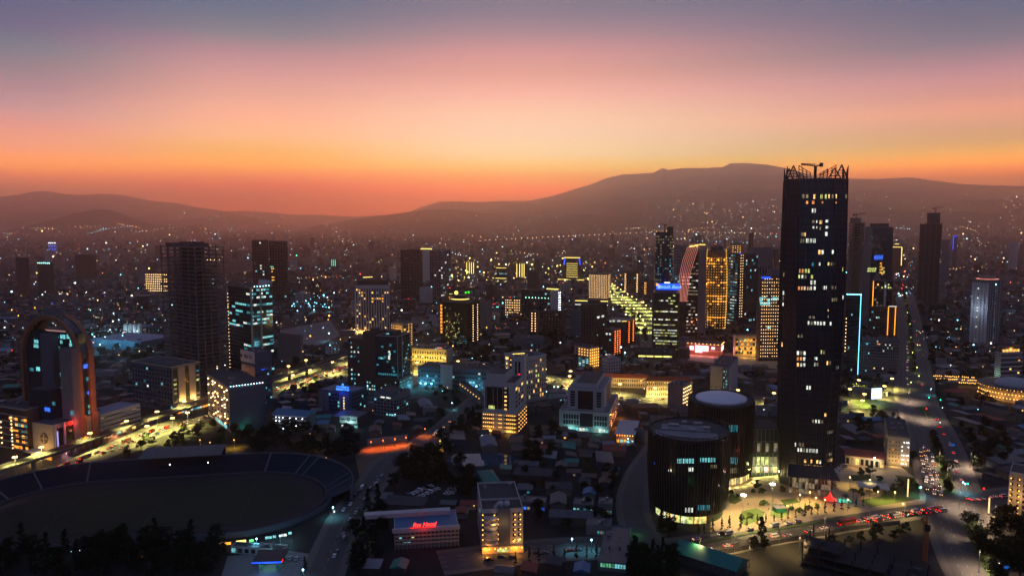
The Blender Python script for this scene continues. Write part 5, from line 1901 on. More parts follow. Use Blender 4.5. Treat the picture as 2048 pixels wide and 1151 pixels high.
def tower_crane(label, px, py, D, h, ang, jib, base=0.0, mm=None):
    d = ray(px, py)
    k = D / d.y
    p = Vector((0, 0, CAM_H)) + d * k
    c = thing('tower_crane', label, 'crane', p, ang)
    mm = mm or RUST
    m_ = MB().mat(mm)
    for sx in (-.8, .8):
        for sy in (-.8, .8):
            m_.bar((sx, sy, 0), (sx, sy, h), .2)
    n = max(3, int(h / 2.2))
    for j in range(n):
        z0, z1 = h * j / n, h * (j + 1) / n
        m_.bar((-.8, -.8, z0), (.8, -.8, z1), .14).bar((.8, .8, z0), (-.8, .8, z1), .14).bar((.8, -.8, z0), (.8, .8, z1), .14).bar((-.8, .8, z0), (-.8, -.8, z1), .14)
    m_.build('mast', None, c)
    j_ = MB().mat(mm)
    j_.bar((0, -.6, h), (jib, -.6, h + jib * .12), .28).bar((0, .6, h), (jib, .6, h + jib * .12), .28).bar((0, 0, h + 2), (jib, 0, h + .8 + jib * .12), .28)
    for i in range(10):
        x = jib * i / 10
        j_.bar((x, -.6, h + x * .12), (x + jib / 20, 0, h + 1.8 + x * .11), .15).bar((x, .6, h + x * .12), (x + jib / 20, 0, h + 1.8 + x * .11), .15)
    j_.build('jib', None, c)
    MB().mat(mm).box(-jib * .3, 0, -.8, .8, h, h + 1).mat(STEEL).box(-jib * .3, -jib * .2, -1.2, 1.2, h - 2, h + 1.4).build('counterweight', None, c)
    MB().mat(mm).bar((0, 0, h), (0, 0, h + 5), .4).bar((0, 0, h + 5), (jib * .7, 0, h + 2 + jib * .08), .12).bar((0, 0, h + 5), (-jib * .28, 0, h + 1), .12).build('tie', None, c)
    return c


tower_crane('red tower crane on the grey unfinished tower past the skyscraper', 1712, 446, 1270, 14, math.radians(4), 18)
b = Bld('office_tower', 'dark blue glass tower with a blue glowing sign, by the grey unfinished tower', 'building', 1736, 660, 455, 12, xl=1722, xr=1778)
b.body(GLASSB)
b.panel('L', 0, b.Ll, 0, b.H, CONC, .3, 'side_wall')
b.slabs(34, 3, b.H - 8, STEEL, .2, .4, 'R')
b.litpx('R', [(1748, 510, 1766, 519, G_BLUE), (1735, 535, 1753, 539, G_LIME), (1734, 540, 1752, 543, G_LIME)], G_LIME, 4)
q = random.Random(2)
for k in range(26):
    b.litpx('R', [(1759 + q.random() * 9, 524 + q.random() * 22, 0, 0)][:0], G_GOLD)
    x, y = 1759 + q.random() * 9, 524 + q.random() * 24
    b.litpx('R', [(x, y, x + 2.4, y + 2.2)], q.choice((G_GOLD, G_LIME)))
for k in range(22):
    x, y = 1738 + q.random() * 30, 470 + q.random() * 38
    b.litpx('R', [(x, y, x + 1.6, y + 1.4)], G_DIM)
b.roof(clutter=1)
b.room(.15, .8, .1, .8, 6, DARK)
b.done()
b = Bld('office_building', 'dark blue block edged by one long vertical cyan light line', 'building', 1715, 750, 590, 76, xl=1686, xr=1722)
b.body(GLASSB)
b.slabs(26, 3, b.H, STEEL, .2, .4, 'L')
b.strip('L', -.1, 1, -.1, b.H + 1, L_CYA, .34, .5)
for k in range(8):
    b.bulb('L', b.Ll * k / 7.5, b.H + .8, B_CYAN, .55)
for k in range(10):
    b.bulb('L', b.Ll * .93, b.H * (.3 + .045 * k), B_WARM, .4)
b.grid('L', 8, 20, 4, b.H - 3, p=.02, cols=COOL)
b.roof(clutter=2)
b.done()
b = Bld('office_building', 'brown block with two tall orange light lines down its front', 'building', 1790, 684, 614, 78, xl=1736, xr=1796)
b.body(BROWN)
b.strip('L', b.Ll * .30, b.H * .2, b.Ll * .30, b.H, L_ORG, .55, .6)
b.strip('L', b.Ll * .04, b.H * .2, b.Ll * .04, b.H, L_ORG, .55, .6)
b.grid('L', 8, 12, 3, b.H - 2, b.Ll * .35, p=.04, cols=COOL)
b.strip('L', 0, b.H + 1.2, b.Ll * .3, b.H + 1.2, L_WHI, .25, .6)
b.roof(clutter=3)
b.done()
b = Bld('office_building', 'glass block with one orange light line and green gold windows, behind the brown block', 'building', 1781, 668, 562, 78, xl=1739, xr=1787)
b.body(GLASSG)
b.strip('L', b.Ll * .92, b.H * .45, b.Ll * .92, b.H, L_ORG, .55, .6)
b.grid('L', 8, 16, 4, b.H - 3, b.Ll * .05, b.Ll * .85, p=.24, cols=((G_LIME, 2), (G_DIM, 2), (G_WARM, 1)), wf=.7)
b.panel('L', b.Ll * .3, b.Ll * .4, 0, b.H - 1, WHITE, .6, 'pier')
b.lit('L', b.Ll * .35, b.H * .9, 2, 4, G_WHITE, .7)
b.roof(clutter=2)
MB().mat(CONC).add([(-1, b.Ll * .55, b.H + 1.2), (-1, b.Ll * .95, b.H + 1.2), (2, b.Ll * .95, b.H + 1.2), (2, b.Ll * .55, b.H + 1.2), (0, b.Ll * .75, b.H + 14)], [(0, 1, 4), (1, 2, 4), (2, 3, 4), (3, 0, 4), (3, 2, 1, 0)]).build('roof_pylon', None, b.root)
b.done()
b = Bld('apartment_building', 'long grey slab block of small dark windows beside the avenue', 'building', 1796, 752, 678, 76, xl=1721, xr=1809)
b.body(CONC)
b.grid('L', 18, 11, 3, b.H - 2, p=.05, cols=MIXD, wf=.6, hf=.5)
b.slabs(11, 3, b.H, CONC, .6, .6)
b.lit('L', b.Ll * .85, b.H * .86, 5, 1.2, G_TEAL)
b.lit('L', b.Ll * .55, b.H * .85, 3, 1.2, G_ORANGE)
b.roof(clutter=6)
b.done()
b = shell_tower('unfinished_tower', 'dark unfinished tower with stepped shoulders and a crane, standing alone to the east', 1876, 606, 447, 72, 1833, 1885, 36, 4, 4)
st = MB().mat(CONC_D)
for k in range(5):
    st.box(b.Lr * .0, b.Lr, b.Ll * .02, b.Ll * .75, b.H + k * 4.4 + 3.9, b.H + k * 4.4 + 4.4)
    st.box(b.Lr * .2, b.Lr * .8, b.Ll * .1, b.Ll * .7, b.H + k * 4.4 + .01, b.H + k * 4.4 + 3.9)
st.build('upper_floors', None, b.root)
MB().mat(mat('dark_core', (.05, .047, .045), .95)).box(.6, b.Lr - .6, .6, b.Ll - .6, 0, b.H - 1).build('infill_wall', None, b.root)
for k in range(8):
    b.bulb('L', b.Ll * .97, b.H * (.25 + .08 * k), B_WHITE, .3, -.8)
b.done()
tower_crane('tower crane with a raised jib on the dark unfinished tower to the east', 1871, 430, 1600, 14, math.radians(6), 20)
b = Bld('apartment_building', 'pale curved residential tower with a lit ring on its roof', 'building', 1971, 694, 566, 42, xl=1938, xr=1996)
b.body(WHITE)
b.piers('L', 5, 0, b.H, WHITE, 2.4, 1.2)
b.piers('R', 6, 0, b.H, CONC, 2.2, 1.2)
b.slabs(20, 4, b.H - 2, CONC, .8, .6)
q = random.Random(4)
for r in range(18):
    if q.random() < .5:
        b.lit('L', b.Ll * .62, b.H * (.06 + .05 * r), 1.4, 2, q.choice((G_DIM, G_WHITE)), .5)
    if q.random() < .55:
        b.lit('R', b.Lr * .55, b.H * (.06 + .05 * r), 2.4, 2.2, q.choice((G_CYAN, G_DIM, G_TEAL)), .5)
    if q.random() < .3:
        b.lit('R', b.Lr * .8, b.H * (.06 + .05 * r), 2.4, 2.2, q.choice((G_CYAN, G_DIM)), .5)
MB().mat(CONC).disc((b.Lr * .5, b.Ll * .5), 13, b.H + .13, b.H + 3.5, 24).mat(L_PNK).disc((b.Lr * .5, b.Ll * .5), 13.6, b.H + 3.6, b.H + 4.1, 24).mat(CONC).disc((b.Lr * .5, b.Ll * .5), 9.5, b.H + 4.2, b.H + 8, 24).build('roof_drum', None, b.root)
b.roof(clutter=0)
b.bulb('R', b.Lr * .5, b.H - 3, B_CYAN, .9)
lamp(b.root, b.at('L', b.Ll * .5, b.H * .6, 14), (200, 220, 255), 6000, 1.5)
b.done()
b = Bld('office_building', 'white banded office with a warm lit roof terrace, behind the rotunda', 'building', 2000, 762, 706, 10, xl=1988, xr=2042)
b.body(CONC)
b.slabs(6, 6, b.H, WHITE, .5, 1.6, 'R')
b.slabs(12, 3, b.H, WHITE, .5, .8, 'L')
b.grid('R', 10, 6, 2, b.H - 2, p=.02, cols=WARM, wf=.9, hf=.4)
b.roof(ROOF, 1, CONC, clutter=0)
b.room(.08, .95, .2, .9, 6, BROWN)
for k in range(9):
    b.lit('R', b.Lr * (.12 + .09 * k), b.H + 2.4, 2.6, 2.6, G_GOLD if k % 2 else G_WARM, -b.Ll * .2 + .2)
lamp(b.root, (b.Lr * .5, b.Ll * .1, b.H + 4), (255, 180, 90), 2600, .5)
lamp(b.root, b.at('L', b.Ll * .5, 8, 6), (190, 255, 225), 1400, .5)
b.done()


def rotunda():
    P = gp(2036, 806)
    root = thing('rotunda', 'round hall with a scalloped dome, its rim strung with amber bulbs', 'hall', P + Vector((14, 26, 0)))
    R_ = 30
    h = 11
    MB().mat(CREAM).disc((0, 0), R_, 0, h, 36).build('wall', None, root)
    MB().mat(STEEL).disc((0, 0), R_ + 2, h + .01, h + 1.2, 36).build('roof', None, root)
    d = MB().mat(mat('dome_grey', (.3, .31, .34), .6))
    n = 36
    rings = []
    for k in range(7):
        a = PI / 2 * k / 6.3
        rings.append([((17 * math.cos(a)) * (1 + .05 * (i % 2)) * math.cos(2 * PI * i / n), (17 * math.cos(a)) * (1 + .05 * (i % 2)) * math.sin(2 * PI * i / n), h + 1.21 + 6.5 * math.sin(a)) for i in range(n)])
    d.loft(rings)
    d.build('dome', None, root)
    for j, z in enumerate((h + .8, h - 3.4, 3.6)):
        for k in range(30):
            a = math.radians(165 + 150 * (k + .5 * (j % 2)) / 30)
            put('bulb', bulb_mesh(B_GOLD), root, ((R_ + 1.6) * math.cos(a), (R_ + 1.6) * math.sin(a), z), None, (1.0,) * 3)
    for a in (190, 215, 240, 265, 290):
        lamp(root, (math.cos(math.radians(a)) * (R_ + 5), math.sin(math.radians(a)) * (R_ + 5), 5), (255, 180, 80), 1800, .5)


rotunda()
b = Bld('garden_restaurant', 'garden restaurant under a net of amber string lights beside the avenue', 'restaurant', 1966, 772, 748, 78, xl=1880, Lr=24)
MB().mat(TIN).box(2, b.Lr, 2, b.Ll - 2, 3.2, 3.6).build('roof', None, b.root)
for i in range(6):
    for x in (2.5, b.Lr - .5):
        MB().mat(BROWN).box(x - .15, x + .15, 2.5 + i * (b.Ll - 6) / 5, 2.8 + i * (b.Ll - 6) / 5, 0, 3.2).build('post', None, b.root)
for j in range(4):
    for k in range(22):
        if rnd.random() < .85:
            put('bulb', bulb_mesh(B_GOLD), b.root, (-2 + j * b.Lr / 3, b.Ll * (k + .5) / 22, 3.2 + 1.6 * (j % 2) + rnd.uniform(-.3, .3)), None, (.95,) * 3)
for k in range(4):
    lamp(b.root, (-4, b.Ll * (k + .5) / 4, 4), (255, 180, 70), 1500, .5)

b = Bld('apartment_building', 'tall narrow cream apartment block with white lights up its stair, by the plaza', 'building', 1773, 928, 872, -24, Ll=52, xr=1818)
b.body(CREAM)
b.grid('R', 4, 6, 2, b.H - 2, b.Lr * .05, b.Lr * .6, p=.05, cols=WARM, wf=.35, hf=.4, dark=DARK)
b.grid('L', 14, 6, 2, b.H - 2, p=.02, wf=.4, hf=.4)
for r in range(6):
    for t_ in (.66, .74, .86, .93):
        if rnd.random() < .62:
            b.bulb('R', b.Lr * t_, b.H * (.1 + .15 * r), B_WHITE, .26)
b.roof(ROOF, 1, CONC, clutter=5)
b.up('R', (b.Lr * .3, b.Lr * .8), 3.5, (255, 210, 130), 1500, 4)
b.done()
b = Bld('shop_building', 'row of low shops with red tiled roofs and a floodlit cream front, by the plaza', 'building', 1768, 940, 918, 64, Lr=12, xl=1690)
b.body(CREAM)
b.grid('L', 8, 1, .3, b.H - .5, p=.4, cols=((G_WARM, 1), (G_DIM, 1), (G_CYAN, .3)), wf=.6, hf=.6)
MB().mat(TIN_R).add([(-1.5, -1, b.H), (b.Lr + 1, -1, b.H), (b.Lr + 1, b.Ll + 1, b.H), (-1.5, b.Ll + 1, b.H), (8, -1, b.H + 3), (8, b.Ll + 1, b.H + 3), ],
                    [(0, 3, 5, 4), (1, 4, 5, 2), (0, 4, 1), (3, 2, 5), (0, 1, 2, 3)]).build('roof', None, b.root)
put('lamp', bulb_mesh(B_WHITE), b.root, b.at('L', b.Ll * .25, b.H + .6, 2), None, (1.3,) * 3)
lamp(b.root, b.at('L', b.Ll * .25, b.H + .6, 3.5), (255, 235, 190), 3800, .5)
lamp(b.root, b.at('L', b.Ll * .7, 4.5, 4), (255, 200, 120), 1600, .5)
b.done()
b = Bld('hotel', 'pale hotel covered with evenly spaced amber wall lamps beside the dark trees', 'hotel', 2014, 1028, 945, -38, Ll=20, Lr=30)
b.body(CREAM)
b.grid('R', 10, 7, 1.5, b.H - 1.5, p=.0, wf=.4, hf=.5)
for r in range(7):
    for c in range(9):
        b.bulb('R', 1 + c * 4, b.H * (.08 + .135 * r), B_GOLD, .34)
b.piers('R', 6, 0, b.H, WHITE, .8, .5)
b.roof(ROOF, 1, WHITE, clutter=3)
b.up('R', (5, 14), b.H * .5, (255, 190, 110), 1500, 5)
b.done()

# ------------------------------------------------------------------ foreground buildings
b = Bld('hotel', 'white hotel with columns of warm bulbs and two white satellite domes on its roof', 'hotel', 964, 1104, 1022, 6, Ll=40, xr=1046)
b.body(WHITE)
W_ = b.Lr
b.panel('R', W_ * .0, W_ * .38, 4.2, b.H - 1, mat('painted_balcony_shade', (.1, .09, .09), .8), .02, 'painted_recess_shade')  # flat dark panel, the shade behind the balconies is put into its colour
for r in range(6):
    z = 5 + r * (b.H - 6) / 6
    MB().mat(WHITE).disc((W_ * .22, -.4), 3.6, z, z + 1.1, 18).build('balcony', None, b.root)
    for t_ in (.02, .16, .30, .40):
        if (r + int(t_ * 100)) % 3 or t_ < .1:
            b.bulb('R', W_ * t_, z + 1.9, B_GOLD, .32, 1.2 if t_ in (.16, .30) else .4)
    for t_ in (.62, .80, .93):
        b.bulb('R', W_ * t_, z + 1.6, B_GOLD, .32, .9)
b.panel('R', W_ * .40, W_ * .68, 0, b.H + 1.5, BLUEW, 1.4, 'bay')
b.grid('R', 2, 6, 4.5, b.H - .5, W_ * .72, W_ * .97, p=.12, cols=((G_LIME, 1),), wf=.6, hf=.6)
b.grid('L', 9, 6, 2, b.H - 1, p=.06, cols=COOL, wf=.5, hf=.5)
b.panel('R', 0, W_, 0, 3.6, mat('shop_lit', (.6, .45, .25), .7), 2.2, 'canopy_front')
for k in range(8):
    b.bulb('R', W_ * (.05 + .13 * k), 2.8, B_GOLD, .36, 2.6)
    if k in (3, 4):
        b.lit('R', W_ * (.05 + .13 * k), 1.8, 3.4, 1.8, G_LIME, 2.3)
b.roof(ROOF, 1.1, WHITE, clutter=2, y=(0, b.Ll))
MB().mat(WHITE).box(W_ * .42, W_ * .62, 5, 5.5, b.H + .13, b.H + 1.1).box(-.2, W_, 12, 12.4, b.H + 1.12, b.H + 1.9).build('roof_wall', None, b.root)
for t_ in (.47, .62):
    d_ = MB().mat(WHITE).ball((W_ * t_, 3.0, b.H + 2.4), 1.7, 14, 8).build('satellite_dome', None, b.root)
MB().mat(METAL).add([(W_ * .3, 1.5, b.H + .14), (W_ * .55, 1.5, b.H + .14), (W_ * .55, 6, b.H + .14), (W_ * .3, 6, b.H + .14), (W_ * .42, 1.5, b.H + 3), (W_ * .42, 6, b.H + 3)], [(0, 3, 5, 4), (1, 4, 5, 2), (0, 4, 1), (3, 2, 5)]).build('roof_gable', None, b.root)
b.up('R', (W_ * .1, W_ * .8), 3, (255, 165, 60), 1700, 5)
b.up('R', (W_ * .3, W_ * .55), 16, (255, 190, 110), 500, 5)
b.done()
b = Bld('hotel', 'old four storey hotel with a flat tin roof and a red neon sign', 'hotel', 789, 1098, 1062, 9, Ll=24, xr=918)
b.body(CONC)
b.grid('R', 16, 4, 2, b.H - 1, p=.03, cols=((G_LIME, 1), (G_CYAN, 1)), wf=.55, hf=.5)
b.piers('R', 17, 0, b.H, CREAM, .35, .8)
b.slabs(4, 3, b.H - .5, CREAM, .9, .9, 'R')
b.panel('R', -1, b.Lr + .5, b.H - .4, b.H + 1.6, WHITE, 1.1, 'fascia')
b.roof(TIN_B, .5, WHITE, clutter=0)
MB().mat(WHITE).box(-16, b.Lr - 3, b.Ll * .75, b.Ll * .95, b.H + .14, b.H + 2.4).build('roof_wall', None, b.root)
lettering('sign_lettering', 'Ras Hotel', 3.0, glow('neon_red', (255, 45, 25), 5), b.root, b.at('R', b.Lr * .46, b.H + 3.3, 1.4), (PI / 2, 0, 0), shear=.3)
MB().mat(glow('neon_dim', (255, 30, 15), 1.3)).bar(b.at('R', b.Lr * .24, b.H + 1.9, 1.4), b.at('R', b.Lr * .64, b.H + 1.7, 1.4), .25).bar(b.at('R', b.Lr * .3, b.H + 1.6, 1.4), b.at('R', b.Lr * .24, b.H + 1.9, 1.4), .25).build('sign_underline', None, b.root)
lamp(b.root, b.at('R', b.Lr * .45, b.H + 3.2, 3), (255, 20, 10), 900, 1.2, 'sign_light')
for x, y in ((b.Lr * .42, b.Ll * .6), (-8, b.Ll * .9)):
    MB().mat(WHITE).ball((x, y, b.H + 3.8 if x > 0 else b.H - 1), 1.6, 12, 8).build('satellite_dome', None, b.root)
for t_, z in ((.06, .3), (.1, .3), (.13, .3), (.88, .95)):
    b.lit('R', b.Lr * (.1 + t_), b.H * z, 1.3, 1.3, G_CYAN)
b.bulb('R', -.5, b.H + 1, B_WHITE, .25)
b.done()
b = Bld('shed', 'hall with a bright green pitched roof among dark trees', 'shed', 975, 990, 974, 14, xl=955, xr=1006)
b.body(TIN_G)
MB().mat(TIN_G).add([(-.5, -.5, b.H), (b.Lr + .5, -.5, b.H), (b.Lr + .5, b.Ll + .5, b.H), (-.5, b.Ll + .5, b.H), (b.Lr * .5, b.Ll * .5, b.H + 5)], [(0, 1, 4), (1, 2, 4), (2, 3, 4), (3, 0, 4)]).build('roof', None, b.root)
# ------------------------------------------------------------------ roads, pavements, squares
ASPH = mat('asphalt', (.07, .068, .066), .75, noise=(.12, (.045, .045, .045), .3))
PAVE = mat('paving', (.13, .118, .1), .85, noise=(.3, (.09, .08, .068), .35))
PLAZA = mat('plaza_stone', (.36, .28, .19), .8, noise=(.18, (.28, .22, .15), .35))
LAWN = mat('lawn', (.05, .085, .02), .95, noise=(.4, (.035, .06, .015), .35))
PAINT = mat('road_paint', (.3, .3, .28), .8)


def smooth(pts, n=6):
    out = []
    P = [pts[0]] + list(pts) + [pts[-1]]
    for i in range(1, len(P) - 2):
        p0, p1, p2, p3 = P[i - 1], P[i], P[i + 1], P[i + 2]
        for k in range(n):
            t = k / n
            out.append(.5 * ((2 * p1) + (p2 - p0) * t + (2 * p0 - 5 * p1 + 4 * p2 - p3) * t * t + (3 * p1 - p0 - 3 * p2 + p3) * t ** 3))
    out.append(P[-2])
    return out


class Road:
    def __init__(s, px, w):
        s.w = w
        s.c = smooth([gp(*p) for p in px])
        s.d = [0.0]
        for a, b in zip(s.c, s.c[1:]):
            s.d.append(s.d[-1] + (b - a).length)
        s.len = s.d[-1]

    def at(s, d, off=0.0):
        d = min(max(d, 0), s.len - .01)
        i = max(j for j in range(len(s.d) - 1) if s.d[j] <= d)
        f = (d - s.d[i]) / (s.d[i + 1] - s.d[i])
        e = (s.c[i + 1] - s.c[i]).normalized()
        return s.c[i].lerp(s.c[i + 1], f) + Vector((-e.y, e.x, 0)) * off, e       # off > 0: to the left of travel

    def near(s, x, y):
        p = gp(x, y)
        return min((s.at(s.len * k / 300)[0] - p).length for k in range(301))

    def d_of(s, x, y):
        p = gp(x, y)
        return min(range(301), key=lambda k: (s.at(s.len * k / 300)[0] - p).length) * s.len / 300

    def strip(s, name, m, off, w, z, z0=None, d0=0, d1=None, kind='structure', parent=None, step=6.0):
        d1 = s.len if d1 is None else d1
        n = max(2, int((d1 - d0) / step))
        L_, R_ = [], []
        for k in range(n + 1):
            p, e = s.at(d0 + (d1 - d0) * k / n, off)
            q = Vector((-e.y, e.x, 0)) * w / 2
            L_.append(p + q)
            R_.append(p - q)
        b = MB()
        vs, fs = [], []
        for a, c in zip(L_, R_):
            vs += [(a.x, a.y, z), (c.x, c.y, z)]
        for k in range(n):
            fs.append((2 * k, 2 * k + 1, 2 * k + 3, 2 * k + 2))
        if z0 is not None:
            o = len(vs)
            for a, c in zip(L_, R_):
                vs += [(a.x, a.y, z0), (c.x, c.y, z0)]
            for k in range(n):
                fs += [(2 * k + 2, o + 2 * k + 2, o + 2 * k, 2 * k), (2 * k + 1, o + 2 * k + 1, o + 2 * k + 3, 2 * k + 3), (o + 2 * k, o + 2 * k + 2, o + 2 * k + 3, o + 2 * k + 1)]
            fs += [(0, o, o + 1, 1), (2 * n + 1, o + 2 * n + 1, o + 2 * n, 2 * n)]
        b.add(vs, fs)
        return b.build(name, m, parent, kind=kind)

    def dashes(s, off, z, ln=3.5, gap=6.0, d0=0, d1=None):
        b = MB()
        d = d0
        while d < (d1 or s.len) - ln:
            p, e = s.at(d, off)
            q = Vector((-e.y, e.x, 0)) * .12
            a = p + e * ln
            b.quad((p + q + Vector((0, 0, z))), (p - q + Vector((0, 0, z))), (a - q + Vector((0, 0, z))), (a + q + Vector((0, 0, z))))
            d += ln + gap
        b.build('road_marking', PAINT, None, kind='structure')


RA = Road([(-260, 1056), (-100, 998), (0, 963), (110, 928), (205, 892), (300, 856), (420, 820), (500, 792), (560, 770), (640, 744), (700, 722), (760, 703), (820, 684)], 44)
RB = Road([(640, 752), (740, 756), (850, 750), (960, 744), (1090, 756), (1180, 780), (1300, 800), (1400, 806), (1480, 800), (1570, 802), (1700, 808), (1800, 806)], 26)
RC = Road([(2040, 1260), (1965, 1140), (1928, 1062), (1906, 1005), (1890, 950), (1868, 880), (1846, 832), (1832, 800), (1828, 760), (1824, 700), (1818, 640), (1808, 590), (1802, 560), (1799, 540)], 29)
RD = Road([(880, 1124), (940, 1117), (1060, 1102), (1200, 1094), (1300, 1100), (1400, 1092), (1500, 1072), (1600, 1056), (1700, 1038), (1790, 1022), (1870, 1012), (1960, 1000), (2080, 984), (2200, 968)], 20)
RE = Road([(620, 1220), (652, 1130), (690, 1040), (720, 995), (745, 965), (775, 925), (830, 893), (880, 862), (915, 832), (955, 798), (985, 770)], 14)
RF = Road([(1310, 1094), (1272, 1045), (1266, 990), (1284, 940), (1312, 897), (1330, 860), (1322, 830)], 12)
RG = Road([(1318, 700), (1308, 660), (1280, 626), (1240, 598), (1214, 578), (1196, 562)], 40)
ZB = .0
for i, r in enumerate((RA, RB, RC, RD, RE, RF, RG)):
    r.strip('pavement', PAVE, 0, r.w + 8, .12 + i * .004, -.3)
    r.strip('road', ASPH, 0, r.w, .15 + i * .005, -.2)
for r, offs in ((RA, (-17, -13, 13, 17)), (RB, (-6, 6)), (RC, (-10, -6, 6, 10)), (RD, (-5, 0, 5)), (RE, (0,))):
    for o_ in offs:
        r.dashes(o_, .2 + .004 * abs(o_) / 10)
RC.strip('median_lawn', LAWN, 0, 7, .34, .1, RC.d_of(1900, 985), RC.d_of(1866, 872))
RC.strip('median_lawn', LAWN, 0, 6, .34, .1, RC.d_of(1826, 745), RC.d_of(1806, 580))
RC.strip('median_lawn', LAWN, -4, 6, .34, .1, 0, RC.d_of(1922, 1048))
RB.strip('median_kerb', PAVE, 0, 1.4, .36, .1)
RD.strip('median_lawn', LAWN, 3, 2.0, .36, .1, RD.d_of(1350, 1096), RD.d_of(1700, 1038))


def poly(name, pts, m, z, z0=-.3, kind='structure'):
    q = [gp(*p) for p in pts]
    a = sum(q[i].x * q[(i + 1) % len(q)].y - q[(i + 1) % len(q)].x * q[i].y for i in range(len(q)))
    if a < 0:
        q.reverse()
    return MB().prism([(p.x, p.y) for p in q], z0, z).build(name, m, None, kind=kind)


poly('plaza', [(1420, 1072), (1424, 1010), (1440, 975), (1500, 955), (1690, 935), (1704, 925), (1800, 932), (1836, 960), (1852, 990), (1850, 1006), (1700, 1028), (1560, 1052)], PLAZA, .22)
for i, q in enumerate(([(1478, 1042), (1484, 1022), (1512, 1016), (1530, 1024), (1522, 1040), (1490, 1050)], [(1452, 1004), (1462, 985), (1484, 1000), (1470, 1008)], [(1540, 1030), (1548, 1008), (1572, 1010), (1578, 1028), (1560, 1036)],
                       [(1560, 1000), (1590, 996), (1600, 1004), (1570, 1010)], [(1720, 1000), (1800, 985), (1828, 1000), (1740, 1014)], [(1700, 950), (1740, 948), (1742, 958), (1706, 962)], [(1790, 950), (1830, 955), (1842, 985), (1810, 975)],
                       [(1760, 990), (1800, 970), (1836, 980), (1840, 998), (1800, 1002)])):
    poly('lawn', q, LAWN, .27 + i * .004)
poly('lawn', [(1706, 800), (1770, 800), (1792, 812), (1760, 820), (1712, 816)], LAWN, .33)
poly('lawn', [(1828, 816), (1846, 812), (1862, 830), (1858, 838)], LAWN, .34)
poly('forecourt', [(440, 1160), (455, 1112), (560, 1098), (640, 1110), (628, 1160)], mat('forecourt_concrete', (.2, .2, .2), .8, noise=(.3, (.14, .14, .14), .3)), .12)
poly('yard', [(710, 908), (740, 888), (830, 880), (850, 884), (800, 905), (760, 955), (720, 960)], mat('earth', (.16, .10, .06), .95, noise=(.2, (.11, .07, .045), .3)), .10)
poly('yard', [(560, 660), (660, 640), (680, 670), (640, 690), (560, 690)], mat('earth_pale', (.22, .2, .18), .95, noise=(.05, (.1, .09, .085), .2)), .10)
poly('yard', [(800, 640), (880, 625), (885, 650), (820, 668)], MATS['earth_pale'], .10)
poly('square', [(826, 770), (828, 734), (905, 730), (960, 738), (930, 752), (890, 760)], PLAZA, .20)
poly('square', [(1376, 720), (1374, 690), (1440, 712), (1560, 716), (1562, 738), (1450, 728)], PLAZA, .20)
poly('water_pool', [(890, 925), (905, 908), (1000, 905), (1034, 914), (1020, 930), (930, 932)], mat('still_water', (.03, .06, .09), .06, 0, .8), .14)

# ------------------------------------------------------------------ elevated rail line over the boulevard
vd = thing('rail_viaduct', 'concrete elevated rail viaduct running along the middle of the lit boulevard', 'viaduct')
OFF = 5.5
RA.strip('deck', mat('rail_bed', (.045, .042, .04), .95), OFF, 10, 7.2, 6.1, 0, None, '', vd)
RA.strip('parapet', CONC, OFF - 4.9, .3, 8.1, 7.19, 0, None, '', vd)
RA.strip('parapet', CONC, OFF + 4.9, .3, 8.1, 7.19, 0, None, '', vd)
for q in (-2.5, -1.1, 1.1, 2.5):
    RA.strip('rail', STEEL, OFF + q, .16, 7.4, 7.202, 0, None, '', vd)
d = 14.0
while d < RA.len - 10:
    p, e = RA.at(d, OFF)
    MB().mat(CONC).obox((0, 0), e, .9, 1.3, 0, 4.4).prism([Vector((e.x, e.y)) * a + Vector((-e.y, e.x)) * b_ for a, b_ in ((-.9, -1.4), (.9, -1.4), (.9, 1.4), (-.9, 1.4))], 4.401, 6.09,
                                                       [Vector((e.x, e.y)) * a + Vector((-e.y, e.x)) * b_ for a, b_ in ((-.9, -4.6), (.9, -4.6), (.9, 4.6), (-.9, 4.6))]).build('pier', None, vd).location = (p.x, p.y, 0)
    d += 30

ORD = ['first', 'second', 'third', 'fourth', 'fifth', 'sixth', 'seventh', 'eighth', 'ninth', 'tenth', 'eleventh', 'twelfth', 'thirteenth', 'fourteenth', 'fifteenth', 'sixteenth', 'seventeenth', 'eighteenth', 'nineteenth']
TENS = ['', '', 'twent', 'thirt', 'fort', 'fift', 'sixt', 'sevent', 'eight', 'ninet']


def nth(k):
    if k < 19:
        return ORD[k]
    t, u = divmod(k + 1, 10)
    return TENS[t] + 'ieth' if u == 0 else TENS[t] + 'y-' + ORD[u - 1]


# ------------------------------------------------------------------ street lamps
ST_POLE = {h: MB().mat(METAL).bar((0, 0, 0), (0, 0, h), .16, 6, .1).disc((0, 0), .4, 0, .5, 8).mesh('lamp_pole_mesh') for h in (6.0, 11.0, 13.0, 16.0)}
arm_b = MB().mat(METAL)
for k in range(5):
    a = 2 * PI * k / 5
    arm_b.bar((0, 0, -.6), (1.2 * math.cos(a), 1.2 * math.sin(a), -.1), .07, 4)
ARM = arm_b.mesh('lamp_arm_mesh')
G_STREET = glow('street_globe', (255, 200, 115), 9)
G_STREETW = glow('street_globe_white', (255, 245, 215), 22)
G_STREETC = glow('street_globe_cool', (150, 225, 255), 14)


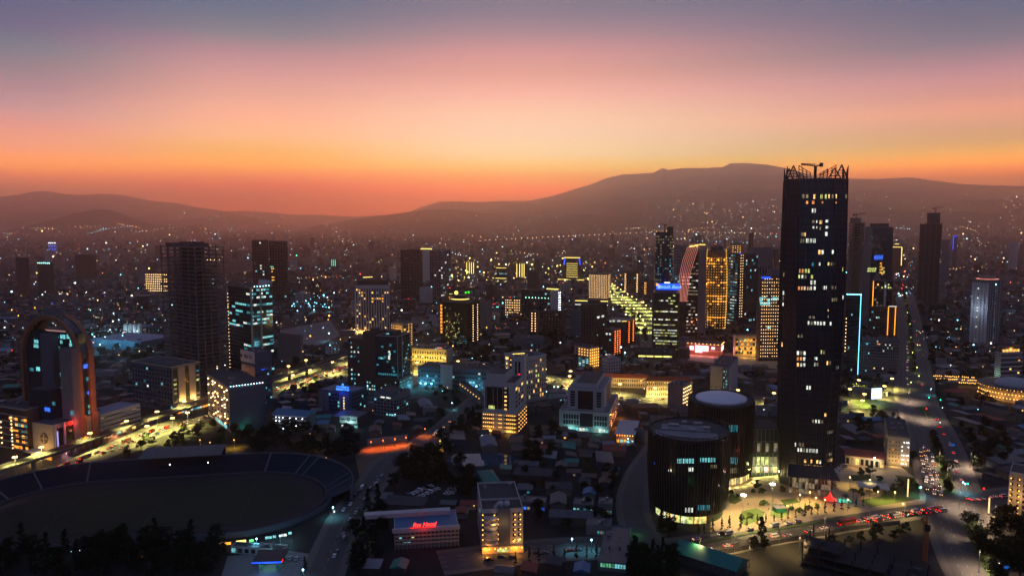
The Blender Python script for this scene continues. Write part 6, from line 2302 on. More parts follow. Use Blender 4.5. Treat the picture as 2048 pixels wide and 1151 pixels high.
def street_lamp(head, h, label, group, col=(255, 208, 88), power=9000, cluster=True, m=None, r=.5):
    o = thing('street_lamp', label, 'street lamp', (head.x, head.y, 0), 0, group)
    put('pole', ST_POLE[h], o)
    m = m or G_STREET
    if cluster:
        put('lamp_arm', ARM, o, (0, 0, h))
        for k in range(5):
            a = 2 * PI * k / 5
            put('globe', bulb_mesh(m), o, (1.2 * math.cos(a), 1.2 * math.sin(a), h + .25), None, (r * 2,) * 3)
    else:
        put('globe', bulb_mesh(m), o, (0, 0, h + r), None, (r * 2,) * 3)
    lamp(o, (0, 0, h - .75 if cluster else h - .1), col, power, .4, spot=math.radians(142))
    return o


heads = [(-60, 960), (30, 914), (83, 894), (180, 866), (253, 842), (294, 852), (314, 823), (345, 836), (368, 802), (375, 825), (440, 800), (500, 770), (577, 732), (586, 750), (620, 740), (612, 720), (665, 724), (700, 706)]
for k, (x, y) in enumerate(heads):
    street_lamp(gp(x, y, 13), 13.0, 'five-globe street lamp on the rail boulevard, %s from the arch building end' % nth(k), 'street lamps of the rail boulevard', col=(255, 236, 130), power=150000)
heads = [(845, 705), (834, 725), (880, 728), (916, 722), (967, 729), (1015, 740), (1090, 738), (1141, 742), (1139, 752), (1240, 768), (1310, 776), (1356, 780), (1420, 782), (1476, 780), (1548, 786), (1700, 778), (1718, 760), (1729, 788), (1725, 801), (1769, 772), (1784, 757)]
for k, (x, y) in enumerate(heads):
    street_lamp(gp(x, y, 11), 11.0, 'warm globe street lamp on the cross avenue, %s from its western end' % nth(k), 'street lamps of the cross avenue', col=(255, 234, 128), power=90000)
for k, (x, y) in enumerate([(1487, 990), (1545, 968)]):
    street_lamp(gp(x, y, 16), 16.0, ('tall white floodlight mast beside the oval lawn of the plaza', 'tall white floodlight mast on the plaza before the glass link')[k], None, (255, 218, 145), 110000, True, G_STREETW, .42)
heads = [(1440, 962), (1600, 990), (1632, 996), (1650, 1000), (1700, 955), (1740, 960), (1790, 985), (1756, 984), (1696, 1000), (1806, 1008), (1620, 985), (1575, 1012)]
for k, (x, y) in enumerate(heads):
    street_lamp(gp(x, y, 6), 6.0, 'low garden lamp on the plaza, %s from the round hall' % nth(k), 'garden lamps of the plaza', (255, 218, 120), 11000, False, G_STREET, .45)
# lower street lamps, mostly warm and few
heads = [(1400, 1078), (1470, 1066), (1560, 1048), (1650, 1034), (1740, 1020), (1810, 1008), (1500, 1090), (1600, 1072)]
for k, (x, y) in enumerate(heads):
    street_lamp(gp(x, y, 11), 11.0, 'slim street lamp lighting the lower street before the plaza, %s from the round hall' % nth(k), 'street lamps of the lower street', (255, 210, 135), 19000, False, G_DIM, .25)
heads = [(1790, 806), (1820, 780), (1852, 815), (1880, 900), (1896, 935), (1920, 980), (1992, 1010), (1958, 1040), (1942, 905), (1960, 1100)]
for k, (x, y) in enumerate(heads):
    street_lamp(gp(x, y, 11), 11.0, 'slim street lamp on the east avenue, %s below the road junction' % nth(k), 'street lamps of the east avenue', (255, 215, 180), 34000, False, G_DIM, .25)
heads = []
for s_ in (-1, 1):
    for j in range(18):
        p, e = RG.at(RG.len * (.14 + .8 * j / 17), s_ * 15)
        k = len(heads)
        heads.append(p)
        street_lamp(p, 11.0, 'globe street lamp along the far lit boulevard behind the bank, %s of its %s row' % (nth(j), 'west' if s_ > 0 else 'east'), 'street lamps of the far boulevard', (240, 245, 120), 170000, False, G_STREET, 1.0)
heads = [(1815, 625), (1820, 648), (1822, 675), (1825, 705), (1812, 600), (1835, 690), (1834, 735), (1822, 765), (1838, 752)]
for k, (x, y) in enumerate(heads):
    street_lamp(gp(x, y, 6), 6.0, 'small greenish lamp in the median trees of the east avenue, %s from the far end' % nth(k), 'median lamps of the east avenue', (220, 230, 120), 2400, False, glow('globe_lime', (225, 230, 110), 7), .5)
# cold floodlights in yards and car parks
heads = [(735, 772, 6.0), (612, 602, 11.0), (617, 608, 11.0), (595, 622, 11.0), (628, 620, 11.0), (658, 615, 11.0), (658, 667, 11.0), (904, 806, 6.0), (1022, 766, 6.0), (1031, 774, 6.0), (1108, 774, 6.0), (1116, 774, 6.0), (1093, 783, 6.0), (1250, 706, 11.0), (1242, 695, 6.0),
         (210, 675, 11.0), (245, 672, 11.0), (200, 690, 11.0), (1256, 878, 6.0), (1495, 660, 11.0), (1505, 612, 11.0), (1183, 1080, 6.0), (1144, 1078, 6.0), (666, 1015, 6.0), (560, 1072, 6.0), (513, 1078, 6.0), (606, 1140, 6.0), (1842, 975, 6.0), (1926, 965, 6.0), (1930, 968, 6.0), (1862, 778, 6.0)]
names = ['the blue signed office', 'the floodlit works yard'] + ['the floodlit works yard'] * 4 + ['the yard below the pale hotel', 'the blue grey office', 'the bulb lit balcony building', 'the bulb lit balcony building', 'the white podium building', 'the white podium building', 'the white podium building', 'the orange edged block', 'the orange edged block',
         'the blue roofed warehouse', 'the blue roofed warehouse', 'the blue roofed warehouse', 'the party marquee', 'the bulb covered hotel', 'the golden round tower', 'the white hotel street', 'the white hotel street', 'the stadium bend', 'the filling station wall', 'the filling station wall', 'the filling station', 'the plaza corner', 'the junction', 'the junction', 'the road junction']
cnts = {}
for (x, y, h), nm in zip(heads, names):
    k = cnts.get(nm, 0)
    cnts[nm] = k + 1
    street_lamp(gp(x, y, h), h, 'cold cyan yard light near %s, %s of that cluster' % (nm, nth(k)), 'cold yard lights', (120, 225, 255), 9000 if gp(x, y, h).y > 800 else 3200, False, G_STREETC, .8 if gp(x, y, h).y > 800 else .42)
# orange lamps in trees and lanes
heads = [(420, 885, 6.0), (400, 880, 6.0), (440, 905, 6.0), (468, 880, 6.0), (620, 868, 6.0), (626, 880, 6.0), (742, 884, 6.0), (766, 881, 6.0), (790, 878, 6.0), (812, 875, 6.0), (850, 858, 6.0), (880, 882, 6.0), (862, 896, 6.0)]
for k, (x, y, h) in enumerate(heads):
    or_ = 6 <= k < 11
    street_lamp(gp(x, y, h), h, ('orange lamp beside the glowing orange wall and lane, %s from its west end' % nth(k - 6)) if or_ else 'amber lamp half hidden in the dark tree belt, %s from the boulevard' % nth(k), 'orange lane lamps' if or_ else 'amber lamps in the tree belt',
                (255, 118, 28) if or_ else (255, 190, 60), 13000 if or_ else 20000, False, B_ORANGE if or_ else B_GOLD, .4)
w_ = thing('boundary_wall', 'long wall lit glowing orange by lamps among dark trees', 'wall', gp(735, 889))
e = gp(815, 880) - gp(735, 889)
MB().mat(CREAM).obox((e.x / 2, e.y / 2), e, e.length / 2, .2, 0, 4.6).build('wall', None, w_)
MB().mat(CONC).obox((e.x / 2, e.y / 2), e, e.length / 2 + .1, .3, 4.601, 4.8).build('coping', None, w_)

# ------------------------------------------------------------------ cars
PAINTS = [('white', (.7, .7, .7)), ('silver', (.4, .41, .43)), ('black', (.02, .02, .022)), ('dark red', (.22, .02, .015)), ('dark blue', (.02, .04, .12)), ('grey', (.16, .16, .17))]
HL = glow('headlight', (255, 225, 180), 6)
HL_AMB = glow('headlight_amber', (255, 180, 105), 6)
TL = glow('taillight', (255, 25, 10), 5)
CAR = {}


def car_meshes(kind):
    """side outline swept to the car's width; x forward"""
    if kind == 'van':
        prof = [(-2.4, .35), (2.4, .35), (2.5, .9), (2.2, 1.25), (1.55, 2.0), (-2.35, 2.05), (-2.45, .8)]
        win = [(1.62, 1.3), (2.02, 1.3), (1.5, 1.92), (-2.2, 1.92), (-2.2, 1.3)]
        w = .9
    elif kind == 'bus':
        prof = [(-5.6, .4), (5.6, .4), (5.7, 1.2), (5.55, 3.0), (5.3, 3.15), (-5.5, 3.15), (-5.7, 2.9), (-5.7, .6)]
        win = [(5.6, 1.5), (5.5, 2.7), (-5.4, 2.7), (-5.4, 1.5)]
        w = 1.22
    else:
        prof = [(-2.15, .35), (2.1, .35), (2.2, .65), (2.05, .82), (1.0, .95), (.35, 1.42), (-1.05, 1.45), (-1.75, 1.0), (-2.2, .92), (-2.25, .6)]
        win = [(.95, .98), (.36, 1.37), (-1.02, 1.4), (-1.62, 1.0)]
        w = .86
    n = len(prof)
    out = {}
    for cn, c in PAINTS:
        m = mat('paint_' + cn.replace(' ', '_'), c, .25, .1, .6)
        b = MB().mat(m)
        L_ = [(x, -w * (1 if z < 1.0 else .9), z) for x, z in prof]
        R_ = [(x, w * (1 if z < 1.0 else .9), z) for x, z in prof]
        b.add(L_ + R_, [tuple(range(n)), tuple(range(2 * n - 1, n - 1, -1))] + [((i + 1) % n, i, n + i, n + (i + 1) % n) for i in range(n)])
        out[cn] = b.mesh('car_body_' + kind, None)
    g = MB().mat(GLASS)
    n = len(win)
    for s_ in (-1, 1):
        y = s_ * w * 1.0
        g.add([(x, y, z) for x, z in win] + [(x, y * .7, z) for x, z in win], [tuple(range(n)) if s_ < 0 else tuple(range(n - 1, -1, -1))] + [(i, (i + 1) % n, n + (i + 1) % n, n + i) for i in range(n)])
    fx = max(p[0] for p in win)
    if kind == 'car':
        g.add([(1.02, -.7, .97), (1.02, .7, .97), (.4, .66, 1.43), (.4, -.66, 1.43)], [(0, 1, 2, 3)]).add([(-1.74, -.7, 1.03), (-1.74, .7, 1.03), (-1.1, .66, 1.46), (-1.1, -.66, 1.46)], [(3, 2, 1, 0)])
    else:
        x_ = prof[2][0]
        g.box(x_ - .45, x_ - .02 if kind == 'bus' else x_ - .3, -w * .85, w * .85, 1.4, 1.9 if kind == 'van' else 2.7)
    wh = MB().mat(mat('tyre', (.02, .02, .02), .9))
    for x in ((-1.35, 1.35) if kind != 'bus' else (-3.4, 3.6)):
        for s_ in (-1, 1):
            wh.add([(x + .34 * math.cos(PI * k / 5), s_ * w * 1.01 + q, .34 + .34 * math.sin(PI * k / 5)) for q in (-.1, .1) for k in range(10)], [tuple(range(9, -1, -1)), tuple(range(10, 20))] + [(k, (k + 1) % 10, 10 + (k + 1) % 10, 10 + k) for k in range(10)])
    CAR[kind] = (out, g.mesh('car_glass'), wh.mesh('car_wheel'), prof, w)


for k in ('car', 'van', 'bus'):
    car_meshes(k)
BUSW = MB().mat(MATS['tyre']).disc((0, 0), .45, -.14, .14, 12).mesh('bus_wheel')
HLA = MB().ball((0, 0, 0), .5, 6, 4).mesh('headlight_mesh', HL_AMB)
HLM = MB().ball((0, 0, 0), .5, 6, 4).mesh('headlight_mesh', HL)
TLM = MB().box(-.5, .5, -.5, .5, -.5, .5).mesh('taillight_mesh', TL)


def car(p, e, kind, paint, label, group, lights=True, brake=False, z=.17):
    out, g, wh, prof, w = CAR[kind]
    o = tag(put('car' if kind == 'car' else 'minibus' if kind == 'van' else 'bus', out[paint], None, (p.x, p.y, z), math.atan2(e.y, e.x)), label, {'car': 'car', 'van': 'minibus', 'bus': 'bus'}[kind], group)
    put('window_glass', g, o)
    if kind != 'bus':
        put('wheel_set', wh, o)
    for x in (-3.4, 3.6) if kind == 'bus' else ():
        for s_ in (-1, 1):
            put('wheel', BUSW, o, (x, s_ * w, .45), (PI / 2, 0, 0))
    if lights:
        xf, xr = prof[2][0], prof[-1][0]
        for s_ in (-1, 1):
            put('headlight', HLM if int(p.x * 7) % 2 else HLA, o, (xf, s_ * w * .72, .72), None, (.3, .34, .3))
            put('taillight', TLM, o, (xr - .02, s_ * w * .8, .82), None, (.12, .3 if not brake else .5, .2 if not brake else .32))
    return o




def fleet(road, x0, x1, off, n, where, ref, lights=True, rev=False, brake=.3, seed=1, jit=.42, kinds=('car', 'car', 'car', 'van'), group=None):
    """cars along a stretch of road between two photo pixels, at a lane offset"""
    q = random.Random(seed)
    d0, d1 = road.d_of(*x0), road.d_of(*x1)
    for k in range(n):
        d = d0 + (d1 - d0) * (k + .5 + q.uniform(-jit, jit)) / n
        p, e = road.at(d, off + q.uniform(-.9, .9))
        if rev:
            e = -e
        kd = q.choice(kinds)
        pn = q.choices([c[0] for c in PAINTS], (4, 4, 2, 1.5, 1.5, 3))[0]
        nm = {'car': 'car', 'van': 'minibus', 'bus': 'bus'}[kd]
        car(p, e, kd, pn, '%s %s %s, %s from %s' % (pn, nm, where, nth(k), ref), group or 'vehicles ' + where, lights, q.random() < brake)


# boulevard under the viaduct
fleet(RA, (20, 958), (300, 858), -9, 15, 'tail-lit in the lane beside the viaduct', 'the picture edge', True, False, .8, 1)
fleet(RA, (60, 944), (420, 822), -14, 14, 'in the middle lane of the rail boulevard', 'the arch building', True, False, .5, 2)
fleet(RA, (200, 895), (430, 818), -18.5, 10, 'in the kerb lane of the rail boulevard', 'the arch building', True, True, .3, 3)
fleet(RA, (540, 778), (690, 726), -9, 16, 'queued with brake lights past the bulb block', 'the television building', True, False, 1, 4)
fleet(RA, (545, 776), (690, 726), -14, 15, 'in the second lane past the bulb block', 'the television building', True, False, .8, 5)
fleet(RA, (545, 776), (680, 729), -19, 12, 'on the boulevard verge past the bulb block', 'the television building', True, True, .2, 6)
fleet(RA, (100, 930), (600, 757), 16, 14, 'on the far carriageway behind the viaduct', 'the arch building', True, True, .2, 7)
p, e = RA.at(RA.d_of(583, 764), -11.5)
car(p, e, 'bus', 'dark blue', 'blue bus in the boulevard traffic queue behind the bulb dotted block', None, True, True)
# cross avenue
fleet(RB, (840, 750), (1000, 744), -5, 8, 'on the cross avenue below the cream shops', 'the brown tower', True, False, .3, 8)
fleet(RB, (1090, 756), (1300, 800), -6, 9, 'on the cross avenue before the lit row', 'the hotel wing', True, False, .3, 9)
fleet(RB, (1090, 756), (1560, 800), 6, 11, 'on the outer side of the cross avenue', 'the hotel wing', True, True, .2, 10)
# east avenue
fleet(RC, (1903, 998), (1874, 896), 5.4, 11, 'headlights on in the avenue inner lane', 'the street corner', True, True, .2, 11, .38)
fleet(RC, (1903, 998), (1872, 890), 8.8, 12, 'headlights on in the avenue middle lane', 'the street corner', True, True, .2, 12, .38)
fleet(RC, (1901, 990), (1876, 905), 12.2, 9, 'headlights on in the avenue kerb lane', 'the street corner', True, True, .2, 13, .38)
fleet(RC, (1905, 1000), (1850, 830), -9, 9, 'driving away beyond the dark median trees', 'the street corner', True, False, .7, 14)
fleet(RC, (1832, 800), (1822, 690), 6, 11, 'coming down the avenue above the junction', 'the junction', True, True, .2, 15)
fleet(RC, (1832, 800), (1800, 550), -7, 9, 'going up the avenue above the junction', 'the junction', True, False, .6, 16)
fleet(RC, (1960, 1130), (1920, 1050), -9, 3, 'on the dark avenue below the corner', 'the picture edge', True, True, .2, 17)
# lower street
fleet(RD, (1690, 1040), (1868, 1012), -4.5, 16, 'brake-lit in the middle of the lower street', 'the red bus', True, False, 1, 18, .38)
fleet(RD, (1712, 1036), (1866, 1012), -8, 13, 'brake-lit along the lower street kerb', 'the red bus', True, False, 1, 19, .38)
fleet(RD, (1370, 1096), (1660, 1046), -6, 8, 'on the lower street below the plaza', 'the round hall', True, False, .6, 20)
fleet(RD, (1400, 1092), (1640, 1048), 7, 7, 'on the plaza side of the lower street', 'the round hall', True, True, .2, 21)
fleet(RD, (940, 1116), (1280, 1098), -4, 10, 'parked along the dark hotel street', 'the white hotel', False, False, 0, 22)
fleet(RD, (1930, 1004), (2060, 986), 0, 6, 'waiting on the side street by the bulb lit hotel', 'the corner', True, False, .6, 23)
p, e = RD.at(RD.d_of(1682, 1042), -4.5)
car(p, e, 'bus', 'dark red', 'red bus leading the queue of brake lights below the plaza', None, True, True)
# stadium street
fleet(RE, (655, 1125), (760, 945), -3.2, 14, 'on the dim street beside the stadium', 'the filling station', False, False, 0, 24)
fleet(RE, (700, 1025), (745, 965), 3.2, 7, 'on the stadium side of the dim street', 'the filling station', False, True, 0, 25)
fleet(RE, (860, 876), (905, 842), 0, 4, 'coming down the lane by the orange wall', 'the tree belt', True, True, 0, 26)
# car parks
q = random.Random(5)
for name, pts, n, ref in (('in the car park behind the neon hotel', [(826, 1000), (880, 976)], 14, 'its west corner'), ('in the row near the green hall', [(893, 990), (912, 975)], 7, 'its near end'), ('on the filling station forecourt', [(505, 1122), (600, 1118)], 7, 'the shop wall'),
                          ('beside the plaza shops', [(1668, 952), (1684, 930)], 5, 'the tower')):
    a, b_ = gp(*pts[0]), gp(*pts[1])
    e0 = (b_ - a).normalized()
    for k in range(n):
        p = a.lerp(b_, (k + .5) / n) + Vector((-e0.y, e0.x, 0)) * ((k % 2) * 7 if n > 8 else q.uniform(-2, 2))
        pn = q.choice([c[0] for c in PAINTS][:3] + ['white', 'silver'])
        car(p, Vector((-e0.y, e0.x, 0)), q.choice(('car', 'car', 'van')), pn, '%s parked car %s, %s from %s' % (pn, name, nth(k), ref), 'cars parked ' + name, False, z=.14)
# ------------------------------------------------------------------ stadium
def stadium():
    a, b_ = gp(-60, 1034), gp(634, 990)
    n_, f_ = gp(330, 1080), gp(330, 960)
    c = (a + b_ + n_ + f_) / 4
    ax = (b_ - a).normalized()
    half = (b_ - a).length / 2
    ry = abs((f_ - n_).dot(Vector((-ax.y, ax.x, 0)))) / 2
    root = thing('stadium', 'open oval stadium of blue stands round a dark grass pitch and running track', 'stadium', c, math.atan2(ax.y, ax.x))
    st = half - ry           # half length of the straight

    def oval_(o, n=14):
        r = ry + o
        pts = [(st + r * math.cos(t), r * math.sin(t)) for t in [(-PI / 2 + PI * k / n) for k in range(n + 1)]]
        pts += [(-st + r * math.cos(t), r * math.sin(t)) for t in [(PI / 2 + PI * k / n) for k in range(n + 1)]]
        return pts
    M_SEAT = mat('blue_seats', (.008, .022, .045), .8, noise=(.6, (.006, .016, .034), .3))
    M_TRACK = mat('track_clay', (.032, .026, .027), .95, noise=(.1, (.024, .02, .021), .3))
    MB().prism(oval_(-.1), -.2, .28).build('running_track', M_TRACK, root)
    MB().prism(oval_(-11), .2, .30).build('infield', mat('pitch_grass', (.02, .026, .011), .95, noise=(.06, (.014, .019, .009), .3)), root)
    MB().box(-52, 52, -31, 31, .2, .31).build('pitch', mat('pitch_turf', (.02, .028, .011), .95, noise=(.08, (.016, .022, .009), .3)), root)
    lm = MB().mat(mat('pitch_paint', (.09, .095, .09), .9))
    for x in (-52, 0, 52):
        lm.box(x - .08, x + .08, -31, 31, .311, .32)
    lm.box(-52.2, 52.2, -31.1, -30.9, .321, .33).box(-52.2, 52.2, 30.9, 31.1, .321, .33)
    lm.build('pitch_line', None, root)
    # stepped stands, higher on the far side
    tiers = 13
    vs, fs = [], []
    N = None
    for k in range(tiers + 1):
        o0 = 1.5 + 16 * k / tiers
        for z in ((1.2 + 7.5 * max(0, k - 1) / tiers, 1.2 + 7.5 * k / tiers) if k else (0.0, 1.2)):
            r = oval_(o0)
            N = len(r)
            vs += [(x, y, z) for x, y in r]
    rows = len(vs) // N
    for k in range(rows - 1):
        for i in range(N):
            j = (i + 1) % N
            x, y = vs[i][0], vs[i][1]
            if y < -ry * .3:
                continue
            fs.append((k * N + i, k * N + j, (k + 1) * N + j, (k + 1) * N + i))
    MB().add(vs, fs).build('stand', M_SEAT, root)
    wl, lw = MB(), MB()
    ro, ro2 = oval_(17.6), oval_(18.0)
    for i in range(N):
        j = (i + 1) % N
        low = ro[i][1] < -ry * .3 * (ry + 17.6) / ry
        if low:
            ri, rj = oval_(5.6), oval_(6.0)
            lw.prism([ri[i], ri[j], rj[j], rj[i]], 0, 3.0)
        else:
            wl.prism([ro[i], ro[j], ro2[j], ro2[i]], 0, 9.4)
    lw.build('low_wall', mat('stadium_wall', (.09, .11, .14), .9), root)
    wl.build('outer_wall', mat('stadium_wall', (.09, .11, .14), .9), root)
    rail = MB().mat(mat('stand_rail', (.07, .085, .1), .8))
    r0, r1 = oval_(.9), oval_(1.3)
    for i in range(N):
        j = (i + 1) % N
        rail.prism([r0[i], r0[j], r1[j], r1[i]], .29, 1.7)
    rail.build('front_rail', None, root)
    for t in (5, 14, 50, 57, 82, 100, 128, 150, 163):
        a_ = math.radians(t)
        cx = st if t < 90 else -st
        d = Vector((math.cos(a_), math.sin(a_)))
        p, q_ = Vector((cx, 0)) + d * (ry + 1.5), Vector((cx, 0)) + d * (ry + 17)
        e = Vector((-d.y, d.x)) * .55
        MB().mat(MATS['stand_rail']).add([(p.x - e.x, p.y - e.y, 1.6), (p.x + e.x, p.y + e.y, 1.6), (q_.x + e.x, q_.y + e.y, 9.2), (q_.x - e.x, q_.y - e.y, 9.2), (p.x - e.x, p.y - e.y, .4), (p.x + e.x, p.y + e.y, .4), (q_.x + e.x, q_.y + e.y, 8.0), (q_.x - e.x, q_.y - e.y, 8.0)],
                                         [(0, 1, 2, 3), (7, 6, 5, 4), (0, 3, 7, 4), (1, 5, 6, 2), (0, 4, 5, 1), (3, 2, 6, 7)]).build('aisle', None, root)
    # grandstand roof over the far side
    y0 = ry + 4
    MB().mat(TIN).add([(-26, y0, 13.5), (26, y0, 13.5), (26, y0 + 18, 15.5), (-26, y0 + 18, 15.5), (-26, y0, 13.1), (26, y0, 13.1), (26, y0 + 18, 15.1), (-26, y0 + 18, 15.1)], [(0, 1, 2, 3), (7, 6, 5, 4), (0, 4, 5, 1), (1, 5, 6, 2), (2, 6, 7, 3), (3, 7, 4, 0)]).build('grandstand_roof', None, root)
    for k in range(7):
        x = -25 + 50 * k / 6
        MB().mat(CONC).box(x - .4, x + .4, y0 + 17.1, y0 + 17.9, 0, 15).build('roof_column', None, root)
    MB().mat(M_SEAT).box(-26, 26, y0 + 15.5, y0 + 16.9, 8, 13.5).build('grandstand_back', None, root)
    put('lamp', bulb_mesh(B_WHITE), root, (18, y0 - 1, 9), None, (.7,) * 3)
    put('lamp', bulb_mesh(B_WHITE), root, (-6, y0 - 1, 9), None, (.7,) * 3)
    # shops under the near outer wall, towards the filling station
    q = random.Random(3)
    for (x, y, w, m) in ((445, 1083, 5, G_GOLD), (455, 1083, 6, G_GOLD), (482, 1079, 9, L_YEL), (503, 1077, 4, glow('sign_green', (90, 230, 120), 1.6)), (537, 1071, 6, G_CYAN), (549, 1069, 3, G_CYAN), (568, 1066, 5, G_WHITE), (580, 1062, 3, G_CYAN), (668, 1019, 2, G_WHITE)):
        p = gp(x, y + 3, 2.2)
        lp = root.matrix_basis.inverted() @ p
        put('shop_window', pane(m), root, (lp.x, lp.y, 2.2), math.radians(8), (w * .55, .3, 1.3))
    for (x, y) in ((495, 1078), (545, 1070), (575, 1064)):
        p = root.matrix_basis.inverted() @ gp(x, y, 3)
        lamp(root, (p.x, p.y - 3, 3.2), (160, 225, 255), 700, .3)
    return root


STADIUM = stadium()
poly('court', [(450, 916), (470, 903), (520, 905), (515, 925), (470, 928)], PAVE, .15)

# ------------------------------------------------------------------ trees
LEAF = mat('leaf_dark', (.018, .027, .011), .9, spec=.1, noise=(.5, (.010, .016, .007), .35))
LEAF2 = mat('leaf_green', (.05, .08, .022), .9, spec=.1, noise=(.5, (.03, .05, .016), .35))
BARK = mat('bark', (.06, .045, .035), .95)


def crown(seed, clumps, n, size, h0, h1, spread, leaf, conic=False):
    q = random.Random(seed)
    b = MB().mat(leaf)
    cs = []
    for k in range(clumps):
        t = q.random()
        z = h0 + (h1 - h0) * t
        r = spread * ((1 - t) if conic else math.sin(PI * min(.97, .25 + .7 * t)) ** .7) * q.uniform(.3, 1)
        a = q.uniform(0, 2 * PI)
        cs.append((r * math.cos(a), r * math.sin(a), z, spread * q.uniform(.25, .5) * (.6 if conic else 1)))
    for k in range(n):
        cx, cy, cz, cr = q.choice(cs)
        u, v, w = q.gauss(0, 1), q.gauss(0, 1), q.gauss(0, 1)
        l = math.sqrt(u * u + v * v + w * w) or 1
        f = cr * q.uniform(.55, 1.05) / l
        c = Vector((cx + u * f, cy + v * f, cz + w * f * .75))
        e1 = Vector((q.gauss(0, 1), q.gauss(0, 1), q.gauss(0, .6))).normalized()
        e2 = e1.cross(Vector((q.gauss(0, 1), q.gauss(0, 1), q.gauss(0, 1)))).normalized()
        s_ = size * q.uniform(.5, 1.2)
        b.quad(c - e1 * s_, c + e2 * s_ * .6, c + e1 * s_, c - e2 * s_ * .6)
    return b.mesh('tree_crown')


def trunk(seed, h, r, limbs):
    q = random.Random(seed)
    b = MB().mat(BARK).bar((0, 0, 0), (q.uniform(-.3, .3), q.uniform(-.3, .3), h), r, 6, r * .6)
    for k in range(limbs):
        a = 2 * PI * k / limbs + q.uniform(-.4, .4)
        z = h * q.uniform(.7, 1)
        b.bar((0, 0, z), (math.cos(a) * h * .5, math.sin(a) * h * .5, z + h * .55), r * .45, 5, r * .15)
    return b.mesh('tree_trunk')


TREES = {'broad': [(crown(s_, 26, 900, .55, 3.5, 9.5, 4.2, LEAF), trunk(s_, 4.5, .32, 5)) for s_ in (1, 2, 3, 4)],
         'green': [(crown(s_, 20, 700, .5, 2.5, 7, 3.2, LEAF2), trunk(s_, 3, .22, 4)) for s_ in (11, 12)],
         'conifer': [(crown(s_, 40, 900, .5, 1.5, 14, 3.4, LEAF, True), trunk(s_, 12, .3, 0)) for s_ in (21, 22)],
         'cypress': [(crown(s_, 26, 420, .35, .6, 6.5, .9, LEAF, True), trunk(s_, 5, .12, 0)) for s_ in (31, 32)],
         'shrub': [(crown(s_, 12, 320, .35, .5, 1.8, 1.5, LEAF2), trunk(s_, .8, .08, 3)) for s_ in (41, 42)]}
q = random.Random(77)


def palm_meshes():
    b = MB().mat(LEAF2)
    for k in range(16):
        a = 2 * PI * k / 16
        pts = [Vector((math.cos(a) * r, math.sin(a) * r, 7 + z)) for r, z in ((.1, 0), (1.2, .8), (2.3, .6), (3.1, -.5))]
        for p, n_ in zip(pts, pts[1:]):
            e = Vector((-math.sin(a), math.cos(a), 0)) * .35
            b.quad(p - e, p + e, n_ + e * .7, n_ - e * .7)
    return b.mesh('palm_crown'), MB().mat(BARK).bar((0, 0, 0), (.2, 0, 7), .22, 6, .16).mesh('palm_trunk')


TREES['palm'] = [palm_meshes()]


def tree(p, kind, sc, label, group):
    cm, tm = q.choice(TREES[kind])
    nm = {'broad': 'tree', 'green': 'tree', 'conifer': 'conifer', 'cypress': 'cypress', 'shrub': 'shrub', 'palm': 'palm_tree'}[kind]
    o = thing(nm, label, {'conifer': 'tree', 'cypress': 'tree', 'palm_tree': 'palm tree'}.get(nm, nm), p, q.uniform(0, 2 * PI), group)
    o.scale = (sc * q.uniform(.85, 1.15), sc * q.uniform(.85, 1.15), sc)
    put('trunk', tm, o)
    put('crown', cm, o)
    return o


KINDW = {'broad': 'dark bushy tree', 'green': 'pale green leafy tree', 'conifer': 'tall dark conifer', 'cypress': 'thin dark cypress', 'shrub': 'round green shrub', 'palm': 'small palm'}
ROADS = [RA, RB, RC, RD, RE, RF]
SIZEW = ['small', 'medium', 'large']


def inside(p, pol):
    c = False
    for i in range(len(pol)):
        a, b_ = pol[i], pol[i - 1]
        if (a.y > p.y) != (b_.y > p.y) and p.x < (b_.x - a.x) * (p.y - a.y) / (b_.y - a.y) + a.x:
            c = not c
    return c


def free(p, m=3.0):
    for r in ROADS:
        if min((a - p).length for a in r.c) < 60:
            for k in range(len(r.c) - 1):
                a, b_ = r.c[k], r.c[k + 1]
                e = b_ - a
                t = max(0, min(1, (p - a).dot(e) / max(e.length_squared, 1e-6)))
                if (a + e * t - p).length < r.w / 2 + m:
                    return False
    return True


COVER = MB()


def cover(p, kind, sc):
    for me in q.choice(TREES[kind]):
        a = q.uniform(0, 2 * PI)
        c, s_ = math.cos(a) * sc, math.sin(a) * sc
        COVER.mat(me.materials[0]).add([(p.x + v.co.x * c - v.co.y * s_, p.y + v.co.x * s_ + v.co.y * c, v.co.z * sc) for v in me.vertices], [tuple(f.vertices) for f in me.polygons])


def grove(pts, n, kinds, sizes, where, gap=4.0, check=True, mass=False):
    pol = [gp(*p) for p in pts]
    x0, x1 = min(p.x for p in pol), max(p.x for p in pol)
    y0, y1 = min(p.y for p in pol), max(p.y for p in pol)
    got = []
    for _ in range(n * 60):
        if len(got) >= n:
            break
        p = Vector((q.uniform(x0, x1), q.uniform(y0, y1), 0))
        if not inside(p, pol) or any((g - p).length < gap for g in got) or (check and not free(p)):
            continue
        got.append(p)
    got.sort(key=lambda p: proj(p)[0])
    for k, p in enumerate(got):
        kd = q.choice(kinds)
        sc = q.uniform(*sizes)
        if mass:
            cover(p, kd, sc)
            continue
        tree(p, kd, sc, '%s %s, %s from the west' % (KINDW[kd], where, nth(k)), 'trees ' + where)


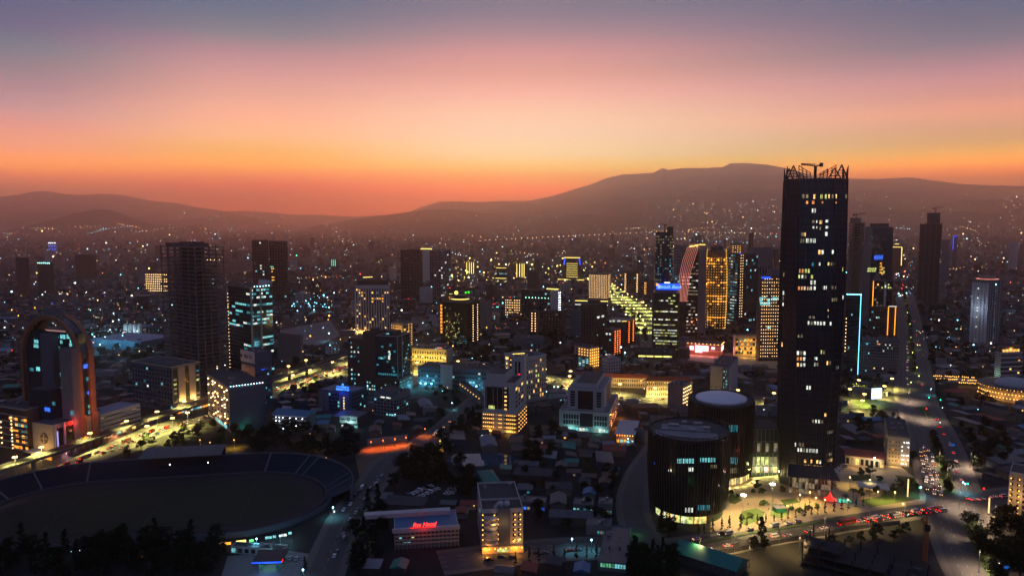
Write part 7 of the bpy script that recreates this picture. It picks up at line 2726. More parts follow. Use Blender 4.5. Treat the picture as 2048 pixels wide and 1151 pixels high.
grove([(-30, 1150), (-20, 1105), (90, 1112), (200, 1098), (330, 1085), (430, 1092), (450, 1120), (440, 1160), (-30, 1160)], 56, ('broad', 'broad', 'conifer'), (.8, 1.25), 'in the black belt below the stadium', 5)
grove([(236, 925), (250, 895), (340, 868), (420, 850), (450, 860), (440, 890), (330, 905)], 22, ('broad', 'green'), (.7, 1.05), 'between the stadium roof and the boulevard', 4.5)
grove([(450, 900), (470, 868), (560, 860), (700, 862), (740, 880), (700, 925), (640, 915), (560, 915)], 46, ('broad',), (.8, 1.2), 'in the belt behind the stadium bend', 4.5)
grove([(640, 800), (560, 800), (548, 785), (600, 765), (680, 752), (700, 775), (640, 775)], 14, ('green', 'broad'), (.7, 1.1), 'on the verge below the boulevard queue', 5)
grove([(770, 960), (800, 915), (870, 895), (900, 900), (930, 940), (950, 985), (900, 975), (860, 970), (800, 990)], 34, ('broad',), (.8, 1.15), 'around the open car park', 4.5)
grove([(690, 1150), (700, 1075), (730, 1020), (762, 1010), (772, 1060), (770, 1110), (720, 1150)], 20, ('broad', 'broad', 'conifer', 'palm'), (.8, 1.2), 'between the dim street and the red neon hotel', 4.5)
grove([(840, 870), (930, 800), (965, 820), (960, 860), (900, 890)], 20, ('broad',), (.7, 1.1), 'along the lane under the balcony building', 5)
grove([(1040, 910), (1060, 870), (1110, 865), (1130, 890), (1110, 925), (1060, 940)], 12, ('broad',), (.7, 1.1), 'by the vacant lot', 4.5)
grove([(1255, 1175), (1265, 1090), (1330, 1060), (1345, 1085), (1348, 1175)], 20, ('broad', 'broad', 'conifer'), (.8, 1.25), 'below the foot of the round hall', 4.5)
grove([(1000, 1000), (1010, 905), (1120, 915), (1260, 930), (1250, 1060), (1120, 1085), (1060, 1060)], 34, ('broad', 'green'), (.5, .95), 'between the sheds', 6, True, True)
grove([(930, 1000), (900, 985), (930, 950), (955, 950), (950, 1000)], 8, ('broad',), (.7, 1.0), 'by the green hall', 5, True, True)
grove([(1570, 1108), (1700, 1072), (1800, 1056), (1830, 1062), (1800, 1085), (1700, 1098)], 13, ('broad', 'green', 'shrub'), (.5, .8), 'behind the hoarding wall', 4, False)
grove([(1990, 1160), (1985, 1085), (2010, 1050), (2080, 1045), (2080, 1160)], 16, ('broad',), (1.0, 1.6), 'before the amber bulb hotel', 5, False)
grove([(1900, 960), (1930, 860), (1960, 850), (2050, 900), (2050, 925), (1960, 950)], 18, ('broad',), (.7, 1.1), 'in the dark gardens east of the avenue', 6, True, True)
grove([(1700, 850), (1740, 825), (1770, 830), (1772, 870), (1720, 880)], 9, ('broad',), (.7, 1.0), 'behind the low shops', 5)
grove([(1820, 880), (1822, 840), (1842, 850), (1852, 900), (1846, 930), (1826, 925)], 8, ('broad',), (.8, 1.1), 'beside the cream apartment block', 4)
grove([(1870, 830), (1880, 780), (1990, 790), (1990, 820), (1940, 830)], 10, ('broad', 'green'), (.8, 1.1), 'round the rotunda garden', 5)
grove([(1830, 720), (1840, 610), (1930, 610), (1935, 720), (1880, 745)], 26, ('broad',), (.9, 1.4), 'on the dark slope across the avenue', 9, True, True)
grove([(190, 740), (190, 705), (320, 690), (325, 730)], 16, ('broad',), (.9, 1.3), 'behind the grey pier block', 8, True, True)
grove([(960, 730), (980, 690), (1090, 668), (1170, 690), (1150, 725), (1090, 720)], 26, ('broad',), (.9, 1.3), 'in the dark park behind the pale hotel wing', 8, True, True)
grove([(1255, 660), (1230, 620), (1262, 622), (1295, 650), (1298, 690)], 18, ('broad',), (.9, 1.3), 'beside the far lit boulevard', 8, False, True)
grove([(860, 790), (845, 790), (850, 775), (900, 780), (960, 785), (960, 800), (890, 805)], 9, ('green', 'broad'), (.6, .9), 'in the blue grey office court', 5)
# plaza planting
for k, (x, y, kd, sc) in enumerate([(1462, 988, 'shrub', 1.3), (1476, 994, 'shrub', 1.1), (1515, 978, 'green', .8), (1524, 985, 'shrub', 1.5), (1506, 985, 'shrub', 1.2), (1565, 985, 'green', .6), (1528, 1010, 'shrub', 1.6), (1583, 1020, 'shrub', 1.2), (1600, 1024, 'shrub', 1.4), (1618, 1020, 'shrub', 1.5), (1634, 1016, 'shrub', 1.5),
                                    (1565, 1020, 'shrub', 1.7), (1668, 975, 'green', .55), (1690, 1006, 'palm', .7), (1706, 1000, 'palm', .9), (1722, 994, 'green', .8), (1738, 1000, 'palm', .8), (1752, 990, 'green', .8), (1770, 1000, 'palm', .7), (1786, 985, 'green', .8), (1800, 975, 'green', .8), (1815, 985, 'green', .7), (1740, 950, 'green', .9), (1722, 952, 'green', .8),
                                    (1760, 960, 'shrub', 1.5), (1820, 965, 'shrub', 1.6), (1832, 975, 'shrub', 1.6), (1500, 1035, 'shrub', 1.6), (1484, 1038, 'shrub', 1.4)]):
    tree(gp(x, y), kd, sc, '%s on the lit plaza, %s walking from the round hall' % (KINDW[kd], nth(k)), 'plaza planting')
p0 = RD.d_of(1425, 1088)
p1 = RD.d_of(1760, 1028)
for k in range(22):
    p, e = RD.at(p0 + (p1 - p0) * (k + q.uniform(-.2, .2)) / 21, 12.5)
    tree(p, 'cypress', q.uniform(.75, 1.2), 'thin dark cypress in the row before the plaza, %s from the round hall' % nth(k), 'cypress row before the plaza')
p0, p1 = RD.d_of(1020, 1108), RD.d_of(1290, 1098)
for k in range(12):
    p, e = RD.at(p0 + (p1 - p0) * (k + q.uniform(-.2, .2)) / 11, -12)
    tree(p, 'cypress', q.uniform(.9, 1.3), 'thin dark cypress on the kerb opposite the white hotel, %s eastwards' % nth(k), 'cypresses opposite the white hotel')
for k, (x, y, kd, sc) in enumerate([(1522, 1092, 'conifer', 1.15), (1508, 1098, 'broad', .7), (1530, 1100, 'broad', .6), (610, 1140, 'conifer', .5), (1902, 960, 'palm', 1.6)]):
    tree(gp(x, y), kd, sc, ['tall dark conifer on the island of the lower street', 'low tree west of the street conifer', 'low tree east of the street conifer', 'small conifer on the filling station corner', 'tall palm at the near tip of the avenue median'][k], None)
for road, a, b_, n, off, where, sz in ((RC, (1902, 990), (1868, 874), 20, 0, 'in the median hedge of the east avenue', (.55, .75)), (RC, (1826, 745), (1806, 580), 24, 0, 'in the far median of the east avenue', (.6, .85)), (RC, (1985, 1180), (1921, 1046), 15, -4, 'in the near median below the corner', (.75, 1.0))):
    d0, d1 = road.d_of(*a), road.d_of(*b_)
    for k in range(n):
        p, e = road.at(d0 + (d1 - d0) * (k + q.uniform(-.3, .3)) / (n - 1), off + q.uniform(-1, 1))
        if 'far' in where:
            cover(p, 'broad', q.uniform(*sz))
            continue
        tree(p, 'broad', q.uniform(*sz), 'dark bushy tree %s, %s going away' % (where, nth(k)), 'trees ' + where)
for k in range(110):
    d = RC.len * q.uniform(.12, .95)
    p, e = RC.at(d, q.choice((-1, 1)) * q.uniform(19, 25))
    if min((p - RB.at(RB.len * j / 40)[0]).length for j in range(41)) > 20 and min((p - RD.at(RD.len * j / 60)[0]).length for j in range(61)) > 16:
        cover(p, q.choice(('broad', 'green')), q.uniform(.45, .8))
COVER.build('woodland', None, None, kind='stuff')
# ------------------------------------------------------------------ more of the city beyond the boulevard
def quick(name, label, xc, yb, ytop, ang, xl, xr, m, roof=None, lits=(), grids=(), strips=(), nb=None, group=None, slabs=0):
    b = Bld(name, label, 'tower' if 'tower' in name else 'building', xc, yb, ytop, ang, xl=xl, xr=xr, group=group)
    b.body(m)
    for f, nc, nr, z0, z1, t0, t1, mm, r, p in lits:
        bulbs(b, f, nc, nr, z0, z1, mm, r, t0, t1, p)
    for f, nc, nr, p, cols in grids:
        b.grid(f, nc, nr, 3, b.H - 2, p=p, cols=cols, wf=.6, hf=.5)
    for f, ta, za, tb, zb, mm, r in strips:
        b.strip(f, b.L(f) * ta, b.H * za, b.L(f) * tb, b.H * zb, mm, r, .6)
    if slabs:
        b.slabs(slabs, 3, b.H - 1, CONC, .3, .6)
    b.roof(roof or ROOF, 1, m, clutter=2)
    return b.done()


BW = ((G_CYAN, 1), (G_WHITE, 1), (G_DIM, 1))
quick('office_tower', 'dark twin slab tower, the taller western one, far behind the cyan lit glass tower', 536, 600, 481, 60, 507, 540, BROWN, grids=(('L', 6, 20, .06, BW),))
quick('office_tower', 'dark twin slab tower, the broader eastern one with a small green lit corner', 574, 598, 483, 66, 541, 578, BROWN, lits=(('L', 2, 5, .3, .55, .7, .9, B_GOLD, .9, .9),), strips=(('L', .75, .56, .95, .56, glow('line_mint', (90, 240, 200), 1.5), .7),), grids=(('L', 6, 20, .01, BW),))
quick('office_tower', 'plain dark slab tower standing before the yellow edged building far off', 840, 600, 500, 70, 802, 846, BROWN, grids=(('L', 6, 16, .0, BW),))
quick('office_tower', 'grey slab tower with a few cold windows right of the yellow edged building', 882, 596, 501, 62, 860, 902, CONC, grids=(('L', 5, 18, .02, BW), ('R', 5, 18, .16, BW)))
quick('office_building', 'slender white building outlined by a yellow light strip far off', 866, 570, 498, 70, 843, 869, WHITE, strips=(('L', 1, .1, 1, 1, L_YEL, 1.1), ('L', .1, 1.01, 1, 1.01, L_YEL, 1.1), ('L', .1, .75, .1, 1, L_YEL, .8)))
quick('office_building', 'small building lit with vertical yellow bars beyond the crown ring building', 949, 550, 524, 75, 932, 951, DARK, strips=tuple(('L', t_, .05, t_, 1, L_YEL, .7) for t_ in (.1, .35, .6, .9)))
quick('office_building', 'dark block with three yellow lit floors far in the centre', 1014, 566, 534, 70, 990, 1019, DARK, strips=(('L', .05, .95, .9, .95, L_YEL, .6), ('L', .05, .3, .95, .3, L_YEL, .7), ('L', .05, .1, .95, .1, L_YEL, .5)), grids=(('L', 6, 6, .2, BW),))
quick('office_building', 'small building lit by four tall yellow strips, next to the dark three line block', 1049, 556, 527, 72, 1033, 1051, DARK, strips=tuple(('L', t_, .05, t_, 1, L_YEL, .8) for t_ in (.05, .3, .6, .95)))
quick('office_building', 'plain brown mid-rise with faint floor lines in the far centre', 1074, 590, 543, 66, 1055, 1078, BROWN, slabs=9)
b = quick('office_building', 'flared building with yellow floors and blue lit top corners on the far avenue', 1160, 560, 516, 74, 1128, 1163, DARK, strips=(('L', 0, 1.02, 1, 1.02, L_YEL, 1.1),) + tuple(('L', .15, z, .85, z, L_YEL, .45) for z in (.15, .25, .35, .45, .55, .65, .75)) + (('L', 0, .7, .05, .98, L_BLU, 1.6), ('L', 1, .7, .95, .98, L_BLU, 1.6)))
MB().mat(L_YEL).box(-10, -9, -10, b.Ll + 16, 1, 2.4).build('light_strip', None, b.root)
quick('office_building', 'latticed white mid-rise dotted all over with pale bulbs above a lit base', 1214, 614, 548, 70, 1177, 1220, CONC, lits=(('L', 11, 15, .08, .98, 0, 1, B_WARM, .48, 1), ('R', 2, 15, .08, .98, 0, 1, B_WARM, .48, 1)))
quick('shop_building', 'low base building edged with two lines of pale lights under the bulb lattice', 1216, 620, 603, 78, 1150, 1222, DARK, strips=(('L', 0, 1.05, 1, 1.05, L_YEL, .7), ('L', 0, .6, 1, .6, L_LIM if False else L_WHI, .4)))
MB().mat(L_BLU).box(-14, 14, -.5, .5, 0, 8).build('hoarding', None, thing('rooftop_hoarding', 'bright blue lit hoarding above the bulb lattice building', 'billboard', gp(1194, 556, 40)))
quick('office_building', 'square block whose front is a grid of white dot lights, by the red signal lights', 1041, 638, 598, 76, 1010, 1044, DARK, lits=(('L', 9, 7, .15, 1, 0, 1, B_WARM, .5, .95),))
quick('office_building', 'dark glass block with a sagging line of mint lights across its top', 1100, 640, 582, 72, 1043, 1106, GLASSB, lits=(('L', 8, 1, .74, .78, 0, .9, glow('bulb_mint', (150, 255, 220), 8), .6, 1),), grids=(('L', 10, 8, .03, BW),))
quick('office_building', 'white lit gable block with a yellow roof line, beside the mint light block', 1114, 648, 580, 60, 1101, 1121, WHITE, strips=(('L', -.2, 1.03, 1.6, 1.03, L_YEL, .8),), lits=(('R', 2, 9, .3, .95, .3, 1, B_WHITE, .6, 1),))
quick('apartment_building', 'brown block with a column of pale lamps left of the plain dark slab tower', 1076, 668, 622, 60, 1057, 1080, BROWN, lits=(('L', 2, 8, .08, .95, .1, .8, B_WARM, .55, 1),))
quick('apartment_building', 'plain dark brown block beside the column of lamps', 1122, 676, 624, 62, 1086, 1130, BROWN, grids=(('L', 6, 9, .01, BW),))
quick('apartment_building', 'pale blue slab with a blank end wall in front of the plain dark slab tower', 1160, 676, 622, 66, 1141, 1166, BLUEW, slabs=10)
quick('apartment_building', 'mid-rise with warm lit stair strips north of the far lit boulevard', 1276, 590, 542, 70, 1248, 1281, BROWN, lits=(('L', 2, 10, .1, .9, .02, .12, B_WARM, .6, 1), ('L', 2, 10, .1, .9, .85, .98, B_WARM, .6, 1)), grids=(('L', 6, 9, .05, BW),))
quick('apartment_building', 'small dark block with one strip of yellow windows by the far lit boulevard', 1303, 596, 560, 70, 1287, 1307, DARK, lits=(('L', 2, 7, .2, .9, .65, .95, B_GOLD, .7, 1),))
quick('apartment_building', 'grey block with white floors behind the slender blue tower', 1358, 610, 552, 64, 1340, 1364, WHITE, slabs=10, grids=(('L', 4, 9, .2, BW),))
quick('office_tower', 'grey hazy slab tower behind the slender blue glass tower', 1366, 590, 492, 64, 1341, 1370, CONC, grids=(('L', 5, 16, .02, BW),))
quick('office_tower', 'broad grey tower with faint vertical bays behind the bulb covered hotel', 1504, 640, 497, 40, 1490, 1543, CONC, grids=(('R', 7, 1, 0, BW),))
quick('office_building', 'hazy building with a crown of yellow lights behind the golden tower', 1481, 560, 490, 72, 1462, 1485, BROWN, lits=(('L', 4, 4, .78, 1, 0, 1, B_GOLD, 1.0, .9),))
quick('office_tower', 'thin hazy tower far behind the bulb covered hotel', 1500, 560, 466, 60, 1495, 1505, BROWN)
quick('apartment_building', 'hazy building with one warm gable light beside the tall skyscraper', 1548, 590, 500, 60, 1540, 1556, BROWN, strips=(('L', .5, .3, .5, .8, L_ORG, .6),))
quick('office_building', 'low building outlined by a yellow portal of light on the far avenue', 1802, 546, 494, 72, 1780, 1806, BROWN, strips=(('L', 0, 1.0, 1, 1.0, L_YEL, .9), ('L', .02, .3, .02, 1, L_YEL, .9), ('L', .3, 1.12, .7, 1.12, L_YEL, .9)))
quick('apartment_building', 'hazy pale twin blocks on the far eastern slope, the western', 1896, 560, 480, 60, 1880, 1902, CONC)
quick('apartment_building', 'hazy slim block with a blue lit crown on the far eastern slope', 1912, 540, 472, 60, 1903, 1916, BLUEW, strips=(('L', .9, .6, .9, 1, L_BLU, .9), ('L', 0, 1, .9, 1, L_BLU, .8)))
quick('apartment_building', 'pale white slab on the far eastern slope near the picture edge', 2026, 540, 486, 50, 2016, 2034, WHITE)
quick('apartment_building', 'pale grey slab at the far eastern edge of the city', 2044, 546, 488, 50, 2036, 2054, CONC)
quick('office_building', 'wide building glowing with wavy lines of amber light behind the unfinished tower', 340, 586, 546, 80, 292, 344, DARK, lits=(('L', 13, 8, .06, .98, 0, 1, B_WARM, .75, 1),))
quick('office_building', 'small bright white and blue lit building far to the west', 113, 506, 484, 72, 97, 116, WHITE, lits=(('L', 4, 1, .85, 1, 0, 1, B_WHITE, 1.8, 1), ('L', 3, 2, .2, .8, 0, 1, B_BLUE, 1.6, 1)))
quick('office_building', 'block with cyan outlined letter shapes lit on its roof, far left of centre', 672, 540, 519, 70, 663, 675, BROWN, strips=(('L', .1, .4, .1, 1, glow('line_mint', (90, 240, 200), 1.5), 1.0), ('L', .5, .4, .5, 1, glow('line_mint', (90, 240, 200), 1.5), 1.0), ('L', .9, .4, .9, 1, glow('line_mint', (90, 240, 200), 1.5), 1.0)))
quick('office_building', 'pale ruined looking concrete frame block beside the cyan lit glass tower', 602, 724, 672, 62, 556, 607, CONC, lits=(('R', 2, 1, .3, .5, 0, 1, B_WARM, .4, .5),), slabs=4)
quick('office_building', 'long grey workshop with a chain of warm lights, behind the cold lit office court', 962, 812, 796, 20, 900, 975, CONC, lits=(('L', 12, 1, .8, .9, 0, 1, B_GOLD, .4, 1),))
quick('office_building', 'grey long block behind the pale hotel wing', 1080, 700, 676, 76, 1026, 1086, CONC, slabs=3)
quick('apartment_building', 'dim grey block with balconies behind the crown ring building', 974, 660, 606, 60, 957, 984, CONC, slabs=9)
quick('apartment_building', 'dark slab tower in the far left haze', 56, 596, 516, 62, 36, 62, BROWN)
quick('apartment_building', 'wide hazy block with a row of mint lights, far left', 104, 590, 526, 72, 78, 110, BROWN, lits=(('L', 7, 1, .98, 1.02, 0, 1, glow('bulb_mint', (150, 255, 220), 8), 1.0, 1),))
quick('apartment_building', 'wide dark hotel like block in the far left middle', 188, 560, 510, 74, 152, 194, BROWN)
quick('apartment_building', 'hazy slab beside the unfinished tower top', 292, 570, 530, 60, 276, 298, CONC)
quick('shop_building', 'low shop with cyan lit windows beside the party marquee', 1296, 888, 866, 40, 1268, 1302, CONC, lits=())
b = Bld('shop_building', 'stall row with teal lit fronts and amber lamps east of the white podium building', 'building', 1268, 888, 868, 76, xl=1232, xr=1276)
b.body(CONC)
for k in range(5):
    b.lit('L', b.Ll * (.1 + .2 * k), 2, b.Ll * .14, 2.2, (G_CYAN, G_TEAL, G_GOLD, G_CYAN, G_GOLD)[k])
MB().mat(WHITE).box(-3, b.Lr + 1, -1, b.Ll + 1, b.H + .01, b.H + .3).build('canopy_roof', None, b.root)
for k in range(7):
    b.bulb('L', b.Ll * (k + .5) / 7, b.H - .8, B_ORANGE if k > 3 else B_GOLD, .4, 2.0)
lamp(b.root, b.at('L', b.Ll * .5, 3, 4), (255, 170, 90), 1500, .4)

# floodlit warehouse and silos in the west
b = Bld('warehouse', 'wide blue roofed warehouse bathed in cyan floodlight', 'warehouse', 282, 702, 684, 70, xl=182, Lr=60)
b.body(BLUEW)
b.roof(TIN_B, .4, BLUEW, clutter=2)
for t_ in (.2, .5, .8):
    lamp(b.root, b.at('L', b.Ll * t_, 13, 14), (110, 215, 255), 16000, 1)
b = gp(268, 672)
for k in range(4):
    t_ = thing('silo', 'white steel silo over the blue warehouse, %s of the row of four' % nth(k), 'silo', b + Vector((k * 6.2 - 12, k * 1.5, 0)), 0, 'white silos')
    MB().mat(WHITE).disc((0, 0), 2.9, 3, 17, 14).disc((0, 0), 2.9, 17.001, 19, 14, .5).build('tank', None, t_)
    MB().mat(METAL).bar((-2, -2, 0), (-2, -2, 3), .2).bar((2, -2, 0), (2, -2, 3), .2).bar((0, 2, 0), (0, 2, 3), .2).build('leg_frame', None, t_)
    if k in (0, 2):
        lamp(t_, (0, -9, 6), (190, 235, 255), 5200, .6)

# filling station
fs = thing('filling_station', 'filling station canopy with a blue lit edge on a pale forecourt', 'filling station', gp(534, 1146), math.radians(4))
MB().mat(STEEL).box(-7, 7, 0, 14, 5.2, 6.0).build('canopy', None, fs)
MB().mat(L_BLU).box(-7.1, 7.1, -.12, -.002, 5.25, 5.9).build('canopy_light', None, fs)
MB().mat(L_RED).box(7.002, 7.1, 0, 3, 5.25, 5.9).build('canopy_light', None, fs)
for x, y in ((-4, 2), (4, 2), (-4, 11), (4, 11)):
    MB().mat(WHITE).box(x - .25, x + .25, y - .25, y + .25, 0, 5.19).build('column', None, fs)
for x in (-4, 4):
    MB().mat(mat('pump_green', (.05, .4, .2), .5)).box(x - .5, x + .5, 4.5, 6, .12, 1.9).build('fuel_pump', None, fs)
lamp(fs, (0, 4, 4.9), (150, 255, 210), 700, .6)
lamp(fs, (0, -3, 5), (90, 130, 255), 900, .6)
b = Bld('shop_building', 'long white walled shop with a flat roof behind the filling station', 'building', 566, 1112, 1100, 82, xl=461, Lr=6)
b.body(WHITE)
b.grid('L', 8, 1, .3, 3, p=.2, cols=COOL, wf=.6, hf=.8)
b.roof(ROOF, .5, WHITE, clutter=2)
for t_ in (.08, .2):
    b.bulb('L', b.Ll * t_, b.H + .2, B_CYAN, .3)
lamp(b.root, b.at('L', b.Ll * .15, 5, 3), (170, 235, 255), 900, .4)
b.done()

# plaza furniture
ft = thing('fountain', 'red lit fountain cone with tall thin masts on the plaza', 'fountain', gp(1660, 1000))
MB().mat(BRICKC).disc((0, 0), 5, .2, .9, 24).build('basin', None, ft)
MB().mat(glow('fountain_red', (255, 35, 25), 1.6)).disc((0, 0), 3.6, .901, 2.2, 18, 1.6).disc((0, 0), 1.4, 2.201, 5.2, 14, .2).build('water_cone', None, ft)
mm_ = MB().mat(METAL)
for k in range(5):
    mm_.bar((-5 + k * 1.4, 3, 0), (-5 + k * 1.4, 3, 15), .1)
mm_.build('mast_group', None, ft)
lamp(ft, (0, -2, 5), (255, 40, 30), 1500, .6)
pl = thing('pool', 'curved teal lit ornamental pool beside the red fountain', 'pool', gp(1682, 1002))
MB().mat(CONC).prism([(-6, -2), (-1, -4), (6, -3), (7, 1), (1, 4), (-5, 2)], .2, .6).build('pool_edge', None, pl)
MB().mat(glow('pool_teal', (60, 230, 190), .8)).prism([(-5, -1.6), (-1, -3.2), (5.4, -2.4), (6, .8), (.8, 3.2), (-4.2, 1.6)], .601, .64).build('water', None, pl)
lamp(pl, (0, 0, 3), (120, 255, 230), 700, .5)
pv_ = thing('pavilion', 'flat white roofed pavilion with a blue awning among plaza trees', 'pavilion', gp(1745, 982), math.radians(-18))
MB().mat(WHITE).box(-9, 9, -5, 5, 3.6, 4.1).build('roof', None, pv_)
MB().mat(TIN_B).box(-6, 4, 5.2, 9, 3.4, 3.7).build('awning', None, pv_)
for x in (-8, 0, 8):
    for y in (-4.2, 4.2):
        MB().mat(WHITE).box(x - .2, x + .2, y - .2, y + .2, .2, 3.59).build('column', None, pv_)
lamp(pv_, (0, 0, 3), (255, 220, 150), 900, .5)
kd_ = thing('kiosk', 'small dark kiosk with a striped awning beside the tree on the plaza lawn', 'kiosk', gp(1558, 1022), math.radians(10))
MB().mat(TIN_G).box(-3, 3, -2, 2, .3, 3).mat(WHITE).box(-3.4, 3.4, -3.2, 2.2, 3.01, 3.2).build('booth', None, kd_)
st_ = thing('stairway', 'pale outdoor stair with rails at the east foot of the round hall', 'stairway', gp(1447, 1018), math.radians(60))
sb = MB().mat(CONC)
for k in range(12):
    sb.box(k * .6, k * .6 + .6, -1.6, 1.6, .2, .4 + k * .28)
sb.build('flight', None, st_)
MB().mat(METAL).bar((0, -1.6, 1.4), (7.2, -1.6, 4.6), .08).bar((0, 1.6, 1.4), (7.2, 1.6, 4.6), .08).build('handrail', None, st_)
bb = thing('billboard', 'bright white and blue lit advertising screen at the road junction', 'billboard', gp(1752, 803), math.radians(12))
MB().mat(glow('screen_blue', (190, 225, 255), 2.4)).box(-5.5, 5.5, -.3, .3, 3, 13).build('screen', None, bb)
MB().mat(STEEL).box(-5.9, -5.5, -.4, .4, 2.8, 13.4).box(5.5, 5.9, -.4, .4, 2.8, 13.4).box(-.3, .3, .31, .6, 0, 12).build('frame', None, bb)
lamp(bb, (0, -4, 6), (190, 225, 255), 2600, 1.5)
for k, (x, y, c) in enumerate(((1857, 793, B_GREEN), (1880, 798, B_GREEN), (1838, 978, B_GREEN), (1934, 970, B_GREEN), (1852, 816, B_RED), (1966, 980, B_RED))):
    t_ = thing('traffic_light', '%s traffic signal, %s' % ('green' if c is B_GREEN else 'red', ('at the north side of the road junction', 'at the north-east side of the road junction', 'on the plaza corner', 'across the street corner from the plaza', 'on the traffic island of the junction', 'before the bulb lit hotel')[k]), 'traffic light', gp(x, y + 12))
    MB().mat(STEEL).bar((0, 0, 0), (0, 0, 5), .1).box(-.3, .3, -.2, .2, 4.2, 6).build('post', None, t_)
    put('signal', bulb_mesh(c), t_, (0, -.4, 5.2), None, (1.0,) * 3)
for k, (x, y, h) in enumerate(((1977, 1028, 10), (1986, 1064, 9), (1815, 995, 12))):
    t_ = thing('light_column', 'glowing cream light column %s' % ('on the forecourt of the bulb lit hotel, upper', 'on the forecourt of the bulb lit hotel, lower', 'in the plaza shrubs by the street corner')[k], 'light column', gp(x, y))
    MB().mat(STEEL).disc((0, 0), .6, 0, .8, 10).build('base', None, t_)
    MB().mat(glow('column_cream', (255, 215, 140), 1.3)).box(-.3, .3, -.3, .3, .8, h).build('diffuser', None, t_)
    lamp(t_, (0, -2, h * .6), (255, 205, 130), 1500, .4)
for k, (x, y, s_) in enumerate(((1905, 900, 3.0), (2012, 1150, 2.4))):
    t_ = thing('road_sign', ('blue road sign beyond the avenue median', 'blue street sign near the dark trees by the picture edge')[k], 'road sign', gp(x, y))
    MB().mat(STEEL).bar((0, 0, 0), (0, 0, 4.5), .09).build('post', None, t_)
    MB().mat(glow('sign_street_blue', (20, 110, 220), .6)).box(-s_ / 2, s_ / 2, -.08, .08, 3.4, 4.8).build('panel', None, t_)

# construction pit and its crane, bottom edge
cs = thing('construction_site', 'unlit concrete floor plates of a building site at the bottom edge', 'building site', gp(1720, 1140), math.radians(-34))
DK = mat('site_concrete', (.035, .034, .036), .95, noise=(.25, (.018, .018, .019), .3))
for k, (x0, x1, y0, y1) in enumerate(((-26, 30, -10, 16), (-26, 12, -8, 12), (-26, -8, -6, 8))):
    MB().mat(DK).box(x0, x1, y0, y1, 1.6 + k * 3.2, 1.9 + k * 3.2).build('floor_slab', None, cs)
for i in range(8):
    for j in range(4):
        MB().mat(DK).box(-25 + i * 7.6 - .3, -25 + i * 7.6 + .3, -9 + j * 8 - .3, -9 + j * 8 + .3, 0, (11 if i < 2 else 7.5 if i < 5 else 4) + rnd.uniform(-.5, 1.5)).build('column', None, cs)
for k in range(5):
    x, y = rnd.uniform(-18, 26), rnd.uniform(-7, 12)
    MB().mat(CONC_D).box(x, x + rnd.uniform(2, 5), y, y + rnd.uniform(.6, 2), 1.91, 1.92 + rnd.uniform(.6, 1.6)).build('material_stack', None, cs)
tower_crane('orange lattice crane mast rising at the bottom edge beside the street corner', 1846, 1190, 362, 36, math.radians(80), 6, mm=mat('crane_orange', (.45, .12, .03), .6))
wl = thing('hoarding_wall', 'long pale hoarding wall along the lower street', 'wall', gp(1420, 1112))
pts = [gp(1420, 1112), gp(1560, 1086), gp(1700, 1060), gp(1800, 1048)]
for a, c in zip(pts, pts[1:]):
    e = c - a
    m_ = (a + c) / 2 - pts[0]
    MB().mat(TIN).obox((m_.x, m_.y), e, e.length / 2 - .02, .12, 0, 2.6).build('panel', None, wl)
b = Bld('shed', 'dark hall with a folded blue green metal roof at the bottom edge', 'shed', 1470, 1160, 1140, 50, xl=1350, Lr=14)
b.body(TIN)
MB().mat(TIN_G).add([(-1, -1, b.H), (b.Lr + 1, -1, b.H), (b.Lr + 1, b.Ll + 1, b.H), (-1, b.Ll + 1, b.H), (b.Lr / 2, -1, b.H + 4), (b.Lr / 2, b.Ll + 1, b.H + 4)], [(0, 3, 5, 4), (1, 4, 5, 2), (0, 4, 1), (3, 2, 5), (0, 1, 2, 3)]).build('roof', None, b.root)
b = Bld('office_building', 'low dark building with cyan and green lit windows at the bottom edge', 'building', 1252, 1145, 1128, 78, xl=1195, xr=1262)
b.body(CONC)
for k in range(9):
    b.lit('L', b.Ll * (.06 + .1 * k), 3, b.Ll * .07, 2, G_CYAN if k < 4 else glow('lit_green', (120, 230, 170), .5, .5))
b.roof(TIN, .5, CONC, clutter=1)
lamp(b.root, b.at('R', b.Lr, 3, 3), (90, 255, 130), 300, .3)

fsd = thing('food_stalls', 'row of open food stalls glowing with small warm lights behind the stadium bend', 'stalls', gp(575, 915))
e = gp(655, 919) - gp(575, 915)
MB().mat(DARK).obox((e.x / 2, e.y / 2), e, e.length / 2, 2, 2.6, 2.9).build('roof', None, fsd)
for k in range(30):
    p = e * ((k + rnd.uniform(.1, .9)) / 30)
    put('bulb', bulb_mesh(rnd.choice((B_GOLD, B_WARM, B_ORANGE))), fsd, (p.x, p.y - 2.1, rnd.uniform(.8, 2.6)), None, (rnd.uniform(.3, .75),) * 3)
lamp(fsd, (e.x * .3, e.y * .3 - 4, 2.2), (255, 160, 60), 500, .3)

for lb, xc, yb, yt, xl, n, cc in (('long low hall with a row of blue white lit windows behind the white hotel', 1090, 1024, 1006, 1003, 12, (G_BLUE, G_CYAN, G_BLUE, G_DIM)), ('dark sheds with a cyan lit strip window between hotel and round hall', 1186, 1026, 1010, 1146, 6, (G_CYAN, G_CYAN, G_TEAL)),
                                  ('grey shop with one bright cyan sign window near the curved side road', 1224, 1030, 1008, 1196, 5, (G_CYAN, G_DIM, G_TEAL)), ('teal lit low shop front by the dark hotel street', 1222, 1072, 1052, 1172, 9, (G_TEAL, G_CYAN, G_DIM, G_TEAL))):
    b = Bld('shop_building', lb, 'building', xc, yb, yt, 80, xl=xl, Lr=10)
    b.body(CONC)
    for k in range(n):
        if rnd.random() < .85:
            b.lit('L', b.Ll * (k + .5) / n, 1.9, b.Ll / n * .7, 1.5, rnd.choice(cc))
    b.roof(TIN, .4, CONC, clutter=2)
    b.done()

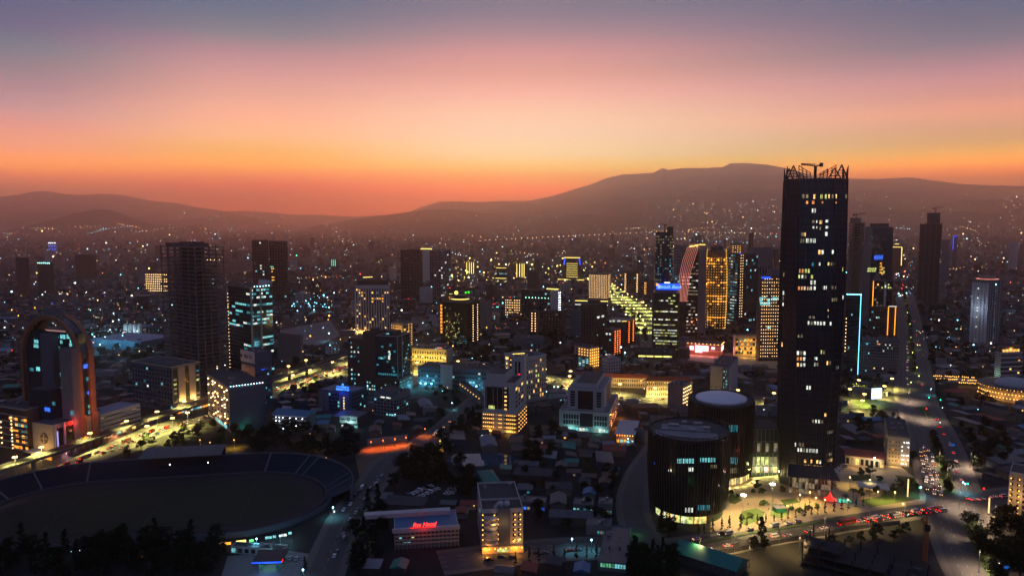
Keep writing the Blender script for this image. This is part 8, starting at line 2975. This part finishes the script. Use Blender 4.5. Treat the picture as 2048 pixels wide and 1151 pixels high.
# ------------------------------------------------------------------ people on the plaza
def person_mesh():
    V = [(0, 0, .95), (0, 0, 1.2), (0, 0, 1.42), (0, 0, 1.52), (0, .02, 1.66), (.1, 0, .92), (.12, .06, .5), (.12, -.02, .08), (.12, .14, .04), (-.1, 0, .92), (-.12, -.05, .5), (-.12, -.14, .08), (-.12, .02, .04),
         (.19, 0, 1.4), (.25, -.03, 1.14), (.25, .08, .9), (.25, .12, .8), (-.19, 0, 1.4), (-.25, .04, 1.14), (-.24, .16, .92), (-.24, .2, .82)]
    E = [(0, 1), (1, 2), (2, 3), (3, 4), (0, 5), (5, 6), (6, 7), (7, 8), (0, 9), (9, 10), (10, 11), (11, 12), (2, 13), (13, 14), (14, 15), (15, 16), (2, 17), (17, 18), (18, 19), (19, 20)]
    R_2 = [.15, .14, .16, .06, .11, .1, .07, .05, .04, .1, .07, .05, .04, .07, .05, .04, .04, .07, .05, .04, .04]
    me = bpy.data.meshes.new('person')
    me.from_pydata(V, E, [])
    o = bpy.data.objects.new('person_base', me)
    COL.objects.link(o)
    o.modifiers.new('skin', 'SKIN')
    for k, v in enumerate(me.skin_vertices[0].data):
        v.radius = (R_2[k] * 1.0, R_2[k] * (.75 if k < 3 else 1.0))
    me.skin_vertices[0].data[0].use_root = True
    o.modifiers.new('sub', 'SUBSURF').levels = 1
    r = bpy.data.meshes.new_from_object(o.evaluated_get(bpy.context.evaluated_depsgraph_get()))
    bpy.data.objects.remove(o)
    return r


PM = person_mesh()
hair = MB().mat(mat('hair_black', (.01, .01, .01), .8)).ball((0, 0, 1.71), .12, 8, 5).mesh('hair')
for k, (x, y, c, w) in enumerate(((1520, 1012, (.03, .03, .04), 'dark clothes'), (1537, 1020, (.05, .04, .08), 'dark blue clothes'), (1524, 1026, (.3, .28, .25), 'pale clothes'), (1546, 1002, (.04, .04, .04), 'black clothes'), (1585, 1012, (.25, .05, .04), 'red top'), (1496, 1010, (.03, .05, .03), 'green clothes'),
                              (1570, 1044, (.05, .05, .06), 'grey clothes'), (1645, 1010, (.3, .3, .3), 'white shirt'), (1790, 962, (.04, .04, .05), 'dark coat'), (1465, 1066, (.06, .05, .05), 'brown coat'))):
    me = PM.copy()
    me.materials.clear()
    me.materials.append(mat('cloth_%s' % w.replace(' ', '_'), c, .9))
    o = tag(put('person', me, None, gp(x, y, .24), rnd.uniform(0, 6)), 'person in %s walking on the lit plaza, %s' % (w, ('on the paved walk', 'by the oval lawn', 'beside the oval lawn edge', 'before the glass link', 'near the kiosk', 'near the stair of the round hall', 'at the plaza gate', 'before the fountain', 'near the pavilion', 'at the street edge')[k]), 'person')
    put('hair', hair, o)

# ------------------------------------------------------------------ mid-rise blocks filling the districts
FOOT = []
for o in list(COL.objects):
    if o.parent is None and 'category' in o and o['category'] in ('building', 'tower', 'hotel', 'hall', 'skyscraper', 'warehouse', 'shed', 'restaurant', 'station', 'stadium'):
        ch = [c for c in o.children if c.type == 'MESH']
        r = max([max(c.dimensions.x, c.dimensions.y) for c in ch] + [12]) * .62
        ctr = o.location.copy()
        bb_ = [o.matrix_basis @ (c.matrix_basis @ Vector(v)) for c in ch for v in (c.bound_box[0], c.bound_box[6])]
        if bb_:
            ctr = Vector(((min(v.x for v in bb_) + max(v.x for v in bb_)) / 2, (min(v.y for v in bb_) + max(v.y for v in bb_)) / 2, 0))
            r = max(6, max(max(v.x for v in bb_) - min(v.x for v in bb_), max(v.y for v in bb_) - min(v.y for v in bb_)) * .5)
        FOOT.append((ctr, r, o['label'], o))
NAMED = [(f[0], f[2]) for f in FOOT]
GR_ROADS = [RA, RB, RC, RD, RE, RF, RG]
_S = []
for r in GR_ROADS:
    k = 0.0
    while k < r.len:
        p, _ = r.at(k)
        _S.append((p.x, p.y, r.w / 2 + 4))
        k += 9
_S = np.array(_S)
_F = np.array([(f[0].x, f[0].y, f[1]) for f in FOOT])


def clear(p, m):
    if (np.hypot(_S[:, 0] - p.x, _S[:, 1] - p.y) < _S[:, 2] + m).any():
        return False
    return not (np.hypot(_F[:, 0] - p.x, _F[:, 1] - p.y) < _F[:, 2] + m).any()


KEEP = [[gp(*p) for p in pol] for pol in ([(1420, 1072), (1424, 975), (1500, 950), (1690, 930), (1800, 925), (1855, 990), (1700, 1032)], [(430, 1160), (455, 1095), (660, 1095), (640, 1160)], [(880, 940), (880, 900), (1040, 900), (1040, 940)], [(560, 700), (560, 640), (690, 640), (690, 700)], [(700, 965), (720, 885), (850, 875), (850, 900)],
                                          [(820, 780), (828, 730), (960, 735), (930, 760)], [(1370, 730), (1372, 690), (1564, 716), (1562, 740)], [(800, 1010), (820, 960), (915, 965), (910, 1000)], [(1640, 1160), (1640, 1075), (1860, 1050), (1870, 1160)])]
PLACED = []


def spot_ok(p, m, gap):
    if not clear(p, m) or any(inside(p, k) for k in KEEP):
        return False
    return not any((p - c).length < r + m + gap for c, r in PLACED)


HIDE = [(1303, 570, 1370, 712), (1308, 455, 1345, 580), (1355, 470, 1460, 700), (1510, 545, 1700, 980), (1240, 620, 1300, 700), (1210, 575, 1310, 650), (905, 590, 958, 690), (455, 575, 550, 745), (1115, 505, 1170, 560), (1170, 540, 1222, 610), (680, 565, 780, 665), (1600, 480, 1820, 745), (1795, 560, 1850, 800)]


def shields(p, h):
    """True where a new block would stand in front of something the photo shows"""
    x, y = proj((p.x, p.y, 0))
    x2, y2 = proj((p.x, p.y, h))
    for a, b_, c, d in HIDE:
        if a - 12 < x < c + 12 and y > d - 4 and y2 < d - 6:
            return True
    return False


q = random.Random(21)
USED = {}


def uniq(lb, o):
    USED.setdefault(lb, []).append(o)


def settle_labels():
    # look-alikes are told apart by counting them from the west
    for lb, os_ in USED.items():
        os_.sort(key=lambda o: proj(o.location)[0])
        for k, o in enumerate(os_):
            o['label'] = lb if len(os_) == 1 else lb + ', ' + nth(k) + ' from the west'


SHORT = {}
for i, (p, lb) in enumerate(NAMED):
    w = lb.split(',')[0].split(' with ')[0].split(' beside ')[0].split(' behind ')[0].split(' of ')[0].split(' whose ')[0].split(' lit ')[0].split(' in ')[0].split(' on ')[0].split(' under ')[0].split(' among ')[0].split(' by ')[0].split(' inside ')[0]
    SHORT[i] = ' '.join(w.split()[:6])
WALLS = [('grey', CONC), ('brown', BROWN), ('pale', WHITE), ('cream', CREAM), ('dark', DARK), ('blue grey', BLUEW), ('raw concrete', CONC_D)]
n_mid = 0
for band, cnt, hr, sz in (((30, 512, 2020, 560), 44, (16, 52), (16, 30)), ((200, 555, 1290, 640), 34, (12, 34), (14, 26)), ((1820, 560, 2048, 680), 12, (8, 22), (12, 22)), ((300, 474, 2040, 515), 46, (22, 62), (18, 36)), ((560, 640, 1280, 760), 16, (8, 18), (12, 20)), ((1560, 515, 1830, 620), 10, (14, 40), (16, 26)), ((1240, 520, 1560, 620), 16, (14, 38), (16, 26))):
    got = 0
    for _ in range(cnt * 30):
        if got >= cnt:
            break
        x, y = q.uniform(band[0], band[2]), q.uniform(band[1], band[3])
        p = gp(x, y)
        w, d, h = q.uniform(*sz), q.uniform(*sz) * .8, q.uniform(*hr)
        if not spot_ok(p, max(w, d) * .7, 5) or shields(p, h):
            continue
        got += 1
        PLACED.append((p, max(w, d) * .7))
        cn, m = q.choice(WALLS)
        j = min(range(len(NAMED)), key=lambda k: (NAMED[k][0] - p).length)
        rel = 'beyond' if p.y > NAMED[j][0].y + 30 else 'west of' if p.x < NAMED[j][0].x else 'east of'
        lit_n = q.choice((0, 0, 2, 4, 7))
        lb = ('%s %s block %s %s the %s' % (cn, 'tall' if h > 34 else 'low' if h < 16 else 'mid-rise', 'unlit' if lit_n == 0 else 'sparsely lit' if lit_n < 5 else 'lit', rel, SHORT[j]))
        a = q.choice((0, .3, -.3, .6, 1.1))
        rt = thing('apartment_building', lb, 'building', p, a, 'mid-rise blocks of the hazy districts')
        uniq(lb, rt)
        MB().mat(m).box(-w / 2, w / 2, -d / 2, d / 2, 0, h).build('wall', None, rt)
        rb_ = MB().mat(q.choice((ROOF, ROOF, ROOF_L, TIN))).box(-w / 2 - .3, w / 2 + .3, -d / 2 - .3, d / 2 + .3, h + .01, h + .7)
        if q.random() < .6:
            rb_.mat(m).box(-w * .2, w * .15, -d * .2, d * .25, h + .71, h + 4)
        rb_.build('roof', None, rt)
        wb = MB().mat(GLASS)
        nf = int(h / 3.4)
        nc = max(3, int(w / 3.6))
        strip = q.random() < .4
        for r in range(nf):
            z = 1.8 + r * 3.4
            for sgn, half, L_ in ((-1, d / 2, w), (1, w / 2, d)):
                if strip:
                    cells = [(0, L_ * .86)]
                else:
                    cells = [(-L_ / 2 + L_ * (c + .5) / nc, L_ / nc * .5) for c in range(nc)]
                for t_, ww in cells:
                    if sgn < 0:
                        wb.box(t_ - ww / 2, t_ + ww / 2, -half - .05, -half + .1, z - .8, z + .8)
                    else:
                        for s2 in (-1, 1):
                            wb.box(s2 * half - .1 if s2 > 0 else -half - .05, half + .05 if s2 > 0 else -half + .1, t_ - ww / 2, t_ + ww / 2, z - .8, z + .8)
        wb.build('window_bank', None, rt, kind='stuff')
        k_ = max(1.0, p.y / 1500)
        for _k in range(lit_n):
            mm = q.choice((G_WARM, G_CYAN, G_WHITE, G_GOLD, G_DIM, G_LIME))
            put('window', pane(mm), rt, (q.uniform(-.42, .42) * w, -d / 2 - .1, 1.8 + 3.4 * q.randrange(max(1, nf))), None, (1.9 * k_ ** .5, .15, 1.7 * k_ ** .5))
        if q.random() < .22:
            put('roof_lamp', bulb_mesh(q.choice((B_WHITE, B_CYAN, B_RED, B_GOLD))), rt, (q.uniform(-.4, .4) * w, -d / 2, h + 1), None, (.8 + p.y * .0005,) * 3)

# ------------------------------------------------------------------ small houses and sheds
HW = [('grey', (.1, .1, .1)), ('cream', (.2, .17, .13)), ('brown', (.08, .055, .045)), ('blue', (.06, .08, .11)), ('white', (.26, .26, .26))]
ROOFS = [('tin', TIN), ('rusty', mat('rusty_tin', (.16, .09, .06), .8, noise=(.2, (.1, .07, .06), .35))), ('tiled', TIN_R), ('blue', TIN_B), ('green', TIN_G), ('pale', ROOF_L), ('flat', ROOF)]
HM = {}


def house_mesh(k):
    w, d, h = (9, 7, 3.2) if k % 3 == 0 else (16, 9, 4.2) if k % 3 == 1 else (24, 11, 5.0)
    b1 = MB().box(-w / 2, w / 2, -d / 2, d / 2, 0, h)
    if k % 2:
        b2 = MB().add([(-w / 2 - .5, -d / 2 - .5, h + .01), (w / 2 + .5, -d / 2 - .5, h + .01), (w / 2 + .5, d / 2 + .5, h + .01), (-w / 2 - .5, d / 2 + .5, h + .01), (-w / 2 - .5, 0, h + d * .22), (w / 2 + .5, 0, h + d * .22)], [(0, 1, 5, 4), (2, 3, 4, 5), (0, 4, 3), (1, 2, 5), (3, 2, 1, 0)])
    else:
        b2 = MB().add([(-w / 2 - .5, -d / 2 - .5, h + .01), (w / 2 + .5, -d / 2 - .5, h + .01), (w / 2 + .5, d / 2 + .5, h + 1.2), (-w / 2 - .5, d / 2 + .5, h + 1.2), (-w / 2 - .5, -d / 2 - .5, h + .2), (w / 2 + .5, -d / 2 - .5, h + .2), (w / 2 + .5, d / 2 + .5, h + 1.4), (-w / 2 - .5, d / 2 + .5, h + 1.4)], [(3, 2, 1, 0), (4, 5, 6, 7), (0, 1, 5, 4), (1, 2, 6, 5), (2, 3, 7, 6), (3, 0, 4, 7)])
    return b1, b2, w, d, h


for k in range(6):
    for wn, wc in HW:
        b1, b2, w, d, h = house_mesh(k)
        HM[k, wn] = (b1.mesh('house_wall', mat('wall_' + wn, wc, .9, noise=(.4, tuple(v * .7 for v in wc), .3))), w, d, h)
    for rn, rm in ROOFS:
        HM[k, 'r' + rn] = house_mesh(k)[1].mesh('house_roof', rm)


def houses(n, box, where, group, pol=None, lit=.25, rot=0.0, gap=1.5):
    got = 0
    pol = [gp(*p) for p in pol] if pol else None
    for _ in range(n * 40):
        if got >= n:
            break
        p = gp(q.uniform(box[0], box[2]), q.uniform(box[1], box[3]))
        if pol and not inside(p, pol):
            continue
        k = q.randrange(6)
        wn, _c = q.choice(HW)
        rn, _r = q.choices(ROOFS, (5, 3, 2, 1.2, .8, 2, 2))[0]
        me, w, d, h = HM[k, wn]
        r = max(w, d) * .5
        if not spot_ok(p, r, gap):
            continue
        PLACED.append((p, r))
        got += 1
        o = thing('house' if w < 20 else 'shed', '', 'house' if w < 20 else 'shed', p, rot + q.choice((0, PI / 2)) + q.uniform(-.08, .08), group)
        key = ('%s roofed %s %s' % (rn, 'house' if w < 12 else 'long house' if w < 20 else 'shed', where))
        uniq(key, o)
        put('wall', me, o)
        put('roof', HM[k, 'r' + rn], o)
        for s_ in range(2 if w > 10 else 1):
            if q.random() < lit:
                put('window', pane(q.choice((G_CYAN, G_WARM, G_TEAL, G_WHITE, G_GOLD, G_DIM))), o, (q.uniform(-.35, .35) * w, -d / 2 - .04, 1.7), None, (1.6, .12, 1.2))
        if q.random() < .10:
            put('wall_lamp', bulb_mesh(q.choice((B_CYAN, B_WARM, B_GOLD))), o, (w * .4, -d / 2 - .3, h - .3), None, (.5,) * 3)
    return got


houses(26, (1000, 900, 1300, 1090), 'between white hotel and round hall', 'roofs by the white hotel', None, .25, -.1)
houses(14, (960, 1115, 1300, 1151), 'along the bottom edge', 'roofs of the bottom edge', None, .3, -.1)
houses(16, (660, 1000, 940, 1151), 'around the red neon hotel', 'roofs by the red neon hotel', None, .2, -.1)
houses(26, (1905, 815, 2060, 960), 'east of the avenue', 'roofs east of the avenue', None, .15, .3)
houses(20, (880, 860, 1240, 905), 'behind the vacant lot', 'roofs behind the vacant lot', None, .2, .1)
houses(18, (1100, 790, 1340, 905), 'on dark plots before the lit row', 'roofs before the lit row', None, .1, .1)
houses(30, (550, 760, 980, 870), 'between boulevard and orange wall', 'roofs near the orange wall', None, .3, .2)
houses(36, (0, 640, 330, 830), 'west of the boulevard', 'roofs west of the boulevard', None, .3, .3)
houses(16, (1690, 840, 1780, 920), 'behind the plaza shops', 'roofs behind the plaza shops', None, .2, .1)
houses(40, (560, 640, 1300, 790), 'in the central blocks', 'roofs of the central blocks', None, .3, .2)
houses(14, (1370, 720, 1560, 790), 'between pink podium and halls', 'roofs below the pink podium', None, .3, .1)
houses(22, (1830, 600, 2060, 800), 'on the slope across the avenue', 'roofs across the avenue', None, .25, .3)
settle_labels()

# ------------------------------------------------------------------ what nobody could count: far roofs, tree cover, lights
q = random.Random(99)
vs, fs, cols = [], [], []
RC_ = [(.05, .05, .055), (.08, .075, .075), (.13, .125, .13), (.03, .03, .035), (.07, .04, .03), (.03, .05, .075), (.1, .085, .07), (.18, .18, .2)]
PL = np.array([(c.x, c.y, r) for c, r in PLACED])


def field(n, ylo, yhi, pw=1.0):
    got = 0
    while got < n:
        x = q.uniform(-30, 2080)
        y = ylo + (yhi - ylo) * q.random() ** pw
        p = land_at(x, y)
        if p is None:
            continue
        if p.y < 1700 and (not clear(p, 7) or any(inside(p, k) for k in KEEP) or (np.hypot(PL[:, 0] - p.x, PL[:, 1] - p.y) < PL[:, 2] + 7).any()):
            got += .3
            continue
        got += 1
        yield p


def scatter_roofs(n, ylo, yhi, pw):
    for p in field(n, ylo, yhi, pw):
        far = p.y / 1500
        w, d, h = q.uniform(6, 13) * max(1, far ** .35), q.uniform(6, 11) * max(1, far ** .35), q.choice((3, 3.5, 4, 6, 7, 9, 13 if far > 1 else 5)) * max(1, far ** .25)
        a = q.uniform(0, PI)
        ux, uy = math.cos(a), math.sin(a)
        o = len(vs)
        zb = p.z - 4
        for z in (zb, p.z + h):
            for sx, sy in ((-1, -1), (1, -1), (1, 1), (-1, 1)):
                vs.append((p.x + (sx * ux * w - sy * uy * d) / 2, p.y + (sx * uy * w + sy * ux * d) / 2, z))
        wc = q.choice(RC_)
        rc = q.choice(RC_)
        fs.extend([(o + 4, o + 5, o + 6, o + 7)] + [(o + i, o + (i + 1) % 4, o + 4 + (i + 1) % 4, o + 4 + i) for i in range(4)])
        cols.extend([rc] + [wc] * 4)


scatter_roofs(5200, 470, 640, .8)
scatter_roofs(4200, 452, 500, 1)
scatter_roofs(1500, 600, 830, 1)
me = MB().add(vs, fs).mesh('rooftops', attr_mat('roof_tints', .85))
tint(me, cols)
put('rooftops', me, None, kind='stuff')

tv = MB().mat(LEAF)
for p in list(field(1500, 472, 800, .9)):
    sc = q.uniform(.8, 1.5) * max(1, (p.y / 1500) ** .6)
    for k in range(9):
        c = Vector((p.x + q.gauss(0, 2.2) * sc, p.y + q.gauss(0, 2.2) * sc, p.z + (3 + q.uniform(-2, 3.5)) * sc))
        r = q.uniform(1.2, 2.3) * sc
        e1 = Vector((q.gauss(0, 1), q.gauss(0, 1), q.gauss(0, 1))).normalized() * r
        e2 = e1.cross(Vector((q.gauss(0, 1), q.gauss(0, 1), q.gauss(0, 1)))).normalized() * r
        e3 = e1.cross(e2).normalized() * r * .7
        tv.add([c + e1, c + e2, c - e1, c - e2, c + e3, c - e3], [(0, 1, 4), (1, 2, 4), (2, 3, 4), (3, 0, 4), (1, 0, 5), (2, 1, 5), (3, 2, 5), (0, 3, 5)])
tv.build('undergrowth', None, None, kind='stuff')

lv, lf, lc = [], [], []
LCOL = [((200, 240, 255), 4), ((120, 225, 255), 4), ((255, 205, 130), 4), ((255, 170, 70), 2.5), ((255, 240, 210), 3), ((255, 110, 50), .8), ((255, 60, 40), .35), ((60, 120, 255), .35), ((90, 255, 190), .5)]


def light_dot(x, y, c, s_, st, h=None):
    p = land_at(x, y)
    if p is None:
        return
    D = p.length
    r = s_ * D / F
    z = p.z + (h if h is not None else q.uniform(3, 9)) + r
    o = len(lv)
    lv.extend([(p.x + r, p.y, z), (p.x, p.y + r, z), (p.x - r, p.y, z), (p.x, p.y - r, z), (p.x, p.y, z + r), (p.x, p.y, z - r)])
    lf.extend([(o, o + 1, o + 4), (o + 1, o + 2, o + 4), (o + 2, o + 3, o + 4), (o + 3, o, o + 4), (o + 1, o, o + 5), (o + 2, o + 1, o + 5), (o + 3, o + 2, o + 5), (o, o + 3, o + 5)])
    k = lin(c)
    lc.extend([tuple(v * st for v in k)] * 8)


def dots(n, x0, y0, x1, y1, big=.12, cols=LCOL, s=(.5, .95), st=(1.5, 6)):
    for _ in range(n):
        c = q.choices([a for a, _b in cols], [b for _a, b in cols])[0]
        b_ = q.random() < big
        light_dot(q.uniform(x0, x1), y0 + (y1 - y0) * q.random(), c, q.uniform(*s) * (1.7 if b_ else 1), q.uniform(*st) * (2.2 if b_ else 1) * q.random() ** .7)


dots(230, -10, 452, 700, 520, .08, s=(.4, .8))
dots(210, -10, 500, 700, 600, .14)
dots(170, -10, 590, 330, 720, .2)
dots(160, 330, 425, 720, 470, .06, s=(.4, .7))
dots(280, 650, 430, 1320, 520, .07, [((255, 190, 120), 4), ((255, 225, 190), 3), ((160, 230, 255), 1.5)], (.4, .75))
dots(330, 1290, 400, 1570, 480, .08, s=(.4, .8))
dots(300, 1690, 385, 2050, 530, .07, [((255, 210, 150), 4), ((255, 240, 220), 4), ((160, 230, 255), 1.5)], (.4, .75))
dots(150, 890, 520, 1190, 570, .3, [((255, 235, 120), 5), ((255, 200, 110), 3), ((210, 255, 220), 1.5)], (.6, 1.1), (2, 6))
dots(170, 700, 530, 1300, 660, .15)
dots(60, 985, 600, 1060, 640, .3, [((255, 60, 40), 3), ((120, 240, 220), 3), ((255, 200, 140), 2)])
dots(60, 1790, 520, 1830, 600, .25, [((255, 60, 40), 2), ((255, 220, 180), 3), ((160, 230, 255), 2)])
dots(110, 1830, 520, 2050, 720, .15)
dots(90, 550, 640, 1000, 730, .2)
dots(100, 1230, 500, 1560, 620, .15)
dots(200, 240, 560, 1320, 720, .12)
dots(110, 620, 470, 1300, 560, .1)
dots(40, 580, 595, 665, 625, .4, [((120, 225, 255), 1)])
dots(60, 180, 664, 300, 700, .3, [((120, 225, 255), 3), ((220, 250, 255), 2)])
for k in range(64):      # lamps strung along far streets
    x, y = q.uniform(0, 2048), 452 + 130 * q.random() ** 1.6
    if 700 < x < 1250 and y < 500:
        continue
    dx, dy = q.uniform(3, 9) * q.choice((-1, 1)), q.uniform(-1.3, 1.3)
    c = q.choice(((255, 205, 130), (255, 225, 170), (200, 240, 255), (130, 225, 255), (255, 180, 90)))
    for j in range(q.randrange(4, 13)):
        light_dot(x + j * dx + q.uniform(-1, 1), y + j * dy + q.uniform(-.5, .5), c, q.uniform(.45, .8), q.uniform(2, 7))
for k in range(58):      # far ring road
    x = 960 + k * 10.4 + q.uniform(-1.5, 1.5)
    light_dot(x, float(np.interp(x, [960, 1060, 1200, 1330, 1560], [484, 478, 471, 464, 470])), (255, 215, 160), .75, 5, 9)
for x, y in ((102, 1122), (106, 1121), (143, 1114), (160, 1112), (173, 1111), (182, 1117), (196, 1112), (222, 1110), (232, 1106), (372, 1108), (380, 1103), (388, 1112), (395, 1105), (10, 1133), (284, 1124)):
    light_dot(x, y, q.choice(((200, 240, 255), (150, 230, 240), (255, 150, 70))), .8, 2.5, 3)
for k in range(46):
    light_dot(q.uniform(-10, 2048), q.uniform(640, 860), q.choice(((120, 225, 255), (255, 190, 100), (230, 245, 255))), .9, 5)
me = MB().add(lv, lf).mesh('city_lights', attr_mat('light_tints', .8, 1.0))
tint(me, lc)
put('city_lights', me, None, kind='stuff')
